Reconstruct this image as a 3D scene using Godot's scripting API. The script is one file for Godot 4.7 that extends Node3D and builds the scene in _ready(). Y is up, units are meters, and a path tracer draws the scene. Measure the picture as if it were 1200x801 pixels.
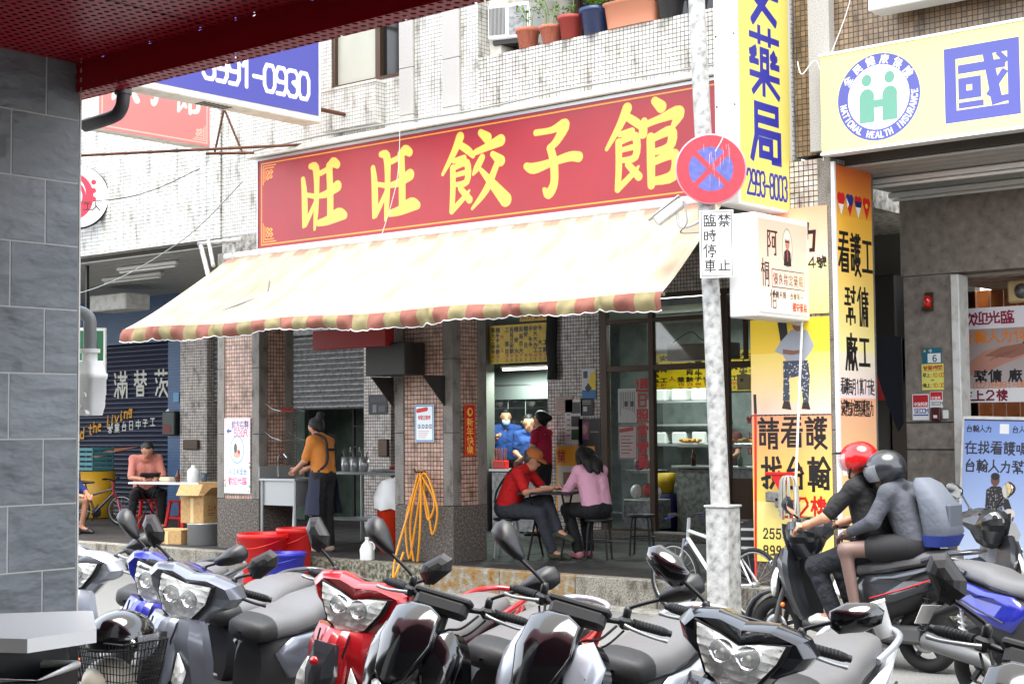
extends Node3D
# A corner dumpling restaurant under an arcade, seen across a street full of parked scooters.
# x runs along the shop front (to the right), z towards the near side of the street, y up; metres.
# ---------------------------------------------------------------- mesh helpers
var M := {}
var XF := Transform3D.IDENTITY
var used := {}
var rng := RandomNumberGenerator.new()

func V(x, y, z) -> Vector3: return Vector3(x, y, z)

func new_st() -> SurfaceTool:
	var s := SurfaceTool.new()
	s.begin(Mesh.PRIMITIVE_TRIANGLES)
	return s

func mesh_of(st: SurfaceTool) -> ArrayMesh:
	st.generate_normals()
	return st.commit()

func numbered(called: String) -> String:
	if not used.has(called):
		used[called] = 0
		return called
	used[called] += 1
	return "%s_%03d" % [called, used[called]]

func put_mesh(called: String, mesh: Mesh, mat: Material, parent: Node = null, at := Vector3.ZERO) -> MeshInstance3D:
	var o := MeshInstance3D.new()
	o.mesh = mesh
	if mat: o.material_override = mat
	o.position = at
	if parent == null or parent == self:
		o.name = numbered(called)
		add_child(o, true)
	else:
		o.name = called
		parent.add_child(o, true)
	return o

func put(called: String, st: SurfaceTool, mat: Material, parent: Node = null) -> MeshInstance3D:
	return put_mesh(called, mesh_of(st), mat, parent)

func tag(o: Node, label: String, category := "", group := "", kind := "") -> Node:
	if label != "": o.set_meta("label", label)
	if category != "": o.set_meta("category", category)
	if group != "": o.set_meta("group", group)
	if kind != "": o.set_meta("kind", kind)
	return o

func thing(called: String, label: String, category: String, at := Vector3.ZERO, turn := 0.0, group := "") -> Node3D:
	var o := Node3D.new()
	o.name = numbered(called)
	add_child(o, true)
	o.position = at
	o.rotation.y = turn
	tag(o, label, category, group)
	return o

func structure(o: Node) -> Node:
	o.set_meta("kind", "structure")
	return o

func tri(st: SurfaceTool, a: Vector3, b: Vector3, c: Vector3, from: Vector3):
	var A := XF * a
	var B := XF * b
	var C := XF * c
	var F := XF * from
	if (C - A).cross(B - A).dot((A + B + C) / 3.0 - F) < 0.0:
		st.add_vertex(A); st.add_vertex(C); st.add_vertex(B)
	else:
		st.add_vertex(A); st.add_vertex(B); st.add_vertex(C)

func quad(st: SurfaceTool, a: Vector3, b: Vector3, c: Vector3, d: Vector3, from: Vector3):
	tri(st, a, b, c, from)
	tri(st, a, c, d, from)

func box(st: SurfaceTool, c: Vector3, s: Vector3, bev := 0.0, b := Basis.IDENTITY):
	st.set_smooth_group(-1)
	var h := s * 0.5
	var e: float = min(bev, min(h.x, min(h.y, h.z)) * 0.6)
	var k := func(x: float, y: float, z: float) -> Vector3: return c + b * Vector3(x, y, z)
	for ax in 3:
		var i := (ax + 1) % 3
		var j := (ax + 2) % 3
		for sg in [-1.0, 1.0]:
			var pts := []
			for q in [[-1, -1], [1, -1], [1, 1], [-1, 1]]:
				var v := Vector3.ZERO
				v[ax] = sg * h[ax]; v[i] = q[0] * (h[i] - e); v[j] = q[1] * (h[j] - e)
				pts.append(c + b * v)
			quad(st, pts[0], pts[1], pts[2], pts[3], c)
	if e <= 0.0: return
	for ax in 3:
		var i := (ax + 1) % 3
		var j := (ax + 2) % 3
		for q in [[-1, -1], [1, -1], [1, 1], [-1, 1]]:
			var pts := []
			for w in [[-1, 0], [1, 0], [1, 1], [-1, 1]]:
				var v := Vector3.ZERO
				v[ax] = w[0] * (h[ax] - e)
				v[i] = q[0] * (h[i] - (e if w[1] == 0 else 0.0)); v[j] = q[1] * (h[j] - (0.0 if w[1] == 0 else e))
				pts.append(c + b * v)
			quad(st, pts[0], pts[1], pts[2], pts[3], c)
	for x in [-1, 1]:
		for y in [-1, 1]:
			for z in [-1, 1]:
				tri(st, k.call(x * h.x, y * (h.y - e), z * (h.z - e)), k.call(x * (h.x - e), y * h.y, z * (h.z - e)), k.call(x * (h.x - e), y * (h.y - e), z * h.z), c)

func span(st: SurfaceTool, x0, x1, y0, y1, z0, z1, bev := 0.0):
	box(st, Vector3((x0 + x1) * 0.5, (y0 + y1) * 0.5, (z0 + z1) * 0.5), Vector3(absf(x1 - x0), absf(y1 - y0), absf(z1 - z0)), bev)

func rod(st: SurfaceTool, a: Vector3, b: Vector3, w: float, h := -1.0):   # square bar between two points
	if h < 0.0: h = w
	var d := (b - a)
	var z := d.normalized()
	var x := (Vector3.UP if absf(z.y) < 0.95 else Vector3.RIGHT).cross(z).normalized()
	box(st, (a + b) * 0.5, Vector3(w, h, d.length()), 0.0, Basis(x, z.cross(x), z))

func ring_at(c: Vector3, ax: Vector3, ay: Vector3, n := 16, e := 2.0, taper := 0.0) -> PackedVector3Array:
	var r := PackedVector3Array()
	for i in n:
		var t := TAU * (i + 0.5) / n
		var cx := cos(t)
		var sy := sin(t)
		var x := signf(cx) * pow(absf(cx), 2.0 / e)
		var y := signf(sy) * pow(absf(sy), 2.0 / e)
		r.append(c + ax * x * (1.0 + taper * y) + ay * y)
	return r

func mid(r: PackedVector3Array) -> Vector3:
	var m := Vector3.ZERO
	for v in r: m += v
	return m / r.size()

func loft(st: SurfaceTool, rings: Array, caps := true, smooth := true, crease := false):      # crease: each lengthwise strip is smooth, its edges are sharp
	st.set_smooth_group(0 if smooth else -1)
	for i in rings.size() - 1:
		var A: PackedVector3Array = rings[i]
		var B: PackedVector3Array = rings[i + 1]
		var m := (mid(A) + mid(B)) * 0.5
		var n := A.size()
		for k in n:
			var l := (k + 1) % n
			if crease: st.set_smooth_group(k + 1)
			quad(st, A[k], A[l], B[l], B[k], m)
	if caps:
		st.set_smooth_group(-1)
		for w in [[0, 1], [rings.size() - 1, rings.size() - 2]]:
			var A: PackedVector3Array = rings[w[0]]
			var from := mid(rings[w[1]])
			var m := mid(A)
			for k in A.size(): tri(st, m, A[k], A[(k + 1) % A.size()], from)

func tube(st: SurfaceTool, pts: Array, r, n := 8, caps := true):
	var rings := []
	var side := Vector3.ZERO
	for i in pts.size():
		var d: Vector3 = (pts[min(i + 1, pts.size() - 1)] - pts[max(i - 1, 0)]).normalized()
		if side == Vector3.ZERO: side = d.cross(Vector3.UP if absf(d.y) < 0.9 else Vector3.RIGHT).normalized()
		side = (side - d * side.dot(d)).normalized()
		var rr: float = r[i] if r is Array else r
		rings.append(ring_at(pts[i], side * rr, d.cross(side) * rr, n))
	loft(st, rings, caps)

func curve(pts: Array, steps := 6) -> Array:      # Catmull-Rom through the points
	var out := []
	for i in pts.size() - 1:
		var p0: Vector3 = pts[max(i - 1, 0)]
		var p3: Vector3 = pts[min(i + 2, pts.size() - 1)]
		for k in steps: out.append(pts[i].cubic_interpolate(pts[i + 1], p0, p3, float(k) / steps))
	out.append(pts[-1])
	return out

func lathe(st: SurfaceTool, prof: Array, n := 20, xf := Transform3D.IDENTITY, smooth := true):   # prof: [r, y] pairs, turned about y
	var rings := []
	for p in prof:
		var ring := PackedVector3Array()
		for i in n:
			var t := TAU * i / n
			ring.append(xf * Vector3(cos(t) * p[0], p[1], sin(t) * p[0]))
		rings.append(ring)
	# orientation from the outline's own winding
	var area := 0.0
	for i in prof.size():
		var a = prof[i]
		var b = prof[(i + 1) % prof.size()]
		area += a[0] * b[1] - b[0] * a[1]
	st.set_smooth_group(0 if smooth else -1)
	for i in prof.size() - 1:
		if prof[i][0] < 1e-5 and prof[i + 1][0] < 1e-5: continue
		for k in n:
			var l := (k + 1) % n
			var A: Vector3 = XF * rings[i][k]
			var B: Vector3 = XF * rings[i][l]
			var C: Vector3 = XF * rings[i + 1][l]
			var D: Vector3 = XF * rings[i + 1][k]
			if area > 0.0:
				for v in [A, B, C, A, C, D]: st.add_vertex(v)
			else:
				for v in [A, C, B, A, D, C]: st.add_vertex(v)

func ell(st: SurfaceTool, c: Vector3, r: Vector3, n := 12, b := Basis.IDENTITY):
	var prof := []
	for i in range(0, n / 2 + 1):
		var t := -PI / 2 + PI * i / (n / 2)
		prof.append([maxf(cos(t), 0.0), sin(t)])
	lathe(st, prof, n, Transform3D(b * Basis.from_scale(r), c))

func prism(st: SurfaceTool, poly: PackedVector2Array, xf: Transform3D, depth: float):   # outline in xy, thickness along -z of xf
	st.set_smooth_group(-1)
	var ix := Geometry2D.triangulate_polygon(poly)
	var m := Vector3.ZERO
	for p in poly: m += Vector3(p.x, p.y, 0)
	m /= poly.size()
	var back := Vector3(0, 0, -depth)
	for i in range(0, ix.size(), 3):
		var a := Vector3(poly[ix[i]].x, poly[ix[i]].y, 0)
		var b := Vector3(poly[ix[i + 1]].x, poly[ix[i + 1]].y, 0)
		var c := Vector3(poly[ix[i + 2]].x, poly[ix[i + 2]].y, 0)
		tri(st, xf * a, xf * b, xf * c, xf * ((a + b + c) / 3.0 + back))
		tri(st, xf * (a + back), xf * (b + back), xf * (c + back), xf * ((a + b + c) / 3.0))
	var cw := Geometry2D.is_polygon_clockwise(poly)
	for i in poly.size():
		var p := poly[i]
		var q := poly[(i + 1) % poly.size()]
		var nrm := Vector3(q.y - p.y, p.x - q.x, 0) * (-1.0 if cw else 1.0)
		var a := Vector3(p.x, p.y, 0)
		var b := Vector3(q.x, q.y, 0)
		quad(st, xf * a, xf * b, xf * (b + back), xf * (a + back), xf * ((a + b) / 2.0 - nrm))

func dome(st: SurfaceTool, poly: PackedVector2Array, xf: Transform3D, h: float, back := 0.0, flat := false):   # outline in xy that bulges along +z of xf
	var m := Vector2.ZERO
	for p in poly: m += p
	m /= poly.size()
	var rings := []
	if back > 0.0: rings.append([1.0, -back])
	for s in [1.0, 0.93, 0.75, 0.45, 0.02]: rings.append([s, h * (1.0 - s * s)])
	var out := []
	for w in rings:
		var r := PackedVector3Array()
		for p in poly:
			var v: Vector2 = m + (p - m) * w[0]
			r.append(xf * Vector3(v.x, v.y, w[1]))
		out.append(r)
	st.set_smooth_group(-1 if flat else 0)
	var from := xf * Vector3(m.x, m.y, -0.3)
	for i in out.size() - 1:
		for k in poly.size():
			var l := (k + 1) % poly.size()
			quad(st, out[i][k], out[i][l], out[i + 1][l], out[i + 1][k], from if not (back > 0.0 and i == 0) else xf * Vector3(m.x, m.y, 0))

func P2(a: Array) -> PackedVector2Array:
	var r := PackedVector2Array()
	for i in range(0, a.size(), 2): r.append(Vector2(a[i], a[i + 1]))
	return r

func facing(at: Vector3, dir: Vector3, up := Vector3.UP) -> Transform3D:   # +z of the transform looks along dir
	var z := dir.normalized()
	var x := up.cross(z).normalized()
	return Transform3D(Basis(x, z.cross(x), z), at)

func sheet(called: String, xf: Transform3D, w: float, h: float, mat: Material, parent: Node = null, thick := 0.006) -> MeshInstance3D:
	# a printed board: its face (+z of xf) carries the print from edge to edge; the rim takes the print's edge
	var st := new_st()
	st.set_smooth_group(-1)
	var x := w * 0.5
	var y := h * 0.5
	var f := [Vector3(-x, y, 0), Vector3(x, y, 0), Vector3(x, -y, 0), Vector3(-x, -y, 0)]
	var uv := [Vector2(0, 0), Vector2(1, 0), Vector2(1, 1), Vector2(0, 1)]
	for i in [0, 1, 2, 0, 2, 3]:
		st.set_uv(uv[i]); st.add_vertex(xf * f[i])
	var bk := Vector3(0, 0, -thick)
	for i in 4:
		var j := (i + 1) % 4
		var ring := [[f[i], uv[i]], [f[i] + bk, uv[i]], [f[j] + bk, uv[j]], [f[i], uv[i]], [f[j] + bk, uv[j]], [f[j], uv[j]]]
		for r in ring:
			st.set_uv(r[1] * 0.98 + Vector2(0.01, 0.01)); st.add_vertex(xf * r[0])
	for i in [0, 2, 1, 0, 3, 2]:
		st.set_uv(Vector2(0.01, 0.01)); st.add_vertex(xf * (f[i] + bk))
	return put(called, st, mat, parent)

# ---------------------------------------------------------------- materials
func mt(c: Color, rough := 0.6, metal := 0.0) -> StandardMaterial3D:
	var m := StandardMaterial3D.new()
	m.albedo_color = c
	m.roughness = rough
	m.metallic = metal
	return m

func gloss(c: Color, rough := 0.3, coat := 0.6, metal := 0.0) -> StandardMaterial3D:
	var m := mt(c, rough, metal)
	m.clearcoat_enabled = true
	m.clearcoat = coat
	m.clearcoat_roughness = 0.08
	return m

func noise_tex(freq: float, cols: Array, sd := 1, size := 512, oct := 5, normal := 0.0, kind := FastNoiseLite.TYPE_SIMPLEX_SMOOTH) -> NoiseTexture2D:
	var n := FastNoiseLite.new()
	n.noise_type = kind
	n.seed = sd
	n.frequency = freq
	n.fractal_octaves = oct
	var t := NoiseTexture2D.new()
	t.width = size; t.height = size
	t.seamless = true
	t.noise = n
	if normal > 0.0:
		t.as_normal_map = true
		t.bump_strength = normal
	elif cols.size() > 0:
		var g := Gradient.new()
		g.offsets = PackedFloat32Array(range(cols.size()).map(func(i): return float(i) / (cols.size() - 1)))
		g.colors = PackedColorArray(cols)
		t.color_ramp = g
	return t

func cloth(c: Color, rough := 0.85, k := 1.0) -> StandardMaterial3D:      # creased fabric
	var m := mt(c, rough)
	if not M.has("crease"): M.crease = noise_tex(0.012, [], 44, 512, 3, 9.0)
	m.normal_enabled = true
	m.normal_texture = M.crease
	m.normal_scale = k
	return tri_map(m, 1.6, false)

func grime(m: StandardMaterial3D, streak := 0.3) -> StandardMaterial3D:      # soot streaks and blotches in the glaze
	if not M.has("grime"): M.grime = noise_tex(0.012, [Color(0.55, 0.54, 0.51), Color(0.86, 0.855, 0.84), Color(0.98, 0.98, 0.975), Color.WHITE, Color.WHITE], 45, 512, 5)
	m.detail_enabled = true
	m.detail_albedo = M.grime
	m.detail_blend_mode = BaseMaterial3D.BLEND_MODE_MUL
	m.detail_uv_layer = BaseMaterial3D.DETAIL_UV_2
	m.uv2_triplanar = true
	m.uv2_world_triplanar = true
	m.uv2_scale = V(0.8, streak, 0.8)
	return m

func tri_map(m: StandardMaterial3D, scale: float, world := true) -> StandardMaterial3D:
	m.uv1_triplanar = true
	m.uv1_world_triplanar = world
	m.uv1_scale = Vector3.ONE * scale
	m.uv1_triplanar_sharpness = 8.0
	return m

func rough_mat(cols: Array, freq: float, scale: float, rough := 0.9, bump := 3.0, sd := 1, world := true, oct := 5) -> StandardMaterial3D:
	var m := mt(Color.WHITE, rough)
	m.albedo_texture = noise_tex(freq, cols, sd, 512, oct)
	if bump > 0.0:
		m.normal_enabled = true
		var key := "bump_fine" if freq >= 0.05 else "bump_coarse"
		if not M.has(key): M[key] = noise_tex(0.14 if freq >= 0.05 else 0.04, [], 8, 512, 5, 3.0)
		m.normal_texture = M[key]
		m.normal_scale = bump / 3.0
	return tri_map(m, scale, world)

func tile_mat(tile: Color, grout: Color, vary: float, pitch: float, n := 16, sd := 1, rough := 0.35, dirt := 0.0, aspect := 1) -> StandardMaterial3D:
	var px := 32
	var size := n * px
	var im := Image.create(size, size, false, Image.FORMAT_RGB8)
	var hm := Image.create(size, size, false, Image.FORMAT_RGB8)
	im.fill(grout)
	hm.fill(Color(0.25, 0.25, 0.25))
	var r := RandomNumberGenerator.new()
	r.seed = sd
	var no := FastNoiseLite.new()
	no.seed = sd
	no.frequency = 0.9
	for i in n / aspect:
		for j in n:
			var w := px * aspect
			var v := 1.0 + r.randf_range(-vary, vary)
			var c := Color(tile.r * v, tile.g * (v + r.randf_range(-0.02, 0.02)), tile.b * (v + r.randf_range(-0.03, 0.03)))
			if dirt > 0.0 and r.randf() < dirt: c = c.lerp(grout, r.randf_range(0.03, 0.14))
			var o := Vector2i(r.randi_range(0, 1), r.randi_range(0, 1))
			im.fill_rect(Rect2i(i * w + 2 + o.x, j * px + 2 + o.y, w - 5, px - 5), c)
			var hv := 0.85 + r.randf_range(-0.06, 0.06)
			hm.fill_rect(Rect2i(i * w + 1 + o.x, j * px + 1 + o.y, w - 3, px - 3), Color(hv * 0.8, hv * 0.8, hv * 0.8))
			hm.fill_rect(Rect2i(i * w + 3 + o.x, j * px + 3 + o.y, w - 7, px - 7), Color(hv, hv, hv))
	var m := mt(Color.WHITE, rough)
	m.albedo_texture = ImageTexture.create_from_image(im)
	m.normal_enabled = true
	var key := "tile_bump_%d" % aspect
	if not M.has(key):
		hm.bump_map_to_normal_map(4.0)
		M[key] = ImageTexture.create_from_image(hm)
	m.normal_texture = M[key]
	return tri_map(m, 1.0 / (pitch * n))
# ---------------------------------------------------------------- lettering: strokes on a 16 x 16 grid, two digits a point, a comma between strokes
const EAT := "40 13,40 73,25 65 6a 2a,25 2e 5c,27 67,4a 7d,33 53"
const SAY := "30 41,12 62,24 54,26 56,28 58 5d 2d 28"
const MAN := "40 05,33 3f"
const HAND := "14 64,40 4e 2d,1a 69"
const SUN := "13 1c,13 53 5c,17 57,1c 5c"
const WAGON := "11 71,22 62 67 27 22,24 64,40 4f,0a 7a"
const G := {
	"旺": SUN + ",73 e3,78 d8,6d ed,a3 ad", "子": "22 c2 75,75 7d 5d,17 e7", "餃": EAT + ",b1 b3,84 e4,95 77,c5 e7,97 ed,d7 7e",
	"館": EAT + ",b0 b2,84 82 e2 e4,96 9e,96 d6 d9 99,9b db de 9e", "藥": "12 e2,50 53,a0 a3,35 16 36 18 48,65 95 9a 6a 65,67 97,c5 b6 d6 b8 e8,1b eb,7a 7f,7b 2f,7b ef",
	"局": "32 d2 d5,35 d5,32 39 1e,38 e8 ee be,5a aa ad 5d 5a", "國": "11 e1 ee 1e 11,34 d4,46 76 79 49 46,3b 8b,93 9a dd,d6 8c,b2 c3",
	"看": "d0 30,23 d3,16 e6,81 66 1c,58 d8 de 5e 58,5a da,5c dc", "護": SAY + ",71 e1,90 92,c0 c2,83 75,84 89,84 e4,86 d6,89 d9,b2 b9,7a da 7f,8b ef",
	"工": "22 d2,82 8d,1d ed", "幫": "11 61,14 64,07 77,41 47,82 e2,c0 c6 a6,94 a5,59 a9 ac 5c 59,2c 2e,2c dc de,7a 7f",
	"傭": MAN + ",a0 a2,62 e2,62 6a 5f,84 d4 d6,76 e6,88 8f,88 d8 df,8a da,8c dc,b3 bf", "廠": "70 72,22 e2,22 29 0f,63 66,44 55,84 75,46 4f,46 86 8f,58 78 7c 5c 58,c3 a7,a6 e6,d6 9f,b7 ef",
	"請": SAY + ",72 e2,84 d4,76 e6,a0 a6,88 8f,88 d8 df bf,8a da,8c dc", "找": HAND + ",75 e4,90 9a ed eb,d7 7e,c0 d2", "台": "70 36 c5,a3 d7,38 c8 ce 3e 38",
	"翰": "40 4f,12 72,24 64 6a 2a 24,27 67,1c 7c,b0 75,b0 f5,76 a6 ad 8d,78 99,7b 9a,b6 e6 ee ce,b8 d9,bb da", "樓": "13 63,40 4f,43 19,45 68,82 d2 d6 86 82,74 e4,a0 a8,a8 8b df,c9 7f,7a ea",
	"力": "25 c5 be 9e,71 68 1e", "阿": "12 1f,12 52 35 58 4a 2a,72 f2,85 b5 ba 8a 85,d2 de be", "桐": "13 53,30 3f,33 07,35 57,72 7f,72 e2 ef cf,94 c4,96 c6 cb 9b 96",
	"伯": MAN + ",a0 83,73 e3 ef 7f 73,79 e9", "禁": "12 62,40 47,42 06,43 66,82 f2,b0 b7,b2 86,b3 f6,39 c9,1b eb,8b 8f 6e,4c 2e,bc de", "止": "81 8d,86 d6,35 3d,0d ed",
	"臨": "11 61,11 1e 6e,35 65 6a 3a,41 45,4a 4e,a0 83,91 f1,94 d4 d8 98 94,7a aa ae 7e 7a,ca fa fe ce ca", "時": SUN + ",82 e2,b0 b5,75 f5,77 f7,d6 de be,99 ab",
	"停": MAN + ",a0 a2,62 f2,84 c4 c6 86 84,6a 68 f8 fa,8b db,bb bf 9f", "車": "22 d2,34 c4 ca 3a 34,37 c7,1d ed,80 8f", "全": "80 16,80 f6,46 b6,3a ca,1e ee,86 8e",
	"民": "22 d2 d6 26,22 2e 7c,86 9b ee ec,28 e8", "健": "30 05,23 2f,42 72 56 76 5d,48 9e fe,92 e2 e6 96,84 f4,88 e8,8a fa,b0 bd", "康": "80 81,22 e2,22 29 0f,54 d4 d7 57,46 e6,83 8e 6e,59 7a,5d 7b,d8 aa,99 ee",
	"保": MAN + ",72 d2 d6 76 72,59 f9,a6 af,a9 5e,a9 ff", "險": "12 1f,12 42 34 47 29,a0 64,a0 f4,85 c5,66 96 99 69 66,b6 e6 e9 b9 b6,7a 5f,7b 9f,ca af,cb ff",
	"新": "40 41,12 72,23 34,63 54,15 75,18 78,45 4f,39 1c,59 7b,d1 93,93 98 8e,96 f6,c6 cf", "年": "40 15,23 e3,37 d7,37 3b,0b fb,83 8f", "快": "30 3f,14 16,53 65,83 d3 d8,69 f9,a0 a9 6f,a9 ff",
	"樂": "70 62,62 a2 a8 68 62,65 a5,32 14 34 17 47,c2 b4 d4 b7 e7,1a ea,89 8f,89 2e,8a ee", "週": "11 23,05 35 1a 0e,1d 5e fe,61 6b,61 e1 eb,83 c3,a2 a5,75 d5,87 c7 ca 8a 87", "日": "31 3e,31 c1 ce,37 c7,3e ce",
	"照": "11 1a,11 51 5a,15 55,1a 5a,71 e1 e5 c5,a1 76,87 e7 ea 8a 87,2c 1f,6c 7f,ac bf,dc ff", "常": "80 83,42 53,b1 a3,16 13 e3 e6,55 a5 a8 58 55,3e 3a ca ce,89 8f",
	"營": "40 42 15,42 65,c0 c2 95,c2 e5,18 16 e6 e8,58 a8 aa 5a 58,4b bb be 4e 4b", "業": "50 54,90 94,21 33,d1 c3,14 e4,45 57,b5 a7,27 d7,39 c9,1b eb,87 8f,8b 2f,8b ef",
	"歡": "11 71,30 32,60 62,14 34 36 16 14,54 74 76 56 54,27 18,28 2f,28 78,2a 7a,2c 7c,2f 7f,58 5f,a1 86,93 f3 e5,c5 c8 8f,c9 ff", "迎": "11 23,05 35 1a 0d,1d 5e fe,80 61 6b 8a,a2 f2 fa ea,a2 ad",
	"光": "80 86,32 45,d2 b5,16 e6,57 5a 1e,97 9d ed eb", "人": "70 78 1e,76 ee", "仲": MAN + ",74 f4 fa 7a 74,b0 bf", "介": "80 07,80 f7,57 5b 2f,a7 af", "上": "71 7e,76 d6,0e fe",
	"在": "13 e3,70 18,37 3f,68 d8,a5 ae,5e fe", "嗎": "14 1a,14 44 4a,1a 4a,71 79,71 e1,a1 a9,74 d4,76 d6,79 e9 ee be,6b 6e,8b 9d,ab bd", "你": MAN + ",80 65,73 f3 e5,b4 be 9d,86 6b,d6 fb",
	"每": "40 15,32 e2,35 2d ed,35 d5 ce,18 f8,66 87,6a 8b", "月": "41 49 1f,41 c1 cf af,45 c5,49 c9", "萬": "12 e2,50 53,a0 a3,44 b4 b8 48 44,46 b6,2f 2a ea ee ce,74 7d,5d ac", "千": "c1 32,17 e7,82 8f",
	"起": "12 72,40 47,06 76,47 4c,49 79,28 1e,1d 5e ff,82 d2 d6 86,86 8b eb e9", "減": "11 23,16 28,1e 4a,53 f3,53 5a 4e,66 96,68 98 9b 6b 68,a0 bb fe fb,e6 9e,d0 e2", "輕": WAGON + ",82 f2,93 84 96,b3 a4 b6,d3 c4 d6,98 e8,c8 ce,8e fe",
	"家": "80 82,16 13 e3 e5,45 c5,85 68 18,78 8e 6e,79 1c,7b 1f,c7 a9,99 ee", "裡": "30 41,04 54 0a,36 3f,57 38,71 e1 e7 77 71,74 e4,b1 be,7a ea,6e fe", "壓": "21 f1,21 2a 0f,43 73 76 46 43,48 78 7b,93 f3,c2 c5 8b,c5 fb,8b 8f,5d dd,2f ff",
	"我": "61 22,15 f5,42 4f 2e,0a 79,91 9a fe fb,e7 7e,c1 d3", "安": "80 82,16 13 e3 e6,75 4a de,b7 2f,18 e8", "間": "11 1f,11 61 65 15,13 63,91 f1 ff df,91 95 f5,93 f3,58 a8 ae 5e 58,5b ab", "早": "31 c1 c8 38 31,34 c4,1a ea,78 7f",
	"晚": SUN + ",90 74,82 c2 a5,75 e5 e9 79 75,a5 a9 6f,b9 be fe fc", "公": "61 17,a1 e7,76 2e ce,a9 df", "尺": "31 c1 c6 36,31 38 0f,86 fe", "大": "15 e5,70 77 1e,76 ee", "白": "80 63,33 c3 ce 3e 33,38 c8",
	"菜": "12 e2,50 53,a0 a3,d4 25,35 47,75 87,d5 b8,19 e9,87 8f,89 2e,89 ee", "前": "40 52,b0 92,13 e3,25 2f,25 65 6f,28 68,2b 6b,95 9c,d4 de be", "方": "70 72,13 e3,63 5a 1f,67 c7 be 9d", "右": "13 e3,70 1a,49 c9 ce 4e 49",
	"轉": WAGON + ",82 f2,b0 b7,94 e4 e7 97 94,79 f9,d8 de be,9a ab", "號": "12 52 55 15 12,07 67,29 5a 5e 3e,a0 a3,a2 e2,74 f4 f6,74 78 6f,87 e6,b5 b8 f8,99 9c 8f,c9 cd fd", "中": "24 d4 da 2a 24,80 8f",
	"科": "61 21,14 74,41 4f,45 19,46 78,92 a4,96 a8,6b fa,d0 df", "技": HAND + ",83 f3,b0 b6,86 d6 6f,87 ff", "優": MAN + ",61 f1,73 e3 e7 77 73,75 e5,5a 58 f8 fa,6a 8b,ca eb,9b 7f,8c dc 7f,9d ff",
	"良": "70 82,43 b3 b8 43,43 4e 7c,48 b8,d9 ab,88 ee", "指": HAND + ",80 85 e4,d1 85,88 d8 de 8e 88,8b db", "定": "80 82,15 13 e3 e5,46 b6,86 8e,8a ca,4a 4c 1f,4c 8e fe", "天": "22 d2,17 e7,72 77 1e,78 ee", "一": "18 e8",
	"牛": "40 25,35 d5,19 e9,81 8f", "肉": "32 3f,32 d2 df bf,81 75 49,86 b9,7a 4d,8b bd", "丸": "26 d6,71 6a 1f,c6 cd fd fb,69 8b", "麵": "12 72,40 4f,15 75,08 78,1b 7b,81 f1,93 f3 fe 9e 93,c3 ce,98 f8", "替": "12 62,15 65,40 45 18,45 68,82 e2,85 e5,b0 b5 88,b5 e8,49 b9 be 4e 49,4b bb",
	"滿": "11 23,15 27,1e 3a,53 f3,80 85,d0 d5,85 d5,5f 57 f7 ff,a5 af,79 9d,d9 bd", "茨": "12 e2,50 53,a0 a3,25 37,2e 4a,85 6a,77 f7 e9,a8 aa 6f,aa ff", "仁": MAN + ",72 d2,6d fd",
	"0": "51 34 3b 5e ae cb c4 a1 51", "1": "54 81 8e", "2": "34 51 a1 c4 c6 3e ce", "3": "32 51 a1 c3 c6 87 c9 cc ae 5e 3c", "4": "a1 2a ea,a1 ae", "5": "c1 41 37 a6 c9 cb ae 4e 2c", "6": "b1 61 35 3b 5e ae cb c9 a7 57 39", "7": "31 c1 7e",
	"8": "51 33 35 57 a7 c5 c3 a1 51,57 39 3c 5e ae cc c9 a7", "9": "c7 a8 58 36 34 51 a1 c4 cb ae 4e", "-": "48 b8", ":": "85 86,8b 8c", "~": "38 66 99 c7", "(": "a0 75 7a af", ")": "60 95 9a 6f",
	"N": "3e 31 ce c1", "A": "2e 81 ee,4a ca", "T": "21 e1,81 8e", "I": "81 8e", "O": "51 24 2b 5e be eb e4 b1 51", "L": "41 4e ce", "H": "31 3e,c1 ce,37 c7", "E": "c1 41 4e ce,47 a7", "S": "c3 a1 51 34 57 a8 cb ae 5e 3c",
	"U": "31 3b 5e ae cb c1", "R": "3e 31 a1 c3 c5 a8 38,78 ce", "C": "c3 a1 51 34 3b 5e ae cc", "M": "2e 21 88 e1 ee",
	"a": "c6 66 3a 3d 6e c9,c6 bd de", "n": "46 4e,48 86 b7 be", "d": "c1 be,c8 66 3a 4e be", "t": "72 6d ae,36 b6", "h": "51 4e,48 96 b8 be", "e": "4a b9 b7 86 4a 5e be", "l": "71 6e 9e", "i": "76 6e 9d,83 84", "v": "36 6e c6", "g": "b6 56 3a 6c b6 af 5f", "s": "b7 66 79 bc 9e 4d", "o": "76 4a 6e ad b9 76",
}
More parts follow.
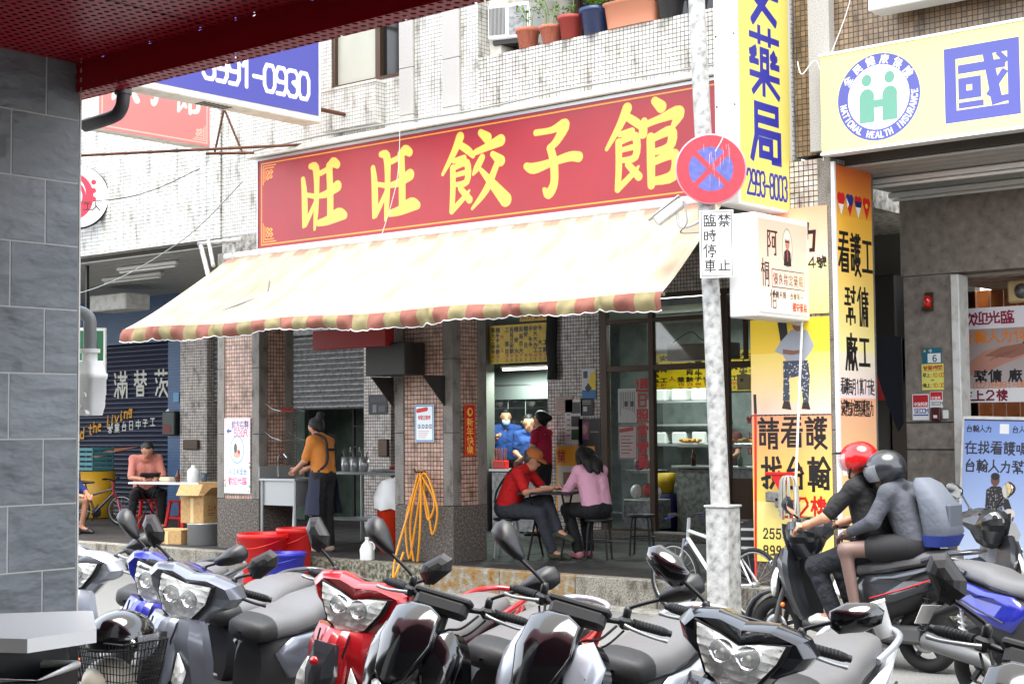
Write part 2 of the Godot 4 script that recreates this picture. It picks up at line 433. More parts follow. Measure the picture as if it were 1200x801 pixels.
# the big brush characters of the shop sign: x, y, width on a 100 grid
const BRUSH_EAT := [[30, 3, 13, 20, 22, 10, 2, 48, 5], [28, 12, 9, 42, 22, 10, 50, 30, 7], [20, 33, 7, 36, 31, 8], [18, 42, 9, 18, 70, 9, 16, 98, 8], [20, 42, 7, 40, 38, 10, 40, 62, 9, 22, 64, 6], [20, 52, 6, 38, 50, 7], [16, 98, 8, 36, 82, 7, 44, 74, 3], [30, 70, 8, 44, 86, 10]]
const BRUSH := {
	"旺": [[5, 25, 9, 8, 45, 12, 9, 80, 12, 6, 92, 6], [22, 8, 9, 34, 12, 14, 36, 40, 11, 34, 75, 10, 31, 98, 5], [14, 48, 7, 34, 52, 8], [10, 90, 8, 24, 72, 8, 37, 52, 4], [45, 20, 9, 60, 16, 9, 72, 8, 15, 82, 12, 12], [64, 12, 13, 66, 50, 13, 66, 86, 13], [42, 52, 8, 60, 50, 12, 82, 42, 17], [40, 90, 10, 60, 88, 14, 84, 82, 20, 97, 84, 12]],
	"子": [[22, 14, 9, 50, 14, 9, 74, 10, 16, 60, 28, 12, 46, 36, 9], [48, 36, 12, 54, 55, 13, 54, 80, 13, 44, 92, 14, 36, 86, 6], [4, 54, 10, 18, 58, 15, 50, 54, 11, 82, 50, 13, 98, 52, 14]],
	"餃": BRUSH_EAT + [[62, 2, 9, 72, 10, 14], [54, 26, 8, 70, 22, 10, 92, 16, 15], [64, 34, 9, 56, 46, 10, 50, 54, 4], [80, 32, 8, 92, 42, 14], [62, 50, 6, 76, 66, 11, 99, 92, 18], [86, 46, 9, 70, 76, 10, 48, 98, 4]],
	"館": BRUSH_EAT + [[66, 0, 10, 74, 8, 14], [52, 22, 9, 50, 36, 12], [54, 26, 8, 72, 22, 9, 96, 18, 15, 88, 34, 6], [60, 42, 11, 60, 70, 11, 60, 98, 10], [62, 44, 8, 86, 38, 12, 84, 56, 11, 62, 60, 7], [62, 72, 8, 90, 66, 12, 88, 90, 13, 62, 94, 9]],
}

class Print:
	var im: Image
	var w: int
	var h: int
	func _init(W: int, H: int, c: Color):
		w = W
		h = H
		im = Image.create(W, H, false, Image.FORMAT_RGB8)
		im.fill(c)
	func rect(x0: float, y0: float, x1: float, y1: float, c: Color):
		im.fill_rect(Rect2i(int(x0), int(y0), maxi(1, int(x1) - int(x0)), maxi(1, int(y1) - int(y0))), c)
	func frame(x0: float, y0: float, x1: float, y1: float, t: float, c: Color):
		rect(x0, y0, x1, y0 + t, c); rect(x0, y1 - t, x1, y1, c); rect(x0, y0, x0 + t, y1, c); rect(x1 - t, y0, x1, y1, c)
	func fade(x0: int, y0: int, x1: int, y1: int, a: Color, b: Color):      # a printed colour run from top to bottom
		for y in range(y0, y1): im.fill_rect(Rect2i(x0, y, x1 - x0, 1), a.lerp(b, float(y - y0) / (y1 - y0)))
	func seg(a: Vector2, wa: float, b: Vector2, wb: float, c: Color, square := false):
		var r := maxf(wa, wb) * 0.5 + 1.5
		var d := b - a
		var l2 := maxf(d.length_squared(), 0.0001)
		var l := sqrt(l2)
		for y in range(maxi(0, int(minf(a.y, b.y) - r)), mini(h, int(maxf(a.y, b.y) + r) + 1)):
			for x in range(maxi(0, int(minf(a.x, b.x) - r)), mini(w, int(maxf(a.x, b.x) + r) + 1)):
				var p := Vector2(x + 0.5, y + 0.5) - a
				var t := p.dot(d) / l2
				var k := clampf(t, 0.0, 1.0)
				var e: float
				var half := (wa + (wb - wa) * k) * 0.5
				if square: e = maxf(absf(p.cross(d)) / l, absf(t - k) * l + 0.0)
				else: e = (p - d * k).length()
				var cov := clampf(half - e + 0.5, 0.0, 1.0)
				if cov >= 1.0: im.set_pixel(x, y, c)
				elif cov > 0.0: im.set_pixel(x, y, im.get_pixel(x, y).lerp(c, cov))
	func disc(cx: float, cy: float, rx: float, ry: float, c: Color, inner := 0.0):
		for y in range(maxi(0, int(cy - ry) - 1), mini(h, int(cy + ry) + 2)):
			for x in range(maxi(0, int(cx - rx) - 1), mini(w, int(cx + rx) + 2)):
				var q := Vector2((x + 0.5 - cx) / rx, (y + 0.5 - cy) / ry).length()
				var cov := clampf((1.0 - q) * minf(rx, ry) + 0.5, 0.0, 1.0) * clampf((q - inner) * minf(rx, ry) + 0.5, 0.0, 1.0)
				if cov > 0.0: im.set_pixel(x, y, im.get_pixel(x, y).lerp(c, cov))
	func poly(a: Array, c: Color):
		var p := PackedVector2Array()
		for i in range(0, a.size(), 2): p.append(Vector2(a[i], a[i + 1]))
		var lo := p[0]
		var hi := p[0]
		for v in p:
			lo = lo.min(v); hi = hi.max(v)
		for y in range(maxi(0, int(lo.y)), mini(h, int(hi.y) + 1)):
			for x in range(maxi(0, int(lo.x)), mini(w, int(hi.x) + 1)):
				if Geometry2D.is_point_in_polygon(Vector2(x + 0.5, y + 0.5), p): im.set_pixel(x, y, c)
	func glyph(data: String, x: float, y: float, gw: float, gh: float, sw: float, c: Color, square := true, turn := 0.0, slant := 0.0):
		var at := Vector2(x + gw * 0.5, y + gh * 0.5)
		for s in data.split(","):
			var last := Vector2.INF
			for t in s.strip_edges().split(" ", false):
				var u := Vector2((("0x" + t[0]).hex_to_int() + 0.5) / 16.0 - 0.5, (("0x" + t[1]).hex_to_int() + 0.5) / 16.0 - 0.5)
				u = Vector2((u.x - slant * u.y) * gw, u.y * gh).rotated(turn) + at
				if last != Vector2.INF: seg(last, sw, u, sw, c, square)
				last = u
			# corners of square strokes are closed by the next stroke's cap
	func brush(strokes: Array, x: float, y: float, gw: float, gh: float, c: Color, grow := 0.0):
		for s in strokes:
			var pts := []
			for i in range(0, s.size(), 3): pts.append(Vector3(x + s[i] * gw / 100.0, y + s[i + 1] * gh / 100.0, s[i + 2] * (gw + gh) / 200.0 + grow))
			for i in pts.size() - 1:
				var p0: Vector3 = pts[maxi(i - 1, 0)]
				var p3: Vector3 = pts[mini(i + 2, pts.size() - 1)]
				var la: Vector3 = pts[i]
				for k in range(1, 5):
					var b: Vector3 = pts[i].cubic_interpolate(pts[i + 1], p0, p3, k / 4.0)
					seg(Vector2(la.x, la.y), la.z, Vector2(b.x, b.y), b.z, c)
					la = b
	func grain(sd: int, amount: float, freq := 0.02):      # uneven ink and weathering, cloudy, no direction
		var n := FastNoiseLite.new()
		n.seed = sd
		n.frequency = freq
		n.fractal_octaves = 4
		for y in h:
			for x in w:
				var v := 1.0 + n.get_noise_2d(x, y) * amount
				var c := im.get_pixel(x, y)
				im.set_pixel(x, y, Color(c.r * v, c.g * v, c.b * v))

func words(p: Print, s: String, x: float, y: float, gw: float, gh: float, step: Vector2, sw: float, c: Color, square := true, slant := 0.0):
	for ch in s:
		if G.has(ch): p.glyph(G[ch], x, y, gw, gh, sw, c, square, 0.0, slant)
		x += step.x
		y += step.y

func printed(p: Print, rough := 0.5) -> StandardMaterial3D:
	var m := mt(Color.WHITE, rough)
	m.albedo_texture = ImageTexture.create_from_image(p.im)
	return m
# ---------------------------------------------------------------- the setting
const S := 0.28          # height of the arcade floor above the road
const ZK := -12.35       # kerb
const ZP := -12.75       # front of the arcade pillars
const ZF := -12.85       # front of the upper facade
const ZB := -17.0        # shop fronts at the back of the arcade

func make_materials():
	M.white_tile = tile_mat(Color(0.78, 0.77, 0.745), Color(0.50, 0.495, 0.48), 0.035, 0.045, 24, 3, 0.3, 0.12)
	M.balcony_tile = tile_mat(Color(0.77, 0.75, 0.715), Color(0.30, 0.30, 0.29), 0.05, 0.047, 24, 5, 0.3, 0.2)
	M.strip_tile = tile_mat(Color(0.79, 0.785, 0.765), Color(0.44, 0.44, 0.435), 0.035, 0.05, 24, 9, 0.3, 0.12, 3)
	M.pink_tile = tile_mat(Color(0.74, 0.60, 0.53), Color(0.13, 0.11, 0.10), 0.07, 0.05, 24, 6, 0.28, 0.1)
	M.grey_tile = tile_mat(Color(0.78, 0.735, 0.70), Color(0.11, 0.105, 0.10), 0.06, 0.05, 24, 8, 0.28, 0.1)
	M.brown_tile = tile_mat(Color(0.52, 0.43, 0.33), Color(0.24, 0.21, 0.185), 0.10, 0.05, 24, 7, 0.3, 0.1)
	M.blue_tile = tile_mat(Color(0.22, 0.35, 0.50), Color(0.15, 0.26, 0.39), 0.04, 0.05, 24, 10, 0.4)
	M.granite = rough_mat([Color(0.20, 0.19, 0.18), Color(0.42, 0.40, 0.38), Color(0.52, 0.50, 0.47), Color(0.74, 0.72, 0.69)], 0.09, 1.6, 0.6, 1.0, 11, true, 3)
	M.base_granite = rough_mat([Color(0.12, 0.10, 0.085), Color(0.31, 0.28, 0.25), Color(0.39, 0.36, 0.33), Color(0.58, 0.55, 0.51)], 0.045, 1.3, 0.7, 1.5, 12, true, 4)
	M.concrete = rough_mat([Color(0.30, 0.29, 0.27), Color(0.55, 0.54, 0.51), Color(0.70, 0.69, 0.65)], 0.02, 0.9, 0.95, 2.0, 13)
	M.cream_wall = rough_mat([Color(0.72, 0.70, 0.66), Color(0.82, 0.80, 0.76), Color(0.86, 0.85, 0.81)], 0.01, 0.5, 0.9, 0.6, 14)
	M.kerb = rough_mat([Color(0.20, 0.19, 0.17), Color(0.52, 0.50, 0.46), Color(0.60, 0.58, 0.54), Color(0.78, 0.76, 0.72)], 0.06, 1.4, 0.95, 4.0, 15, true, 5)
	M.kerb_moss = rough_mat([Color(0.14, 0.14, 0.09), Color(0.36, 0.35, 0.27), Color(0.54, 0.52, 0.47), Color(0.70, 0.68, 0.63)], 0.02, 1.4, 0.95, 4.0, 16, true, 5)
	M.kerb_rust = rough_mat([Color(0.30, 0.24, 0.15), Color(0.56, 0.40, 0.18), Color(0.52, 0.46, 0.37), Color(0.56, 0.54, 0.49), Color(0.70, 0.68, 0.63)], 0.009, 1.4, 0.95, 4.0, 17, true, 5)
	M.asphalt = rough_mat([Color(0.33, 0.33, 0.33), Color(0.42, 0.42, 0.41), Color(0.46, 0.46, 0.45), Color(0.56, 0.55, 0.54)], 0.12, 0.8, 0.9, 3.0, 18, true, 4)
	M.paving = rough_mat([Color(0.10, 0.09, 0.085), Color(0.17, 0.155, 0.145), Color(0.25, 0.23, 0.215)], 0.03, 0.7, 0.75, 1.0, 19)
	M.paving_b = rough_mat([Color(0.12, 0.105, 0.10), Color(0.19, 0.17, 0.16), Color(0.27, 0.25, 0.235)], 0.03, 0.9, 0.7, 1.0, 20)
	M.paving_c = rough_mat([Color(0.09, 0.08, 0.075), Color(0.15, 0.135, 0.125), Color(0.22, 0.20, 0.19)], 0.03, 0.8, 0.72, 1.0, 21)
	M.stain_wall = rough_mat([Color(0.40, 0.37, 0.335), Color(0.49, 0.46, 0.425), Color(0.53, 0.50, 0.465), Color(0.60, 0.575, 0.545)], 0.02, 0.7, 0.85, 0.8, 22)
	for k in ["white_tile", "balcony_tile", "strip_tile", "brown_tile", "cream_wall"]: grime(M[k])
	for k in ["pink_tile", "grey_tile", "granite", "kerb", "galv_"]:
		if M.has(k): grime(M[k], 0.5)
	M.pale_granite = rough_mat([Color(0.46, 0.45, 0.43), Color(0.62, 0.61, 0.59), Color(0.68, 0.67, 0.65), Color(0.80, 0.79, 0.77)], 0.09, 1.6, 0.7, 1.0, 23, true, 3)
	M.alu = mt(Color(0.62, 0.62, 0.61), 0.38, 0.85)
	M.steel = mt(Color(0.66, 0.67, 0.67), 0.34, 0.6)
	M.dull_steel = rough_mat([Color(0.36, 0.36, 0.36), Color(0.52, 0.52, 0.52), Color(0.60, 0.60, 0.59)], 0.02, 1.0, 0.5, 0.6, 32)
	M.dull_steel.metallic = 0.6
	M.galv = rough_mat([Color(0.42, 0.42, 0.41), Color(0.60, 0.60, 0.59), Color(0.68, 0.68, 0.67), Color(0.74, 0.74, 0.73)], 0.012, 1.4, 0.7, 1.0, 33)
	M.white = mt(Color(0.86, 0.86, 0.85), 0.45)
	M.off_white = rough_mat([Color(0.70, 0.69, 0.66), Color(0.82, 0.82, 0.80), Color(0.86, 0.86, 0.85)], 0.012, 0.8, 0.5, 0.0, 34)
	M.cable = mt(Color(0.55, 0.55, 0.54), 0.6)
	M.black = mt(Color(0.10, 0.10, 0.105), 0.5)
	M.dark_metal = mt(Color(0.17, 0.16, 0.15), 0.5, 0.3)
	M.bronze = mt(Color(0.28, 0.21, 0.16), 0.4, 0.4)
	M.rust = rough_mat([Color(0.20, 0.11, 0.07), Color(0.34, 0.20, 0.13), Color(0.44, 0.32, 0.24)], 0.05, 2.0, 0.85, 1.0, 35)
	M.glass = mt(Color(0.55, 0.62, 0.60, 0.07), 0.03)
	M.glass.transparency = BaseMaterial3D.TRANSPARENCY_ALPHA
	M.frosted = mt(Color(0.62, 0.62, 0.57), 0.35)
	M.dark_glass = mt(Color(0.10, 0.10, 0.10), 0.12)
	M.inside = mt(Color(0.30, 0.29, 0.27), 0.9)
	M.green_wall = rough_mat([Color(0.22, 0.27, 0.23), Color(0.29, 0.34, 0.29), Color(0.33, 0.38, 0.33)], 0.01, 0.5, 0.85, 0.0, 36)
	M.kitchen_wall = rough_mat([Color(0.40, 0.43, 0.42), Color(0.50, 0.53, 0.52), Color(0.55, 0.58, 0.57)], 0.01, 0.6, 0.5, 0.0, 24)
	M.slat = mt(Color(0.66, 0.66, 0.64), 0.5, 0.2)
	M.tube_off = mt(Color(0.88, 0.88, 0.86), 0.3)
	M.tube_lit = mt(Color(0.95, 0.97, 0.95), 0.4)
	M.tube_lit.emission_enabled = true
	M.tube_lit.emission = Color(0.93, 1.0, 0.96)
	M.tube_lit.emission_energy_multiplier = 1.2
	M.rubber = mt(Color(0.09, 0.09, 0.09), 0.85)
	M.red_plastic = mt(Color(0.80, 0.09, 0.08), 0.4)
	M.blue_plastic = mt(Color(0.16, 0.17, 0.62), 0.4)
	M.orange_plastic = mt(Color(0.83, 0.20, 0.07), 0.45)
	M.yellow_hose = mt(Color(0.88, 0.58, 0.06), 0.4)
	M.cardboard = rough_mat([Color(0.60, 0.47, 0.30), Color(0.68, 0.54, 0.36), Color(0.72, 0.58, 0.40)], 0.02, 1.5, 0.85, 0.3, 37)
	M.plastic_bag = mt(Color(0.86, 0.86, 0.85), 0.35)
	M.leaf = mt(Color(0.32, 0.46, 0.16), 0.6)
	M.leaf.backlight_enabled = true
	M.leaf.backlight = Color(0.25, 0.32, 0.08)
	M.leaf_b = mt(Color(0.42, 0.52, 0.24), 0.6)
	M.terracotta = rough_mat([Color(0.55, 0.29, 0.22), Color(0.66, 0.37, 0.28), Color(0.70, 0.44, 0.35)], 0.03, 2.0, 0.8, 0.3, 38)
	M.soil = mt(Color(0.16, 0.12, 0.09), 1.0)
	M.wood_orange = rough_mat([Color(0.48, 0.24, 0.09), Color(0.62, 0.34, 0.13), Color(0.68, 0.40, 0.18)], 0.01, 0.9, 0.5, 0.0, 39)
	M.ceramic = mt(Color(0.84, 0.84, 0.81), 0.25)

func build_ground():
	var st := new_st()
	st.set_smooth_group(-1)
	quad(st, V(-120, 0, 60), V(80, 0, 60), V(80, 0, -90), V(-120, 0, -90), V(0, -5, 0))
	structure(put("road", st, M.asphalt))
	# arcade floor: a bed and, on it, square paving slabs with open joints
	var side := Node3D.new()
	side.name = "pavement"
	add_child(side)
	structure(side)
	st = new_st()
	span(st, -40, 6, 0.0, S - 0.016, ZK - 0.16, -24.0)
	put("bed", st, M.rubber, side)
	var variants := []
	for k in 3:
		st = new_st()
		box(st, Vector3.ZERO, Vector3(0.594, 0.03, 0.594), 0.004)
		variants.append(mesh_of(st))
	var mats := [M.paving, M.paving_b, M.paving_c]
	rng.seed = 4
	var rest := new_st()
	for i in 42:
		for j in 8:
			var at := Vector3(-22.0 + i * 0.6, S - 0.015 + rng.randf_range(-0.0015, 0.0015), ZK - 0.16 - 0.3 - j * 0.6)
			var k := rng.randi_range(0, 2)
			if j < 7 and i < 41: put_mesh("paving_slab", variants[0], mats[k], side, at)
			else: box(rest, at, Vector3(0.594, 0.03, 0.594))
	put("far_paving", rest, M.paving, side).set_meta("kind", "stuff")
	# kerb stones
	var kerb := Node3D.new()
	kerb.name = "kerb"
	add_child(kerb)
	structure(kerb)
	for i in 26:
		st = new_st()
		var x0 := -22.5 + i * 1.0
		span(st, x0 + 0.004, x0 + 0.996, -0.05, S, ZK, ZK - 0.156, 0.012)
		var m: StandardMaterial3D = M.kerb
		if x0 > -14.0 and x0 < -11.9: m = M.kerb_moss
		elif x0 > -11.9 and x0 < -10.0: m = M.kerb_rust
		put("kerb_stone", st, m, kerb)
	st = new_st()
	span(st, -22.5, 4, 0.0, 0.012, ZK + 0.004, ZK + 0.36)
	put("gutter", st, M.concrete, kerb)
	st = new_st()
	span(st, -30, 20, -0.1, 0.12, -3.95, 14, 0.01)
	structure(put("near_pavement", st, M.paving))

func ceiling_strips(parent: Node, x0: float, x1: float, y: float, z0: float, z1: float):
	var st := new_st()
	span(st, x0, x1, y + 0.03, y + 0.14, z0, z1)
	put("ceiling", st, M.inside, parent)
	var n := int((z0 - z1) / 0.2)
	for i in n:
		st = new_st()
		var z := z0 - 0.1 - i * 0.2
		span(st, x0 + 0.01, x1 - 0.01, y, y + 0.025, z - 0.09, z + 0.09, 0.006)
		put("ceiling_strip", st, M.slat, parent)

func tube_light(label: String, a: Vector3, b: Vector3, lit := false):
	var t := thing("fluorescent_light", label, "light", (a + b) * 0.5, 0.0, "tube lights under the arcade ceilings")
	var h := (b - a) * 0.5
	var st := new_st()
	var d := h.normalized()
	box(st, V(0, 0.035, 0), V(absf(h.x) * 2 + 0.1, 0.05, 0.07) if absf(d.x) > 0.7 else V(0.07, 0.05, absf(h.z) * 2 + 0.1), 0.008)
	put("batten", st, M.white, t)
	st = new_st()
	tube(st, [-h + V(0, -0.015, 0), h + V(0, -0.015, 0)], 0.017, 10)
	put("tube", st, M.tube_lit if lit else M.tube_off, t)

func shutter(parent: Node, x0: float, x1: float, y0: float, y1: float, z: float, mat: Material):
	# one rolled slat = one part: a shallow curved profile
	var pitch := 0.085
	var n := int(round((y1 - y0) / pitch))
	var p := (y1 - y0) / n
	var st := new_st()
	var prof := [[0.0, 0.0], [0.012, 0.14], [0.024, 0.32], [0.027, 0.5], [0.024, 0.68], [0.012, 0.84], [0.0, 0.96]]
	st.set_smooth_group(0)
	for i in prof.size() - 1:
		var a := V(0, prof[i][1] * p, prof[i][0])
		var b := V(0, prof[i + 1][1] * p, prof[i + 1][0])
		quad(st, a, a + V(x1 - x0, 0, 0), b + V(x1 - x0, 0, 0), b, V((x1 - x0) / 2, p / 2, -1))
	st.set_smooth_group(-1)
	box(st, V((x1 - x0) / 2, p * 0.5, -0.008), V(x1 - x0, p, 0.01))
	var mesh := mesh_of(st)
	for i in n: put_mesh("slat", mesh, mat, parent, V(x0, y0 + i * p, z))

func pillar(parent: Node, x0: float, x1: float, z0: float, z1: float, top: float, tile: Material):
	var base := S + 0.62
	var e := 0.14
	var st := new_st()
	span(st, x0 + 0.02, x1 - 0.02, S - 0.02, top, z0 - 0.02, z1 + 0.02)
	var core := put("pillar", st, M.inside, parent)
	st = new_st()
	span(st, x0, x1, S - 0.01, base, z0, z1, 0.008)
	put("plinth", st, M.base_granite, core)
	# granite edge boards and tiled fields between them
	for s in [[x0, x0 + e], [x1 - e, x1]]:
		var ys := [base + 0.004, 1.72, 2.55, top]
		for k in 3:
			st = new_st()
			span(st, s[0], s[1], ys[k] + 0.003, ys[k + 1] - 0.003, z0, z0 - e, 0.004)
			put("granite_edge", st, M.granite, core)
	st = new_st()
	span(st, x1 - e, x1, base + 0.004, top, z1 + e, z1, 0.004)
	put("granite_edge", st, M.granite, core)
	st = new_st()
	span(st, x0 + e + 0.003, x1 - e - 0.003, base + 0.004, top, z0 - 0.012, z0 - 0.06)
	put("tile_panel", st, tile, core)
	st = new_st()
	span(st, x1 - 0.06, x1 - 0.012, base + 0.004, top, z0 - e - 0.003, z1 + e + 0.003)
	put("tile_panel", st, tile, core)
	st = new_st()
	span(st, x0 + 0.012, x0 + 0.06, base + 0.004, top, z0 - e - 0.003, z1)
	put("tile_panel", st, tile, core)

func build_restaurant():
	var b := thing("restaurant_building", "tiled shop house with the big red sign, balcony and striped awning", "building", Vector3.ZERO)
	for p in [[-15.57, -14.76], [-12.40, -11.50]]: pillar(b, p[0], p[1], ZP, -13.33, 4.05, M.pink_tile)
	# beam over the arcade and the wall above
	var st := new_st()
	span(st, -15.6, -7.35, 4.05, 4.27, ZF, -17.2)
	put("ceiling_slab", st, M.concrete, b)
	st = new_st()
	var T := ZF - 0.2
	span(st, -15.6, -11.17, 4.27, 5.9, ZF, T)
	span(st, -15.6, -13.55, 5.9, 9.0, ZF, T)
	span(st, -12.37, -11.17, 5.9, 9.0, ZF, T)
	put("upper_wall", st, M.white_tile, b)
	st = new_st()
	span(st, -13.55, -12.62, 5.36, 5.84, ZF + 0.17, ZF + 0.002)
	put("window_box", st, M.white_tile, b)
	st = new_st()
	span(st, -13.56, -12.61, 5.842, 5.868, ZF + 0.18, ZF + 0.002)
	put("window_sill", st, M.cream_wall, b)
	for g in [[-12.36, -12.14, 9.0], [-11.68, -11.42, 9.0]]:
		st = new_st()
		var y := 4.3
		while y < 8.0:
			span(st, g[0], g[1], y, y + 0.55, ZF + 0.045, ZF + 0.002, 0.006)
			y += 0.555
		put("pilaster", st, M.pale_granite, b)
	# window: aluminium frame, one frosted leaf, one leaf slid open
	st = new_st()
	span(st, -13.55, -12.37, 5.9, 5.95, ZF - 0.02, ZF - 0.12)
	span(st, -13.55, -13.5, 5.95, 7.3, ZF - 0.02, ZF - 0.12)
	span(st, -12.42, -12.37, 5.95, 7.3, ZF - 0.02, ZF - 0.12)
	span(st, -12.82, -12.74, 5.95, 7.3, ZF - 0.03, ZF - 0.1)
	var w := put("window", st, M.bronze, b)
	st = new_st()
	span(st, -13.5, -12.82, 5.95, 7.3, ZF - 0.07, ZF - 0.08)
	put("pane", st, M.frosted, w)
	st = new_st()
	span(st, -12.74, -12.42, 5.95, 7.3, ZF - 0.09, ZF - 0.1)
	put("pane", st, M.dark_glass, w)
	# balcony: parapet, floor, back wall with a dark doorway
	st = new_st()
	span(st, -11.17, -7.2, 4.27, 5.91, ZF, ZF - 0.15)
	put("balcony_parapet", st, M.balcony_tile, b)
	st = new_st()
	span(st, -11.17, -7.2, 5.0, 5.1, ZF - 0.15, -14.4)
	put("balcony_floor", st, M.concrete, b)
	st = new_st()
	span(st, -11.17, -11.0, 5.1, 9, ZF - 0.2, -14.4)
	span(st, -11.0, -7.2, 5.1, 9, -14.4, -14.55)
	put("balcony_wall", st, M.cream_wall, b)
	st = new_st()
	span(st, -10.9, -7.6, 5.95, 8.6, -14.36, -14.397)
	put("balcony_window", st, M.dark_glass, b)
	for x in [-10.92, -10.1, -9.3, -8.5, -7.6]:
		st = new_st()
		span(st, x, x + 0.06, 5.9, 8.6, -14.31, -14.355)
		put("window_post", st, M.bronze, b)
	st = new_st()
	span(st, -15.6, -7.2, 9.0, 9.3, ZF + 0.5, -15)
	put("upper_slab", st, M.cream_wall, b)
	st = new_st()
	span(st, -15.6, -7.2, 9.3, 10.6, ZF, ZF - 0.2)
	put("upper_parapet", st, M.white_tile, b)
	# rooms at the back of the arcade: kitchen bay with the half-raised shutter, open kitchen, glazed dining room
	st = new_st()
	span(st, -22.0, -9.0, 3.55, 4.05, ZB, ZB - 0.25)
	put("back_lintel", st, M.grey_tile, b)
	st = new_st()
	span(st, -17.1, -16.52, S, 3.55, ZB + 0.1, ZB - 0.25)
	put("back_wall", st, M.grey_tile, b)
	st = new_st()
	span(st, -13.52, -12.6, S, 3.55, ZB, ZB - 0.25)
	put("back_wall", st, M.grey_tile, b)
	st = new_st()
	span(st, -16.52, -14.68, S, 3.55, ZB - 0.02, ZB - 0.2)
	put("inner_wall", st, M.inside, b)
	st = new_st()
	span(st, -22.0, -9.0, 3.4, 3.5, ZB - 0.26, -22)
	put("room_ceiling", st, M.kitchen_wall, b)
	st = new_st()
	span(st, -22.0, -9.0, S, 3.4, -22, -22.2)
	put("room_back_wall", st, M.kitchen_wall, b)
	st = new_st()
	span(st, -9.2, -9.0, S, 3.4, ZB - 0.26, -22)
	put("room_side_wall", st, M.kitchen_wall, b)
	# bay with shutter
	st = new_st()
	span(st, -22.0, -17.1, S, 3.4, -18.4, -18.5)
	put("green_wall", st, M.green_wall, b)
	var sh := new_st()
	span(sh, -19.2, -17.12, 3.3, 3.55, ZB + 0.05, ZB - 0.2, 0.01)
	var box_ := put("shutter_box", sh, M.dull_steel, b)
	shutter(box_, -18.98, -17.12, 2.1, 3.3, ZB - 0.05, M.dull_steel)
	st = new_st()
	span(st, -19.2, -18.98, S, 3.55, ZB + 0.06, ZB - 0.2)
	put("back_wall", st, M.grey_tile, b)
	st = new_st()
	span(st, -20.75, -19.22, S, 3.55, ZB - 0.6, ZB - 0.7)
	put("green_wall", st, M.green_wall, b)
	var sh2 := new_st()
	span(sh2, -20.9, -19.22, 3.42, 3.55, ZB + 0.05, ZB - 0.2, 0.01)
	var box2 := put("shutter_box", sh2, M.dull_steel, b)
	shutter(box2, -20.9, -19.22, 2.25, 3.42, ZB - 0.05, M.dull_steel)
	# dining room front: bronze frames with panes
	var fr := new_st()
	for v in [[-12.58, -12.47], [-11.78, -11.70], [-10.63, -10.53], [-9.2, -9.12]]: span(fr, v[0], v[1], S, 3.55, ZB + 0.02, ZB - 0.07, 0.006)
	for v in [[S, S + 0.12], [2.52, 2.60], [3.17, 3.23], [3.49, 3.55]]:
		for u in [[-12.47, -11.78], [-11.70, -10.63], [-10.53, -9.2]]:
			if v[0] < 1.0 and u[0] == -11.70: continue
			span(fr, u[0], u[1], v[0], v[1], ZB + 0.012, ZB - 0.06, 0.004)
	var front := put("shop_window", fr, M.bronze, b)
	for u in [[-12.47, -11.78, S + 0.12, 2.52], [-12.47, -11.78, 2.6, 3.17], [-11.70, -10.63, 2.6, 3.17], [-10.53, -9.2, 1.1, 2.52], [-10.53, -9.2, 2.6, 3.17]]:
		st = new_st()
		span(st, u[0], u[1], u[2], u[3], ZB - 0.02, ZB - 0.028)
		put("pane", st, M.glass, front)
	st = new_st()
	span(st, -10.53, -9.2, S + 0.12, 1.1, ZB - 0.01, ZB - 0.05)
	put("window_apron", st, M.bronze, front)
	# vent grille above the door
	for i in 9:
		st = new_st()
		span(st, -10.3 + i * 0.12, -10.24 + i * 0.12, 2.62, 3.14, ZB + 0.012, ZB - 0.018)
		put("grille_bar", st, M.bronze, front)
	# door sill step
	st = new_st()
	span(st, -12.6, -9.0, S, S + 0.1, ZB + 0.3, ZB - 0.1, 0.008)
	put("doorstep", st, M.base_granite, b)
	# flat white gutter strip above the sign, brackets below
	st = new_st()
	span(st, -14.75, -7.5, 5.16, 5.215, ZF + 0.32, ZF + 0.002, 0.008)
	span(st, -14.75, -7.5, 5.216, 5.23, ZF + 0.3, ZF + 0.26)
	put("rain_strip", st, M.off_white, b)
	return b

func build_left_building():
	var b := thing("tiled_building", "pale strip-tiled building with the dark blue shutter and blue walls", "building")
	var st := new_st()
	span(st, -40, -15.62, 4.27, 10.0, ZF + 0.02, ZF - 0.2)
	put("upper_wall", st, M.strip_tile, b)
	ceiling_strips(b, -40, -15.62, 4.2, ZF - 0.2, -17.3)
	st = new_st()
	span(st, -40, -21.65, 3.42, 4.2, ZB + 0.02, ZB - 0.3)
	put("blue_lintel", st, M.blue_tile, b)
	st = new_st()
	span(st, -22.04, -21.66, S, 3.42, ZB + 0.06, ZB - 0.3)
	put("blue_jamb", st, M.blue_tile, b)
	st = new_st()
	span(st, -21.64, -20.92, S, 4.2, ZB + 0.1, ZB - 0.3)
	put("tile_jamb", st, M.grey_tile, b)
	st = new_st()
	span(st, -40, -22.04, 3.36, 3.42, ZB + 0.1, ZB - 0.1)
	var hood := put("shutter_hood", st, M.blue_tile, b)
	M.blue_slat = mt(Color(0.075, 0.11, 0.21), 0.45)
	shutter(hood, -27.5, -22.05, S, 3.36, ZB - 0.06, M.blue_slat)
	st = new_st()
	span(st, -28.2, -27.5, S, 4.2, ZB + 0.1, ZB - 0.3)
	put("tile_jamb", st, M.grey_tile, b)
	pillar(b, -26.0, -25.1, ZP, -13.33, 4.2, M.grey_tile)
	return b

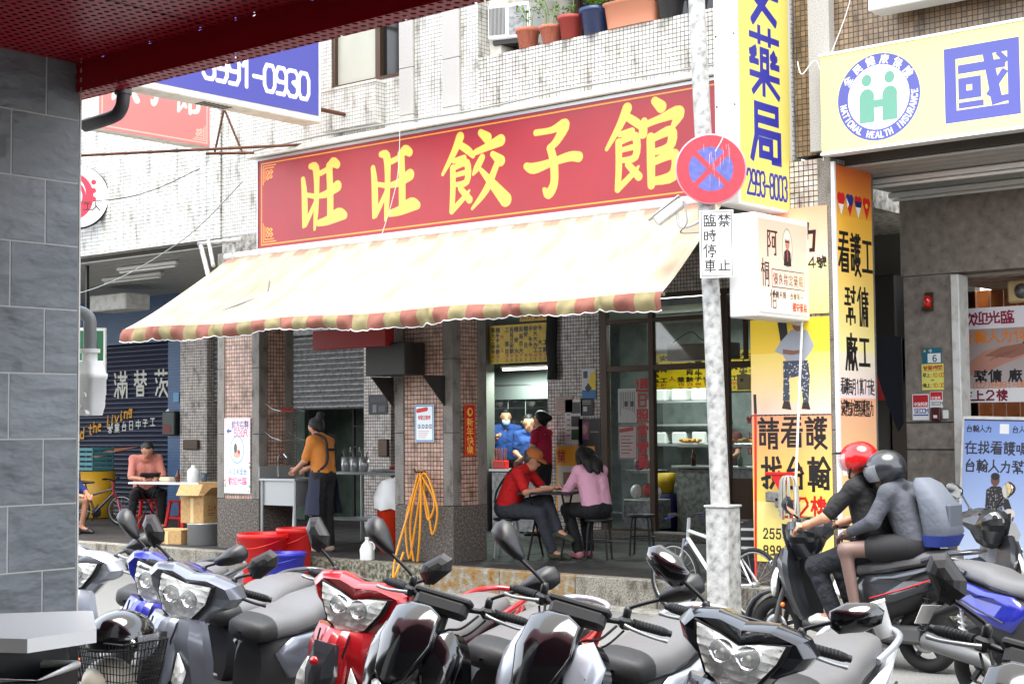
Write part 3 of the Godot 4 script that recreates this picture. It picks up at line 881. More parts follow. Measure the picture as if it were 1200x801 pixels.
func build_right_building():
	var b := thing("agency_building", "brown-tiled building with the yellow pharmacy signboard and stained plaster pier", "building")
	var st := new_st()
	span(st, -7.17, 8, 4.30, 10.0, ZF, ZF - 0.2)
	put("upper_wall", st, M.brown_tile, b)
	st = new_st()
	span(st, -6.96, -6.74, 4.31, 9.5, ZF + 0.12, ZF + 0.002, 0.006)
	put("pilaster", st, M.pale_granite, b)
	pillar(b, -7.64, -6.76, ZP, -13.6, 4.25, M.grey_tile)
	ceiling_strips(b, -7.16, 8, 4.18, ZF - 0.2, -15.0)
	# plaster beam and pier with the white door frame
	st = new_st()
	span(st, -7.16, 8, 3.32, 4.17, -15.0, -15.3)
	put("beam", st, M.stain_wall, b)
	st = new_st()
	span(st, -7.14, -6.6, S, 3.315, -15.0, -15.35, 0.01)
	put("pier", st, M.stain_wall, b)
	for y in [1.5, 1.78]:
		st = new_st()
		span(st, -7.15, -6.59, y, y + 0.012, -14.992, -15.0)
		put("pier_seam", st, M.black, b)
	st = new_st()
	span(st, -6.6, -6.51, S, 3.3, -14.96, -15.2, 0.01)
	put("door_frame", st, M.off_white, b)
	# room behind: wood-clad wall of separate boards
	st = new_st()
	span(st, -6.5, 8, S, 3.3, -17.05, -17.2)
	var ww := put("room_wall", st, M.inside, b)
	for i in 24:
		st = new_st()
		span(st, -8.3 + i * 0.16, -8.3 + i * 0.16 + 0.152, S, 3.3, -17.0, -17.04, 0.006)
		put("board", st, M.wood_orange, ww)
	st = new_st()
	span(st, -7.0, 8, 3.3, 3.32, -15.3, -17.2)
	put("room_ceiling", st, M.cream_wall, b)
	st = new_st()
	span(st, -8.95, -8.3, S, 4.18, -17.2, -19.4)
	put("passage_wall", st, M.inside, b)
	return b
# ---------------------------------------------------------------- signs, awning, street post
func scroll(p: Print, x: float, y: float, sx: float, sy: float, k: float, c: Color):
	for s in [[0, 0, 0, 60], [0, 0, 60, 0], [8, 50, 8, 8], [8, 8, 50, 8]]: p.seg(Vector2(x + s[0] * sx * k, y + s[1] * sy * k), 2.2 * k * 1.6, Vector2(x + s[2] * sx * k, y + s[3] * sy * k), 2.2 * k * 1.6, c)
	for a in [[22, 22, 9], [38, 20, 8], [20, 38, 8], [36, 36, 7]]:
		var last := Vector2.INF
		for i in 14:
			var t := i / 13.0 * TAU * 1.2
			var r: float = a[2] * (1.0 - i / 22.0)
			var q := Vector2(x + (a[0] + cos(t) * r) * sx * k, y + (a[1] + sin(t) * r) * sy * k)
			if last != Vector2.INF: p.seg(last, 3.4 * k, q, 3.0 * k, c)
			last = q

func light_box(st: SurfaceTool, x0, x1, y0, y1, z0, z1): span(st, x0, x1, y0, y1, z0, z1, 0.012)

func build_main_sign():
	var t := thing("shop_sign", "long red signboard with five large golden brush characters above the awning", "sign", V(-11.08, 4.0, -12.6))
	var W := 1800
	var H := 290
	var red := Color(0.54, 0.015, 0.085)
	var gold := Color(0.84, 0.56, 0.10)
	var p := Print.new(W, H, red)
	p.grain(3, 0.05, 0.006)
	p.frame(14, 12, W - 14, H - 12, 4, gold)
	scroll(p, 24, 22, 1, 1, 1.0, gold); scroll(p, 24, H - 22, 1, -1, 1.0, gold); scroll(p, W - 24, 22, -1, 1, 1.0, gold)
	var x := -14.61
	var k := W / 7.06
	for a in [["旺", -13.857, -13.012], ["旺", -12.656, -11.825], ["餃", -11.536, -10.527], ["子", -10.335, -9.524], ["館", -9.259, -8.251]]:
		p.brush(BRUSH[a[0]], (a[1] - x) * k + 8, 30, (a[2] - a[1]) * k - 16, 222, Color(0.86, 0.68, 0.27))
	var st := new_st()
	light_box(st, -3.53, 3.53, 0, 1.14, -0.22, -0.004)
	put("cabinet", st, M.off_white, t)
	sheet("face", Transform3D(Basis(), V(0, 0.57, 0.003)), 7.04, 1.12, printed(p, 0.35), t)
	st = new_st()
	for v in [[-3.54, 3.54, 1.115, 1.15], [-3.54, 3.54, -0.012, 0.02]]: span(st, v[0], v[1], v[2], v[3], -0.01, 0.014)
	span(st, -3.54, -3.515, 0.021, 1.114, -0.01, 0.014)
	put("trim", st, M.alu, t)
	# sagging dark fringe of old wiring and trunking under the sign
	st = new_st()
	span(st, -3.9, 3.5, -0.11, -0.04, -0.2, -0.08)
	put("trunking", st, M.rust, t)

func awning_mats():
	var p := Print.new(512, 256, Color.WHITE)
	var cols := [Color(0.66, 0.62, 0.53), Color(0.645, 0.575, 0.485)]
	for i in 8: p.rect(i * 64, 0, i * 64 + 64, 256, cols[i % 2])
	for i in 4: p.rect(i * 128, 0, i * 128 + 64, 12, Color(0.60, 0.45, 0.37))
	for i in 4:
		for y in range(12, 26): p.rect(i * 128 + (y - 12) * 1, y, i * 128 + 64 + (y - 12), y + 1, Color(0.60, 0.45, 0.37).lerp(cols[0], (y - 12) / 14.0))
	p.grain(8, 0.20, 0.009)
	rng.seed = 61
	for i in 26:
		var q := Vector2(rng.randf_range(0, 512), rng.randf_range(120, 250))
		p.seg(q, rng.randf_range(1, 3), q + Vector2(rng.randf_range(-10, 10), rng.randf_range(8, 50)), 1.0, Color(0.60, 0.53, 0.40))
	var m := printed(p, 0.8)
	m.backlight_enabled = true
	m.backlight = Color(0.30, 0.20, 0.12)
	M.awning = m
	p = Print.new(512, 64, Color.WHITE)
	for i in 8: p.rect(i * 64, 0, i * 64 + 64, 64, [Color(0.50, 0.30, 0.25), Color(0.50, 0.455, 0.315)][i % 2])
	p.grain(9, 0.12, 0.02)
	m = printed(p, 0.8)
	m.backlight_enabled = true
	m.backlight = Color(0.25, 0.16, 0.09)
	M.valance = m

func awn(u: float, v: float) -> Vector3:      # u along the front 0..1, v from the roller 0 to the front bar 1
	var x := lerpf(-15.04, -7.75, u)
	var zf := lerpf(-10.92, -11.42, u)
	var a := V(x, 3.93, -12.5)
	var b := V(x, 2.965 + 0.012 * sin(u * 21.0), zf)
	var q := a.lerp(b, v)
	q.y -= 0.05 * sin(v * PI) + 0.02 * sin(v * PI) * sin(u * 37.0 + 1.5 * v) + 0.008 * sin(v * PI) * sin(u * 90.0 - 4.0 * v) - 0.02 * sin(u * 13.0 + v * 3.0) * sin(v * PI)
	return q

func build_awning():
	awning_mats()
	var t := thing("awning", "sun-bleached cream striped fabric awning with scalloped striped valance", "awning")
	var st := new_st()
	st.set_smooth_group(0)
	var nu := 96
	var nv := 12
	for layer in 2:
		var off := V(0, -0.004 * layer, 0)
		for i in nu:
			for j in nv:
				var c := []
				for d in [[0, 0], [1, 0], [1, 1], [0, 1]]:
					var u := float(i + d[0]) / nu
					var v := float(j + d[1]) / nv
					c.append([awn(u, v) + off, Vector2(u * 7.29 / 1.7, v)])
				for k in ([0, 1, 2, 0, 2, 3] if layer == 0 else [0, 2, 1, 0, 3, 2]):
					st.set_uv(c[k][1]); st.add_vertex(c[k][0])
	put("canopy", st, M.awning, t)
	# valance: folds gathered at clips, scalloped lower edge, turned end
	st = new_st()
	st.set_smooth_group(0)
	nu = 340
	nv = 6
	for layer in 2:
		for i in nu:
			for j in nv:
				var c := []
				for d in [[0, 0], [1, 0], [1, 1], [0, 1]]:
					var u := float(i + d[0]) / nu
					var v := float(j + d[1]) / nv
					var top := awn(u, 1.0)
					var m := u * 7.29
					var drop := 0.145 + 0.012 * absf(sin(m * PI / 0.13 + 0.5 * sin(m * 2.3))) + 0.022 * sin(m * 1.9) + 0.01 * sin(m * 7.3)
					var clip := exp(-pow((fposmod(m, 1.02) - 0.51) / 0.03, 2.0))
					var fold := 0.022 * sin(m * 23.0 + 2.0 * sin(m * 3.0) + v * 1.4) * v + 0.035 * sin(m * 5.1 + v) * v * v
					var zz := 0.012 + fold * (1.0 - clip) + 0.035 * sin(v * PI) * (1.0 - clip)
					c.append([top + V(0, -drop * v * (1.0 - 0.12 * clip), zz - 0.003 * layer), Vector2(m / 1.7, v)])
				for k in ([0, 1, 2, 0, 2, 3] if layer == 0 else [0, 2, 1, 0, 3, 2]):
					st.set_uv(c[k][1]); st.add_vertex(c[k][0])
	put("valance", st, M.valance, t)
	st = new_st()
	var pts := []
	for i in 25: pts.append(awn(i / 24.0, 1.0) + V(0, -0.02, -0.02))
	tube(st, pts, 0.022, 8)
	put("front_bar", st, M.alu, t)
	st = new_st()
	tube(st, [V(-15.12, 3.95, -12.52), V(-7.65, 3.95, -12.52)], 0.05, 10)
	put("roller", st, M.off_white, t)
	# white braid along the scallops
	st = new_st()
	pts = []
	for i in 341:
		var m := i / 340.0 * 7.29
		var clip := exp(-pow((fposmod(m, 1.02) - 0.51) / 0.03, 2.0))
		var drop := (0.145 + 0.012 * absf(sin(m * PI / 0.13 + 0.5 * sin(m * 2.3))) + 0.022 * sin(m * 1.9) + 0.01 * sin(m * 7.3)) * (1.0 - 0.12 * clip)
		pts.append(awn(i / 340.0, 1.0) + V(0, -drop, 0.014 + (0.022 * sin(m * 23.0 + 2.0 * sin(m * 3.0) + 1.4) + 0.035 * sin(m * 5.1 + 1.0)) * (1.0 - clip)))
	tube(st, pts, 0.006, 5)
	put("braid", st, M.white, t)
	for x in [-14.2, -11.9, -9.0]:
		st = new_st()
		var u: float = (x + 15.04) / 7.29
		var e := awn(u, 1.0) + V(0, -0.03, -0.03)
		var elbow := V(x + 0.75, (3.85 + e.y) * 0.5 - 0.05, (-12.5 + e.z) * 0.5)
		tube(st, [V(x, 3.86, -12.5), elbow], 0.02, 8)
		tube(st, [elbow, e], 0.017, 8)
		put("folding_arm", st, M.alu, t)

func print_board(called: String, label: String, category: String, xf: Transform3D, w: float, h: float, p: Print, rough := 0.5, group := "", thick := 0.006):
	var o := sheet(called, Transform3D.IDENTITY, w, h, printed(p, rough), null, thick)
	o.transform = xf
	tag(o, label, category, group)
	return o

func side_board(p: Print) -> void: pass

func build_signs():
	# vertical yellow pharmacy light box, fixed at right angles to the facade
	var yellow := Color(0.86, 0.80, 0.42)
	var navy := Color(0.15, 0.16, 0.55)
	var t := thing("pharmacy_sign", "tall yellow light box with blue characters and the number 2993-8003", "sign", V(-7.33, 3.77, -12.37))
	var st := new_st()
	light_box(st, -0.13, 0.125, 0, 3.4, -0.48, 0.5)
	put("cabinet", st, M.white, t)
	var p := Print.new(300, 1000, yellow)
	p.glyph(G["安"], 55, 268, 190, 205, 26, navy)
	p.glyph(G["藥"], 50, 480, 200, 200, 19, navy)
	p.glyph(G["局"], 50, 682, 200, 202, 24, navy)
	words(p, "2993-8003", 26, 898, 40, 84, Vector2(27, 0), 9, navy, false)
	sheet("face", facing(V(0.13, 1.62, 0.03), V(1, 0, 0)), 0.9, 3.2, printed(p, 0.35), t)
	for y in [0.25, 0.9, 1.55, 2.2]:
		st = new_st()
		tube(st, [V(0.09, y, 0.5), V(0.09, y, 0.507)], 0.008, 8)
		tube(st, [V(-0.1, y, 0.5), V(-0.1, y, 0.507)], 0.008, 8)
		put("screw", st, M.dark_metal, t)
	for y in [0.0, 1.3]:
		st = new_st()
		span(st, -0.12, 0.1, y + 0.06, y + 0.55, -0.482, -0.6)
		put("bracket_box", st, M.off_white, t)
	# balm box sign
	t = thing("balm_sign", "white light box with pink face, portrait oval and thin black characters", "sign", V(-7.14, 2.73, -12.26))
	st = new_st()
	light_box(st, -0.14, 0.135, 0, 0.93, -0.5, 0.48)
	put("cabinet", st, M.white, t)
	p = Print.new(420, 400, Color(0.97, 0.84, 0.76))
	p.fade(0, 0, 420, 400, Color(0.94, 0.72, 0.63), Color(0.97, 0.90, 0.84))
	var ink := Color(0.12, 0.09, 0.08)
	p.glyph(G["阿"], 70, 30, 90, 130, 9, ink); p.glyph(G["桐"], 20, 170, 70, 120, 7, ink); p.glyph(G["伯"], 90, 300, 55, 80, 5, ink)
	p.disc(245, 110, 46, 86, Color(0.55, 0.62, 0.52)); p.disc(245, 110, 40, 78, Color(0.80, 0.80, 0.72))
	p.poly([212, 190, 218, 130, 236, 118, 256, 118, 272, 130, 278, 190], Color(0.07, 0.07, 0.08))
	p.disc(246, 86, 20, 32, Color(0.72, 0.48, 0.40)); p.disc(246, 62, 20, 14, Color(0.85, 0.85, 0.83)); p.rect(228, 80, 264, 88, Color(0.1, 0.1, 0.1)); p.rect(242, 118, 250, 170, Color(0.75, 0.2, 0.3))
	p.frame(108, 210, 390, 290, 4, ink)
	words(p, "優良指定藥局", 118, 226, 40, 50, Vector2(44, 0), 4, Color(0.45, 0.25, 0.2))
	words(p, "營請天照", 110, 304, 26, 30, Vector2(30, 0), 3, ink); words(p, "台營年一", 262, 304, 26, 30, Vector2(30, 0), 3, ink)
	words(p, "國安藥局", 282, 346, 30, 40, Vector2(32, 0), 4.5, Color(0.78, 0.1, 0.15))
	sheet("face", facing(V(0.14, 0.465, -0.01), V(1, 0, 0)), 0.88, 0.84, printed(p, 0.35), t)
	st = new_st()
	rod(st, V(0.0, 0.86, -0.5), V(0.0, 0.86, -0.62), 0.03); rod(st, V(0.0, 0.1, -0.5), V(0.0, 0.1, -0.62), 0.03)
	put("bracket", st, M.rust, t)
	# yellow horizontal sign with the round health emblem
	t = thing("health_sign", "wide pale yellow signboard with round blue and green health emblem", "sign", V(-4.3, 4.25, -12.6))
	st = new_st()
	light_box(st, -2.47, 2.5, 0, 0.92, -0.22, -0.004)
	put("cabinet", st, M.off_white, t)
	p = Print.new(1500, 280, Color(0.85, 0.82, 0.52))
	var lilac := Color(0.27, 0.28, 0.58)
	var sx := 1500.0 / 4.93
	var cx := (-6.19 + 6.765) * sx
	p.disc(cx, 143, 122, 122, lilac); p.disc(cx, 143, 91, 91, Color(0.93, 0.93, 0.92))
	var mint := Color(0.34, 0.56, 0.48)
	p.disc(cx - 34, 92, 15, 17, mint); p.disc(cx + 34, 92, 15, 17, mint)
	for s in [-1, 1]:
		p.disc(cx + s * 34, 140, 22, 24, mint)
		p.rect(cx + s * 34 - 22, 140, cx + s * 34 + 22, 212, mint)
	p.rect(cx - 20, 150, cx + 20, 172, mint)
	var arc := "全民健康保險"
	for i in 6:
		var a := deg_to_rad(-148 + i * 23.0)
		p.glyph(G[arc[i]], cx + cos(a) * 106 - 13, 143 + sin(a) * 106 - 13, 26, 26, 3.2, Color.WHITE, true, a + PI / 2)
	arc = "NATIONAL HEALTH INSURANCE"
	for i in arc.length():
		if arc[i] == " ": continue
		var a := deg_to_rad(172 - i * 7.2)
		p.glyph(G[arc[i]], cx + cos(a) * 106 - 7, 143 + sin(a) * 106 - 10, 14, 20, 3.0, Color.WHITE, true, a - PI / 2)
	var gx := (-5.56 + 6.765) * sx
	p.rect(gx, 42, gx + 204, 246, lilac)
	p.rect(gx + 32, 74, gx + 172, 214, Color(0.85, 0.82, 0.52))
	p.rect(gx + 38, 92, gx + 166, 116, lilac); p.rect(gx + 38, 128, gx + 100, 186, lilac); p.rect(gx + 60, 148, gx + 76, 164, Color(0.85, 0.82, 0.52)); p.rect(gx + 38, 194, gx + 106, 210, lilac)
	p.seg(Vector2(gx + 120, 80), 26, Vector2(gx + 140, 196), 30, lilac, true); p.seg(Vector2(gx + 140, 200), 18, Vector2(gx + 168, 198), 18, lilac, true); p.seg(Vector2(gx + 160, 130), 18, Vector2(gx + 122, 180), 14, lilac, true); p.seg(Vector2(gx + 150, 78), 14, Vector2(gx + 166, 96), 14, lilac, true)
	p.rect(gx + 260, 42, gx + 464, 246, lilac)
	p.glyph(G["安"], gx + 280, 60, 165, 165, 20, Color(0.85, 0.82, 0.52))
	sheet("face", Transform3D(Basis(), V(0, 0.46, 0.003)), 4.93, 0.9, printed(p, 0.35), t)
	st = new_st()
	span(st, -2.475, 2.505, 0.905, 0.93, -0.1, 0.012); span(st, -2.475, 2.505, -0.012, 0.012, -0.1, 0.012)
	put("trim", st, M.white, t)
	# white sign above it, only its lower edge in view
	st = new_st()
	span(st, -6.2, 1.0, 5.45, 6.6, ZF + 0.4, ZF + 0.15, 0.01)
	tag(put("blank_sign", st, M.white), "plain white sign cabinet above the yellow health signboard", "sign")
	# yellow banner boards on the pier: front
	t = thing("care_banner", "yellow and pink printed boards on the front of the pier with huge black characters", "banner", V(-7.2, 0.3, -12.735))
	var blk := Color(0.06, 0.06, 0.06)
	p = Print.new(360, 500, Color(0.94, 0.80, 0.25))
	p.fade(0, 0, 360, 180, Color(0.93, 0.80, 0.20), Color(0.94, 0.78, 0.25)); p.fade(0, 180, 360, 500, Color(0.95, 0.84, 0.42), Color(0.95, 0.80, 0.74))
	# printed photo of a seated woman and the arm of a carer
	p.poly([128, 20, 168, 10, 176, 110, 140, 120], Color(0.12, 0.11, 0.13))
	p.poly([140, 120, 190, 60, 262, 66, 292, 150, 270, 190, 240, 230, 170, 232, 150, 190, 112, 170], Color(0.62, 0.64, 0.68))
	p.disc(222, 36, 26, 34, Color(0.55, 0.38, 0.30)); p.disc(222, 16, 32, 26, Color(0.80, 0.79, 0.76))
	p.poly([150, 222, 262, 222, 270, 300, 262, 440, 236, 440, 226, 300, 200, 310, 176, 430, 146, 430, 150, 310], Color(0.26, 0.28, 0.34))
	rng.seed = 21
	for i in 260: p.disc(rng.randf_range(150, 264), rng.randf_range(226, 430), 3, 3, Color(0.78, 0.79, 0.82) if rng.randf() < 0.5 else Color(0.16, 0.17, 0.22))
	p.poly([176, 310, 200, 308, 224, 300, 238, 436, 232, 440, 178, 432], Color(0.95, 0.84, 0.55))
	p.poly([140, 470, 150, 430, 176, 432, 184, 478], Color(0.2, 0.14, 0.12)); p.poly([230, 474, 236, 440, 262, 440, 270, 478], Color(0.2, 0.14, 0.12))
	p.poly([150, 160, 200, 170, 240, 166, 240, 184, 190, 192, 150, 184], Color(0.52, 0.36, 0.29))
	sheet("photo_board", Transform3D(Basis(), V(-0.02, 2.02, 0)), 0.84, 0.9, printed(p, 0.45), t)
	p = Print.new(360, 560, Color(0.95, 0.80, 0.40))
	p.fade(0, 0, 360, 330, Color(0.94, 0.62, 0.45), Color(0.95, 0.82, 0.36)); p.fade(0, 330, 360, 560, Color(0.95, 0.88, 0.58), Color(0.94, 0.84, 0.40))
	words(p, "請看護", 22, 6, 108, 120, Vector2(108, 0), 12, blk)
	words(p, "找台翰", 36, 158, 102, 128, Vector2(106, 0), 14, blk)
	words(p, "在2樓", 120, 306, 74, 88, Vector2(70, 0), 10, Color(0.78, 0.1, 0.1))
	words(p, "2553-07931", 40, 430, 30, 44, Vector2(30, 0), 6, blk); words(p, "8991-8867", 40, 496, 30, 40, Vector2(30, 0), 6, blk)
	sheet("text_board", Transform3D(Basis(), V(-0.02, 0.87, 0)), 0.84, 1.37, printed(p, 0.45), t)
	p = Print.new(300, 300, Color(0.95, 0.75, 0.62))
	p.fade(0, 0, 300, 150, Color(0.94, 0.62, 0.48), Color(0.95, 0.80, 0.72)); p.fade(0, 150, 300, 300, Color(0.95, 0.92, 0.62), Color(0.94, 0.90, 0.52))
	p.glyph(G["力"], 190, 40, 80, 90, 11, blk)
	words(p, "364號", 150, 140, 36, 34, Vector2(36, 0), 4.5, blk)
	sheet("upper_board", Transform3D(Basis(), V(-0.02, 3.0, 0)), 0.84, 1.0, printed(p, 0.45), t)
	# side of the pier: vertical banner
	p = Print.new(220, 1150, Color(0.95, 0.82, 0.35))
	p.fade(0, 0, 220, 150, Color(0.84, 0.40, 0.16), Color(0.93, 0.66, 0.20)); p.fade(0, 150, 220, 560, Color(0.95, 0.70, 0.22), Color(0.95, 0.90, 0.62)); p.fade(0, 560, 220, 700, Color(0.93, 0.88, 0.76), Color(0.92, 0.84, 0.84)); p.fade(0, 700, 220, 1150, Color(0.94, 0.68, 0.54), Color(0.94, 0.86, 0.52))
	for i in 4:
		var hx := 32 + i * 52.0
		var c1: Color = [Color(0.82, 0.08, 0.12), Color(0.10, 0.18, 0.5), Color(0.80, 0.1, 0.15), Color(0.84, 0.1, 0.1)][i]
		var c2: Color = [Color(0.94, 0.94, 0.94), Color(0.80, 0.1, 0.15), Color(0.93, 0.93, 0.93), Color(0.84, 0.1, 0.1)][i]
		p.disc(hx - 10, 96, 13, 15, c1); p.disc(hx + 10, 96, 13, 15, c1)
		p.poly([hx - 23, 98, hx + 23, 98, hx + 12, 125, hx - 12, 125], c1 if i != 2 else Color(0.12, 0.14, 0.4)); p.poly([hx - 16, 116, hx + 16, 116, hx, 150], c2)
		if i == 3: p.disc(hx, 106, 8, 8, Color(0.95, 0.8, 0.2))
		if i == 1: p.poly([hx - 22, 92, hx - 4, 112, hx - 14, 126], Color(0.93, 0.93, 0.93))
	words(p, "看護工", 6, 200, 70, 128, Vector2(72, 0), 11, blk); words(p, "幫傭", 40, 360, 72, 120, Vector2(78, 0), 9, blk); words(p, "廠工", 40, 505, 74, 110, Vector2(78, 0), 11, blk)
	words(p, "看護每月1萬7千起", 6, 640, 26, 50, Vector2(22.6, 0), 4.2, blk); words(p, "減輕家裡照護壓力", 6, 705, 26, 50, Vector2(25, 0), 4.2, blk)
	p.rect(8, 850, 76, 930, Color(0.93, 0.93, 0.92))
	words(p, "LINE我", 88, 850, 28, 44, Vector2(24, 0), 5, blk); words(p, "0953075927", 86, 905, 22, 36, Vector2(12.6, 0), 3.6, blk); words(p, "02-89918867", 86, 950, 22, 36, Vector2(11.6, 0), 3.6, blk)
	print_board("jobs_banner", "tall yellow banner with flag hearts on the side of the pier", "banner", facing(V(-6.73, 2.40, -13.14), V(1, 0, 0)), 0.72, 3.56, p)
	st = new_st()
	st.set_smooth_group(-1)
	span(st, -6.757, -6.72, 0.5, 4.2, -12.742, -12.772)
	tag(put("corner_strip", st, M.white), "white plastic edge strip between the two yellow banners", "strip")
	# national no-stopping disc and plate on the steel post
	t = thing("street_post", "weathered grey steel post with a rectangular base box, leaning slightly", "post", V(-7.3, 0, -11.65))
	st = new_st()
	tube(st, [V(0, 0, 0), V(-0.02, 0.9, 0), V(-0.07, 2.5, 0), V(-0.19, 5.6, 0), V(-0.22, 6.6, 0)], [0.088, 0.086, 0.08, 0.075, 0.074], 20)
	put("shaft", st, M.galv, t)
	st = new_st()
	span(st, -0.115, 0.115, 0.0, 1.05, -0.105, 0.11, 0.01)
	put("base_box", st, M.galv, t)
	st = new_st()
	span(st, -0.125, 0.125, 1.05, 1.07, -0.115, 0.12, 0.004)
	put("base_lid", st, M.galv, t)
	var to_cam := V(0.62, 0, 0.78)
	var c := V(-7.38, 4.05, -11.65) + to_cam * 0.1
	p = Print.new(384, 384, Color(0.66, 0.15, 0.21))
	p.disc(192, 192, 122, 122, Color(0.30, 0.33, 0.60))
	for a in [45, 135]:
		var d := Vector2.from_angle(deg_to_rad(a)) * 130
		p.seg(Vector2(192, 192) - d, 30, Vector2(192, 192) + d, 30, Color(0.66, 0.15, 0.21))
	rng.seed = 31
	for i in 16:
		var q := Vector2(rng.randf_range(150, 300), rng.randf_range(40, 240))
		p.seg(q, rng.randf_range(1, 3.5), q + Vector2(rng.randf_range(-3, 3), rng.randf_range(20, 80)), 1.0, Color(0.86, 0.60, 0.64))
	p.grain(12, 0.16, 0.02)
	t = thing("no_stopping_sign", "round red and blue no-stopping sign with streaked paint on the post", "sign", c)
	st = new_st()
	st.set_smooth_group(-1)
	var xf := facing(Vector3.ZERO, to_cam)
	for i in 48:
		var a := TAU * i / 48
		var b := TAU * (i + 1) / 48
		for w in [Vector2.ZERO, Vector2.from_angle(b), Vector2.from_angle(a)]:
			st.set_uv(Vector2(0.5, 0.5) + Vector2(w.x, -w.y) * 0.49)
			st.add_vertex(xf * V(w.x * 0.305, w.y * 0.305, 0.006))
	put("face", st, printed(p, 0.4), t)
	st = new_st()
	lathe(st, [[0, -0.006], [0.312, -0.006], [0.318, 0.0], [0.312, 0.004], [0, 0.004]], 48, xf * Transform3D(Basis(Vector3.RIGHT, PI / 2), Vector3.ZERO))
	put("disc", st, mt(Color(0.83, 0.55, 0.58), 0.5), t)
	st = new_st()
	box(st, xf * V(0, 0, -0.03), V(0.05, 0.1, 0.05))
	put("clamp", st, M.galv, t)
	p = Print.new(200, 420, Color(0.80, 0.80, 0.79))
	p.frame(10, 10, 190, 410, 4, blk)
	words(p, "臨時停車", 22, 26, 74, 80, Vector2(0, 93), 7.5, blk); p.glyph(G["禁"], 108, 26, 74, 80, 7.5, blk); p.glyph(G["止"], 108, 305, 74, 80, 7.5, blk)
	print_board("parking_plate", "white plate with black characters below the round no-stopping sign", "sign", facing(V(-7.26, 3.37, -11.55) + to_cam * 0.03, V(0.5, 0, 0.86)), 0.30, 0.6, p)

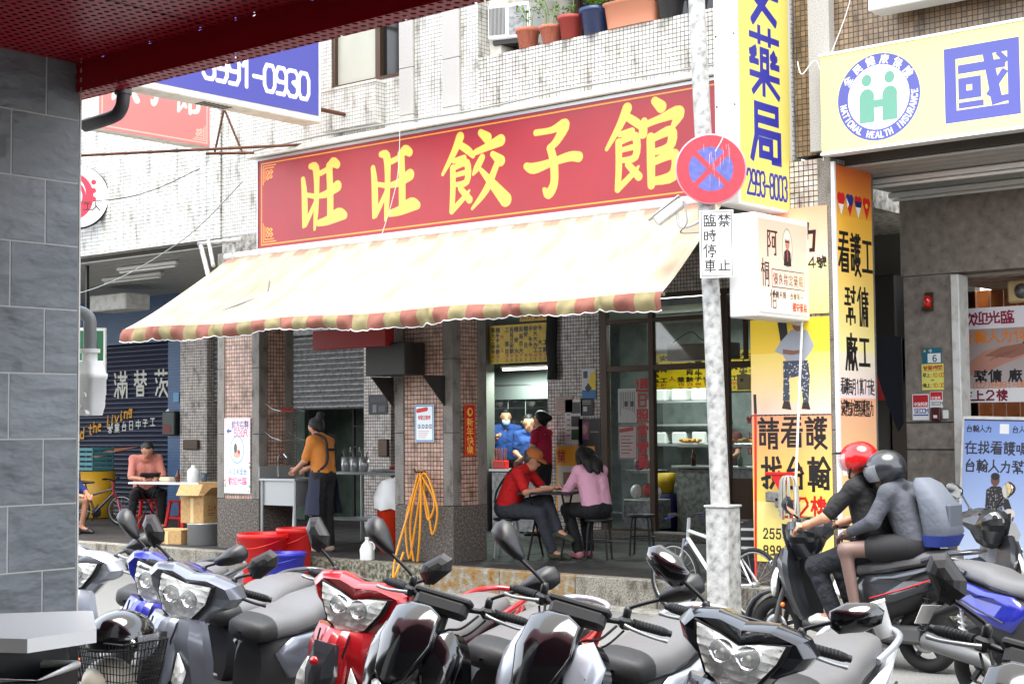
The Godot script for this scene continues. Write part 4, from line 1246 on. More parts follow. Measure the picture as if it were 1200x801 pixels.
func build_more_signs():
	var st: SurfaceTool
	# blue light box with the phone number, right-angled to the facade
	var t := thing("phone_sign", "blue light box with a white phone number jutting over the street", "sign", V(-13.14, 5.32, -10.6))
	st = new_st()
	light_box(st, -0.14, 0.135, 0, 1.75, -1.58, 1.6)
	put("cabinet", st, M.off_white, t)
	var p := Print.new(900, 480, Color(0.29, 0.30, 0.60))
	words(p, "3991-0930", 394, 336, 78, 106, Vector2(50, 0), 14, Color(0.93, 0.93, 0.93), false)
	words(p, "阿伯國安", 120, 40, 130, 150, Vector2(160, 0), 20, Color(0.93, 0.93, 0.93))
	sheet("face", facing(V(0.14, 0.9, 0.02), V(1, 0, 0)), 3.1, 1.64, printed(p, 0.35), t)
	for i in 7:
		st = new_st()
		span(st, -0.08, 0.08, -0.006, 0.0, -0.3 + i * 0.06, -0.27 + i * 0.06)
		put("vent", st, M.black, t)
	st = new_st()
	tube(st, [V(0, 0.2, -1.58), V(0, 0.2, -2.24)], 0.025, 8); tube(st, [V(0, 1.4, -1.58), V(0, 1.4, -2.24)], 0.025, 8)
	put("bracket", st, M.rust, t)
	# bleached pink sign behind it
	t = thing("faded_sign", "sun-faded pink sign with pale characters jutting out beyond the blue sign", "sign", V(-15.05, 5.27, -11.35))
	st = new_st()
	light_box(st, -0.1, 0.05, 0, 1.5, -0.82, 0.85)
	put("cabinet", st, M.off_white, t)
	p = Print.new(520, 480, Color(0.86, 0.52, 0.52))
	p.frame(10, 10, 510, 470, 5, Color(0.92, 0.76, 0.72))
	scroll(p, 498, 458, -1, -1, 1.0, Color(0.93, 0.8, 0.74))
	p.brush(BRUSH["餃"], 40, 170, 130, 190, Color(0.94, 0.88, 0.84)); p.brush(BRUSH["子"], 190, 170, 130, 190, Color(0.94, 0.88, 0.84)); p.brush(BRUSH["館"], 345, 170, 130, 190, Color(0.94, 0.88, 0.84))
	sheet("face", facing(V(0.055, 0.75, 0.015), V(1, 0, 0)), 1.62, 1.46, printed(p, 0.5), t)
	# steel angle frame holding it: two long rods and a triangle
	t = thing("sign_frame", "rusty steel rods and triangle bracket bracing the jutting signs", "bracket", V(-14.9, 5.0, -12.2))
	st = new_st()
	tube(st, [V(-1.4, 0.2, 1.1), V(1.2, 0.22, -0.4)], 0.018, 6)
	tube(st, [V(0, 0.2, 0.05), V(0.12, 0.75, 0.0)], 0.014, 6); tube(st, [V(0.35, 0.18, -0.1), V(0.12, 0.75, 0.0)], 0.014, 6); tube(st, [V(-0.1, 0.2, 0.1), V(0.5, 0.17, -0.15)], 0.018, 6)
	put("rods", st, M.rust, t)
	st = new_st()
	tube(st, [V(-0.45, -0.9, -0.1), V(-0.1, -1.35, 0.05)], 0.03, 8); tube(st, [V(-0.3, -0.85, -0.1), V(-0.02, -1.2, 0.05)], 0.025, 8); tube(st, [V(-0.5, -0.88, -0.1), V(0.1, -0.85, -0.3)], 0.03, 8); tube(st, [V(-0.05, -0.85, -0.3), V(-0.05, -1.4, -0.3)], 0.03, 8)
	put("struts", st, M.galv, t)
	# round white sign with red swirl, far left
	t = thing("round_sign", "round white sign with a red swirl by the left wall", "sign", V(-18.4, 5.06, -12.55))
	p = Print.new(256, 256, Color(0.91, 0.91, 0.91))
	p.disc(110, 128, 86, 96, Color(0.80, 0.12, 0.22)); p.disc(100, 120, 66, 76, Color(0.91, 0.91, 0.91)); p.disc(110, 128, 56, 66, Color(0.80, 0.12, 0.22), 0.75)
	for i in 3: p.disc(196, 70 + i * 34, 10, 11, Color(0.8, 0.12, 0.22))
	words(p, "文工人", 120, 150, 36, 36, Vector2(34, 0), 5, Color(0.1, 0.1, 0.1))
	st = new_st()
	var xf := facing(Vector3.ZERO, V(0.75, 0, 0.66))
	for i in 48:
		var a := TAU * i / 48
		var b := TAU * (i + 1) / 48
		for w in [Vector2.ZERO, Vector2.from_angle(b), Vector2.from_angle(a)]:
			st.set_uv(Vector2(0.5, 0.5) + Vector2(w.x, -w.y) * 0.49)
			st.add_vertex(xf * V(w.x * 0.44, w.y * 0.44, 0.07))
	put("face", st, printed(p, 0.4), t)
	st = new_st()
	lathe(st, [[0, -0.06], [0.45, -0.06], [0.455, 0.0], [0.45, 0.066], [0, 0.066]], 48, xf * Transform3D(Basis(Vector3.RIGHT, PI / 2), Vector3.ZERO))
	put("rim", st, M.dark_metal, t)
	st = new_st()
	rod(st, xf * V(0, 0, -0.06), V(-0.25, 0, -0.3), 0.04)
	put("bracket", st, M.dark_metal, t)
	# posters on the pillars and the back wall
	var sky := Color(0.78, 0.88, 0.94)
	p = Print.new(256, 440, sky)
	p.fade(0, 0, 256, 440, Color(0.93, 0.80, 0.85), Color(0.80, 0.90, 0.94))
	words(p, "前方右轉", 70, 16, 44, 50, Vector2(42, 0), 4, Color(0.2, 0.2, 0.3)); words(p, "50公尺", 90, 66, 40, 46, Vector2(34, 0), 4, Color(0.7, 0.15, 0.25))
	p.poly([20, 76, 44, 58, 44, 70, 72, 70, 72, 82, 44, 82, 44, 94], Color(0.15, 0.35, 0.55))
	p.disc(128, 185, 68, 80, Color(0.35, 0.60, 0.75)); p.disc(128, 185, 62, 74, Color(0.95, 0.95, 0.93)); p.disc(126, 210, 36, 26, Color(0.80, 0.66, 0.58)); p.disc(112, 176, 16, 28, Color(0.30, 0.34, 0.30)); p.disc(146, 198, 12, 12, Color(0.75, 0.25, 0.2))
	words(p, "人工天全台", 46, 296, 34, 36, Vector2(36, 0), 3.4, Color(0.35, 0.45, 0.6)); words(p, "歡迎光臨", 40, 346, 44, 44, Vector2(46, 0), 4.4, Color(0.78, 0.25, 0.4))
	rng.seed = 5
	for i in 12: p.disc([12.0, 244.0][i % 2] + rng.randf_range(-6, 6), rng.randf_range(250, 430), 7, 5, [Color(0.8, 0.4, 0.3), Color(0.85, 0.7, 0.3), Color(0.4, 0.6, 0.35)][i % 3])
	print_board("direction_poster", "tall pale blue and pink poster with a round food picture on the pillar", "poster", Transform3D(Basis(), V(-15.165, 1.45, ZP + 0.012)), 0.5, 0.95, p)
	p = Print.new(128, 180, Color(0.90, 0.93, 0.95))
	p.frame(2, 2, 126, 178, 7, Color(0.35, 0.55, 0.72)); p.seg(Vector2(20, 30), 20, Vector2(80, 22), 20, Color(0.80, 0.2, 0.15))
	words(p, "營業定車時", 20, 52, 18, 22, Vector2(17, 0), 2.4, Color(0.75, 0.25, 0.2)); words(p, "06:30-20:00", 18, 96, 14, 20, Vector2(8.6, 0), 2.4, Color(0.15, 0.15, 0.2))
	for i in 4: p.rect(22, 128 + i * 10, 96 - i * 7, 131 + i * 10, Color(0.80, 0.52, 0.45))
	print_board("notice_poster", "small white notice with a blue border on the hose pillar", "poster", Transform3D(Basis(), V(-11.92, 1.83, ZP + 0.012)), 0.29, 0.42, p)
	p = Print.new(96, 330, Color(0.74, 0.07, 0.09))
	p.frame(3, 3, 93, 327, 2, Color(0.85, 0.6, 0.2)); p.disc(48, 48, 26, 28, Color(0.92, 0.72, 0.25)); p.disc(52, 46, 13, 16, Color(0.74, 0.07, 0.09))
	words(p, "新年快樂", 16, 84, 64, 58, Vector2(0, 59), 6.5, Color(0.93, 0.74, 0.28), false)
	print_board("new_year_banner", "narrow red banner with four gold characters on the pillar side", "banner", facing(V(-11.486, 1.745, -13.03), V(1, 0, 0)), 0.18, 0.58, p)
	# on the tiled back wall
	var specs := [[-13.22, 1.74, 0.30, 0.22, 0], [-13.05, 1.5, 0.30, 0.62, 1], [-12.78, 2.02, 0.24, 0.42, 2], [-12.82, 1.70, 0.22, 0.24, 3], [-12.78, 1.26, 0.38, 0.56, 4]]
	var who := ["small torn paper notice on the grey tiled wall", "white sheet with three small photos on the grey tiled wall", "white and yellow leaflet with a blue foot on the grey tiled wall", "small black leaflet under the yellow leaflet on the grey tiled wall", "large black poster beside the seated pink-shirted woman"]
	for s in specs:
		p = Print.new(96, 128, [Color(0.66, 0.56, 0.50), Color(0.80, 0.78, 0.78), Color(0.80, 0.80, 0.80), Color(0.09, 0.09, 0.10), Color(0.10, 0.08, 0.09)][s[4]])
		match s[4]:
			0:
				for i in 5: p.rect(10, 20 + i * 20, 60 + (i * 13) % 26, 24 + i * 20, Color(0.45, 0.34, 0.3))
			1:
				p.rect(34, 8, 84, 40, Color(0.2, 0.2, 0.22)); p.rect(34, 48, 84, 78, Color(0.28, 0.26, 0.26)); p.rect(34, 86, 84, 116, Color(0.12, 0.32, 0.14))
				for i in 7: p.rect(8, 12 + i * 15, 28, 15 + i * 15, Color(0.4, 0.38, 0.38))
			2:
				p.poly([30, 90, 60, 20, 96, 10, 96, 90], Color(0.92, 0.80, 0.2)); p.rect(0, 90, 96, 128, Color(0.15, 0.45, 0.68)); p.poly([20, 80, 44, 60, 70, 84, 40, 100], Color(0.1, 0.1, 0.12)); p.rect(10, 10, 40, 40, Color(0.3, 0.28, 0.4))
			3:
				p.rect(20, 60, 50, 96, Color(0.75, 0.75, 0.75))
				for i in 3: p.rect(14, 14 + i * 12, 80, 18 + i * 12, Color(0.7, 0.68, 0.6))
			4:
				p.rect(6, 10, 46, 66, Color(0.50, 0.25, 0.38)); p.disc(26, 34, 12, 16, Color(0.7, 0.5, 0.5)); p.rect(52, 40, 88, 44, Color(0.6, 0.5, 0.4)); p.rect(40, 112, 60, 116, Color(0.6, 0.55, 0.6))
		print_board("wall_poster", who[s[4]], "poster", Transform3D(Basis(), V(s[0], s[1] + 0.35, ZB + 0.012)), s[2], s[3], p, 0.5, "papers on the grey tiled wall")
	p = Print.new(220, 300, Color(0.90, 0.62, 0.12))
	words(p, "業茶大白", 4, 16, 52, 60, Vector2(52, 0), 6, Color(0.70, 0.22, 0.08)); p.rect(10, 90, 210, 300, Color(0.80, 0.76, 0.70)); p.rect(40, 120, 180, 200, Color(0.55, 0.42, 0.34))
	print_board("orange_poster", "orange-headed poster behind the seated pink-shirted woman", "poster", Transform3D(Basis(), V(-13.03, 1.06, ZB + 0.014)), 0.68, 0.9, p)
	# lettering and papers on the glass
	p = Print.new(120, 160, Color(0.86, 0.85, 0.84))
	for i in 9: p.rect(12 + i * 11, 16, 15 + i * 11, 130 - (i * 37) % 40, Color(0.35, 0.33, 0.33))
	p.rect(40, 60, 62, 84, Color(0.3, 0.3, 0.3)); p.rect(76, 60, 98, 84, Color(0.3, 0.3, 0.3))
	print_board("window_notice", "white typed sheet stuck inside the left glass pane", "poster", Transform3D(Basis(), V(-12.16, 2.06, ZB - 0.034)), 0.32, 0.46, p)
	p = Print.new(120, 160, Color(0.88, 0.78, 0.76))
	p.frame(2, 2, 118, 158, 4, Color(0.2, 0.2, 0.25)); p.seg(Vector2(16, 24), 18, Vector2(90, 16), 18, Color(0.80, 0.2, 0.15))
	for i in 6: p.rect(16, 48 + i * 16, 96 - (i * 17) % 30, 52 + i * 16, Color(0.66, 0.3, 0.28) if i != 2 else Color(0.1, 0.1, 0.15))
	print_board("window_notice", "pinkish notice with a red header low on the left glass pane", "poster", Transform3D(Basis(), V(-12.165, 1.56, ZB - 0.034)), 0.31, 0.46, p)
	t = thing("window_lettering", "red vertical characters on the left glass pane of the shop front", "lettering", V(-11.9, 2.33, ZB - 0.012))
	M.red_film = mt(Color(0.72, 0.06, 0.08), 0.5)
	var i := 0
	for ch in "週日照常營業":
		glyph_mesh(ch, V(0, -i * 0.205, 0), 0.2, 0.19, 0.026, M.red_film, t)
		i += 1

func glyph_mesh(ch: String, at: Vector3, w: float, h: float, sw: float, mat: Material, parent: Node):
	# cut vinyl: every stroke a thin strip, each a hair in front of the last so that no two faces share a plane
	var st := new_st()
	var k := 0
	for s in G[ch].split(","):
		var last := Vector2.INF
		for q in s.strip_edges().split(" ", false):
			var u := Vector2((("0x" + q[0]).hex_to_int() + 0.5) / 16.0 - 0.5, 0.5 - (("0x" + q[1]).hex_to_int() + 0.5) / 16.0)
			u *= Vector2(w, h)
			if last != Vector2.INF:
				var d := (u - last).normalized()
				var e := d * sw * 0.35
				rod(st, at + V(last.x - e.x, last.y - e.y, k * 0.0004), at + V(u.x + e.x, u.y + e.y, k * 0.0004), 0.002, sw)
				k += 1
			last = u
	put("character", st, mat, parent)
# ---------------------------------------------------------------- people
func field_mesh(st: SurfaceTool, bones: Array, cell: float, blend: float):
	# smooth union of tapered capsules [a, ra, b, rb], meshed as surface nets
	var lo := Vector3.INF
	var hi := -Vector3.INF
	for b in bones:
		var r := V(1, 1, 1) * (maxf(b[1], b[3]) + cell * 2.5)
		lo = lo.min(b[0].min(b[2]) - r)
		hi = hi.max(b[0].max(b[2]) + r)
	var nx := int((hi.x - lo.x) / cell) + 2
	var ny := int((hi.y - lo.y) / cell) + 2
	var nz := int((hi.z - lo.z) / cell) + 2
	var f := PackedFloat32Array()
	f.resize(nx * ny * nz)
	f.fill(1.0)
	for b in bones:
		var a: Vector3 = b[0]
		var d: Vector3 = b[2] - a
		var l2 := maxf(d.length_squared(), 1e-8)
		var ra: float = b[1]
		var dr: float = b[3] - ra
		var m := V(1, 1, 1) * (maxf(b[1], b[3]) + cell * 2.0 + blend)
		var p0 := (a.min(b[2]) - m - lo) / cell
		var p1 := (a.max(b[2]) + m - lo) / cell
		var z0 := maxi(0, int(p0.z))
		var z1 := mini(nz - 1, int(p1.z) + 1)
		for x in range(maxi(0, int(p0.x)), mini(nx - 1, int(p1.x) + 1) + 1):
			for y in range(maxi(0, int(p0.y)), mini(ny - 1, int(p1.y) + 1) + 1):
				var i := (x * ny + y) * nz + z0
				for z in range(z0, z1 + 1):
					var q := lo + Vector3(x, y, z) * cell - a
					var t := clampf(q.dot(d) / l2, 0.0, 1.0)
					var e := (q - d * t).length() - (ra + dr * t)
					var g := f[i]
					var h := blend - absf(g - e)
					f[i] = minf(g, e) - (h * h / (4.0 * blend) if h > 0.0 else 0.0)
					i += 1
	var vid := {}
	var sx := ny * nz
	var offs := [0, sx, nz, sx + nz, 1, sx + 1, nz + 1, sx + nz + 1]
	for x in nx - 1:
		for y in ny - 1:
			var i := (x * ny + y) * nz
			for z in nz - 1:
				var c := f[i + z]
				if c > cell * 3.0 or c < -cell * 3.0: continue
				var j := i + z
				var inside := 0
				for o in offs:
					if f[j + o] < 0.0: inside += 1
				if inside == 0 or inside == 8: continue
				var sum := Vector3.ZERO
				var n := 0
				for e in [[0, 1], [2, 3], [4, 5], [6, 7], [0, 2], [1, 3], [4, 6], [5, 7], [0, 4], [1, 5], [2, 6], [3, 7]]:
					var va := f[j + offs[e[0]]]
					var vb := f[j + offs[e[1]]]
					if (va < 0.0) == (vb < 0.0): continue
					var t := va / (va - vb)
					var A := Vector3(e[0] & 1, (e[0] >> 1) & 1, e[0] >> 2)
					var B := Vector3(e[1] & 1, (e[1] >> 1) & 1, e[1] >> 2)
					sum += A.lerp(B, t)
					n += 1
				vid[j] = lo + (Vector3(x, y, z) + sum / n) * cell
	st.set_smooth_group(0)
	for j in vid:
		for ax in 3:
			var u: int = [sx, nz, 1][ax]
			var v: int = [nz, 1, sx][ax]
			var w: int = [1, sx, nz][ax]
			var a := f[j] < 0.0
			if a == (f[j + u] < 0.0): continue
			if not (vid.has(j - v) and vid.has(j - w) and vid.has(j - v - w)): continue
			var q := [vid[j], vid[j - v], vid[j - v - w], vid[j - w]]
			for k in ([0, 2, 1, 0, 3, 2] if a else [0, 1, 2, 0, 2, 3]): st.add_vertex(XF * q[k])

func stand_pose() -> Dictionary:
	return {"hip": V(0, 0.95, 0), "chest": V(0, 1.26, 0), "neck": V(0, 1.43, 0), "head": V(0, 1.555, 0.02), "up": V(0, 1, 0), "look": V(0, 0, 1),
		"shL": V(0.175, 1.385, 0), "elL": V(0.22, 1.12, 0), "wrL": V(0.22, 0.88, 0.06), "shR": V(-0.175, 1.385, 0), "elR": V(-0.22, 1.12, 0), "wrR": V(-0.22, 0.88, 0.06),
		"hjL": V(0.085, 0.93, 0), "knL": V(0.095, 0.5, 0.02), "anL": V(0.095, 0.08, -0.02), "toL": V(0.115, 0.035, 0.15),
		"hjR": V(-0.085, 0.93, 0), "knR": V(-0.095, 0.5, 0.02), "anR": V(-0.095, 0.08, -0.02), "toR": V(-0.115, 0.035, 0.15)}

func sit_pose(seat := 0.45) -> Dictionary:
	var y := seat + 0.1
	return {"hip": V(0, y, 0), "chest": V(0, y + 0.33, 0.05), "neck": V(0, y + 0.5, 0.08), "head": V(0, y + 0.62, 0.12), "up": V(0, 1, 0), "look": V(0, 0, 1),
		"shL": V(0.175, y + 0.45, 0.06), "elL": V(0.22, y + 0.2, 0.16), "wrL": V(0.13, y + 0.22, 0.38), "shR": V(-0.175, y + 0.45, 0.06), "elR": V(-0.22, y + 0.2, 0.16), "wrR": V(-0.13, y + 0.22, 0.38),
		"hjL": V(0.09, y - 0.02, 0.02), "knL": V(0.12, y - 0.02, 0.42), "anL": V(0.12, 0.08, 0.42), "toL": V(0.13, 0.035, 0.58),
		"hjR": V(-0.09, y - 0.02, 0.02), "knR": V(-0.12, y - 0.02, 0.42), "anR": V(-0.12, 0.08, 0.42), "toR": V(-0.13, 0.035, 0.58)}

func hand(st: SurfaceTool, wr: Vector3, el: Vector3, curl: Vector3, side: float):
	# palm and five bent fingers; curl points to where the palm faces
	var d := (wr - el).normalized()
	var n := (curl - d * curl.dot(d)).normalized()
	var across := d.cross(n) * side
	for i in 4:
		var root := wr + d * 0.075 + across * (0.026 - i * 0.0175)
		var l: float = [0.036, 0.042, 0.039, 0.03][i]
		var m := root + (d * 0.9 + n * 0.35).normalized() * l
		tube(st, [root - d * 0.02, root, m, m + (d * 0.55 + n * 0.8).normalized() * l * 0.9], [0.0095, 0.0095, 0.0085, 0.007], 6)
	var th := wr + d * 0.025 + across * 0.03
	tube(st, [th - across * 0.012, th + across * 0.014 + d * 0.02, th + across * 0.02 + d * 0.05 + n * 0.02], [0.012, 0.011, 0.008], 6)

func person(label: String, at: Vector3, turn: float, J: Dictionary, o: Dictionary, group := "") -> Node3D:
	var t := thing("person", label, "person", at, turn, group)
	var k: float = o.get("size", 1.0)
	for n in J:
		if n != "up" and n != "look": J[n] = J[n] * k
	var c: float = o.get("cell", 0.016)
	var side: Vector3 = (J.shL - J.shR).normalized()
	var look: Vector3 = J.look.normalized()
	var up: Vector3 = J.up.normalized()
	var skin := mt(o.get("skin", Color(0.74, 0.53, 0.42)), 0.55)
	skin.subsurf_scatter_enabled = true
	skin.subsurf_scatter_strength = 0.15
	var fat: float = o.get("fat", 1.0)
	var torso := [[J.chest + side * 0.065, 0.10 * fat, J.hip + side * 0.05, 0.105 * fat], [J.chest - side * 0.065, 0.10 * fat, J.hip - side * 0.05, 0.105 * fat], [J.shL, 0.052, J.chest + side * 0.05, 0.09], [J.shR, 0.052, J.chest - side * 0.05, 0.09], [J.shL, 0.05, J.neck, 0.05], [J.shR, 0.05, J.neck, 0.05]]
	var h: Vector3 = J.head
	var body := torso.duplicate()
	body.append_array([[J.neck - up * 0.04, 0.052, h - up * 0.06, 0.05], [h + up * 0.035 - look * 0.012, 0.082, h + up * 0.03 + look * 0.012, 0.08], [h, 0.074, h - up * 0.062 + look * 0.032, 0.052],
		[h + look * 0.085 + up * 0.005, 0.008, h + look * 0.098 - up * 0.022, 0.012]])
	var lx := look.cross(up).normalized()
	for s in [-1.0, 1.0]: body.append([h + lx * s * 0.078 + up * 0.015, 0.014, h + lx * s * 0.076 - up * 0.02, 0.012])
	var sleeve: float = o.get("sleeve", 0.5)
	for s in ["L", "R"]:
		var el: Vector3 = J["el" + s]
		var wr: Vector3 = J["wr" + s]
		body.append_array([[J["sh" + s], 0.048, el, 0.037], [el, 0.037, wr, 0.026], [wr, 0.027, wr + (wr - el).normalized() * 0.07, 0.03]])
		body.append_array([[J["hj" + s], 0.082, J["kn" + s], 0.055], [J["kn" + s], 0.052, J["an" + s], 0.036], [J["an" + s], 0.036, J["to" + s], 0.03]])
	var st := new_st()
	field_mesh(st, body, c, 0.03)
	for s in ["L", "R"]: hand(st, J["wr" + s], J["el" + s], o.get("curl", V(0, -1, 0.4)), 1.0 if s == "L" else -1.0)
	put("body", st, skin, t)
	# eyes, brows and mouth
	st = new_st()
	for s in [-1.0, 1.0]:
		ell(st, h + look * 0.077 + lx * s * 0.032 + up * 0.012, V(0.012, 0.007, 0.008), 8)
		rod(st, h + look * 0.081 + lx * s * 0.018 + up * 0.033, h + look * 0.074 + lx * s * 0.05 + up * 0.03, 0.006)
	put("eyes", st, M.hair, t)
	st = new_st()
	rod(st, h + look * 0.083 - up * 0.047 + lx * 0.02, h + look * 0.083 - up * 0.047 - lx * 0.02, 0.008)
	put("mouth", st, M.lip, t)
	# clothes
	if o.has("shirt"):
		var cl := []
		for b in torso: cl.append([b[0], b[1] + 0.014, b[2], b[3] + 0.016])
		for s in ["L", "R"]:
			var sh: Vector3 = J["sh" + s]
			var el: Vector3 = J["el" + s]
			var e := sh.lerp(el, minf(sleeve / 0.5, 1.0))
			if sleeve > 0.02: cl.append([sh, 0.062, e, 0.056])
			if sleeve > 0.5: cl.append([el, 0.054, el.lerp(J["wr" + s], (sleeve - 0.5) * 2.0), 0.04])
		st = new_st()
		field_mesh(st, cl, c, 0.025)
		put("shirt", st, o.shirt, t)
	if o.has("trousers"):
		var cl := [[J.hip + side * 0.05, 0.122 * fat, J.hip - side * 0.05, 0.122 * fat]]
		var leg: float = o.get("leg", 1.0)
		for s in ["L", "R"]:
			var kn: Vector3 = J["kn" + s]
			var a: Vector3 = J["hj" + s]
			cl.append([a, 0.1, a.lerp(kn, minf(leg / 0.5, 1.0)), 0.078 if leg > 0.3 else 0.095])
			if leg > 0.5: cl.append([kn, 0.074, kn.lerp(J["an" + s], (leg - 0.5) * 1.9), 0.06])
		st = new_st()
		field_mesh(st, cl, c, 0.025)
		put("trousers", st, o.trousers, t)
	for s in ["L", "R"]:
		st = new_st()
		var an: Vector3 = J["an" + s]
		var to: Vector3 = J["to" + s]
		field_mesh(st, [[an + V(0, -0.04, 0) - (to - an).normalized() * 0.02, 0.04, to, 0.036], [an, 0.044, an + V(0, -0.04, 0), 0.044], [to, 0.036, to + (to - an).normalized() * 0.05, 0.03]], c * 0.75, 0.02)
		put("shoe", st, o.get("shoes", M.black), t)
	if o.has("hair"):
		var hb := [[h + up * 0.06 - look * 0.025, 0.082, h + up * 0.045 - look * 0.03, 0.086], [h + up * 0.02 - look * 0.045, 0.076, h - up * 0.02 - look * 0.05, 0.06], [h + up * 0.085 + look * 0.02, 0.055, h + up * 0.08 + look * 0.035, 0.045]]
		for s in [-1.0, 1.0]: hb.append([h + lx * s * 0.055 + up * 0.045 - look * 0.01, 0.04, h + lx * s * 0.068 - up * 0.0 - look * 0.03, 0.026])
		for e in o.get("locks", []): hb.append([h + lx * e[0] + up * e[1] + look * e[2], e[3], h + lx * e[4] + up * e[5] + look * e[6], e[7]])
		st = new_st()
		field_mesh(st, hb, c * 0.7, 0.035)
		put("hair", st, o.hair, t)
	return t

func head_frame(J: Dictionary) -> Transform3D:      # +z looks ahead, origin at the middle of the head
	return facing(J.head, J.look, J.up)

func mask(t: Node3D, J: Dictionary, m: Material, low := 0.0):
	var f := head_frame(J)
	var st := new_st()
	dome(st, P2([-0.058, 0.0, -0.062, -0.03, -0.045, -0.085, 0.0, -0.098, 0.045, -0.085, 0.062, -0.03, 0.058, 0.0, 0.0, 0.014]), f * Transform3D(Basis(), V(0, -low, 0.066)), 0.048, 0.02)
	put("face_mask", st, m, t)

func build_people():
	M.hair = cloth(Color(0.05, 0.04, 0.037), 0.62, 0.9)
	M.hair.uv1_scale = V(7, 1.5, 7)
	M.lip = mt(Color(0.50, 0.24, 0.22), 0.5)
	var denim := cloth(Color(0.19, 0.20, 0.225), 0.9, 1.4)
	var black := cloth(Color(0.085, 0.085, 0.09))
	var white_mat := mt(Color(0.82, 0.80, 0.78), 0.7)
	M.black_cloth = black
	# cook washing up at the sink
	var J := stand_pose()
	J.merge({"chest": V(0, 1.25, 0.03), "neck": V(0, 1.41, 0.06), "head": V(-0.01, 1.52, 0.13), "look": V(0.05, -0.45, 1), "up": V(0, 1, 0.4), "shL": V(0.17, 1.37, 0.05), "shR": V(-0.17, 1.37, 0.05), "elL": V(0.21, 1.13, 0.13), "elR": V(-0.21, 1.13, 0.13), "wrL": V(0.10, 1.02, 0.36), "wrR": V(-0.12, 1.02, 0.36)}, true)
	var orange := cloth(Color(0.76, 0.47, 0.19))
	var t := person("person in orange shirt, black apron straps and mask washing up at the sink", V(-13.83, S, -12.98), deg_to_rad(-82), J, {"shirt": orange, "trousers": black, "shoes": mt(Color(0.72, 0.62, 0.55), 0.7), "hair": M.hair, "sleeve": 0.42, "cell": 0.014, "size": 0.985, "curl": V(0, -0.4, 0.6), "locks": [[0.0, 0.10, -0.10, 0.045, 0.0, 0.13, -0.12, 0.05]]})
	mask(t, J, black)
	var st := new_st()      # apron: bib straps crossing on the back, tie at the waist, skirt
	for s in [-1.0, 1.0]:
		tube(st, curve([V(s * 0.10, 1.40, 0.10), V(s * 0.105, 1.435, 0.03), V(s * 0.10, 1.38, -0.10), V(s * 0.085, 1.24, -0.125), V(s * 0.10, 1.08, -0.125), V(s * 0.155, 0.98, -0.03)], 5), 0.017, 6)
	tube(st, curve([V(-0.1, 1.25, -0.125), V(0, 1.245, -0.128), V(0.1, 1.25, -0.125)], 4), 0.016, 6)
	put("apron_strap", st, mt(Color(0.09, 0.10, 0.14), 0.8), t)
	st = new_st()
	var rings := []
	for i in 7:
		var y := 1.0 - i * 0.09
		rings.append(ring_at(V(0, y, 0.01 + 0.006 * sin(i * 2.0)), V(0.17 + i * 0.014, 0, 0), V(0, 0, 0.135 + i * 0.012), 28, 2.2))
	for r in rings:
		for i in r.size(): r[i] = r[i] + V(0.008 * sin(i * 2.3), 0, 0.008 * cos(i * 1.7))
	st.set_smooth_group(0)
	for i in rings.size() - 1:
		for q in 28:
			if q >= 17 and q <= 24: continue       # open at the back
			var l := (q + 1) % 28
			quad(st, rings[i][q], rings[i][l], rings[i + 1][l], rings[i + 1][q], V(0, 0.8, 0))
			quad(st, rings[i][q] * V(0.985, 1, 0.985), rings[i][l] * V(0.985, 1, 0.985), rings[i + 1][l] * V(0.985, 1, 0.985), rings[i + 1][q] * V(0.985, 1, 0.985), V(0, 0.8, 5))
	put("apron", st, mt(Color(0.13, 0.15, 0.22), 0.85), t)
	# diner in red
	J = sit_pose(0.47)
	J.merge({"hip": V(0, 0.57, -0.02), "chest": V(0, 0.87, 0.10), "neck": V(0, 1.02, 0.22), "head": V(0, 1.12, 0.30), "look": V(0.1, -0.5, 1), "up": V(0, 1, 0.45), "shL": V(0.185, 0.98, 0.18), "shR": V(-0.185, 0.98, 0.18), "elL": V(0.25, 0.78, 0.34), "elR": V(-0.24, 0.76, 0.30), "wrL": V(0.10, 0.80, 0.56), "wrR": V(-0.08, 0.80, 0.54), "knL": V(0.06, 0.66, 0.44), "anL": V(-0.06, 0.32, 0.62), "toL": V(-0.10, 0.24, 0.76), "knR": V(-0.12, 0.52, 0.42), "anR": V(-0.10, 0.08, 0.56), "toR": V(-0.11, 0.035, 0.72)}, true)
	var red := cloth(Color(0.74, 0.05, 0.06))
	var turn := atan2(0.86, -0.30)
	t = person("person in bright red shirt and tan cap bent over the table", V(-11.42, S, -13.62), turn, J, {"shirt": red, "trousers": denim, "shoes": mt(Color(0.24, 0.25, 0.18), 0.8), "hair": mt(Color(0.30, 0.29, 0.28), 0.6), "sleeve": 0.4, "fat": 1.12, "cell": 0.015})
	var f := head_frame(J)
	st = new_st()
	lathe(st, [[0.102, 0.02], [0.105, 0.05], [0.098, 0.085], [0.07, 0.115], [0.03, 0.128], [0.0, 0.13]], 20, f * Transform3D(Basis(), V(0, 0.012, -0.01)))
	prism(st, P2([-0.085, 0.0, -0.075, 0.07, -0.03, 0.1, 0.03, 0.1, 0.075, 0.07, 0.085, 0.0]), f * Transform3D(Basis(Vector3.RIGHT, PI / 2 + 0.2), V(0, 0.045, 0.06)), 0.01)
	put("cap", st, mt(Color(0.66, 0.38, 0.17), 0.8), t)
	st = new_st()
	for s in [-1.0, 1.0]: tube(st, [f * V(s * 0.01, 0.012, 0.10), f * V(s * 0.05, 0.012, 0.092), f * V(s * 0.082, 0.018, 0.0)], 0.004, 5)
	put("glasses", st, M.black, t)
	st = new_st()
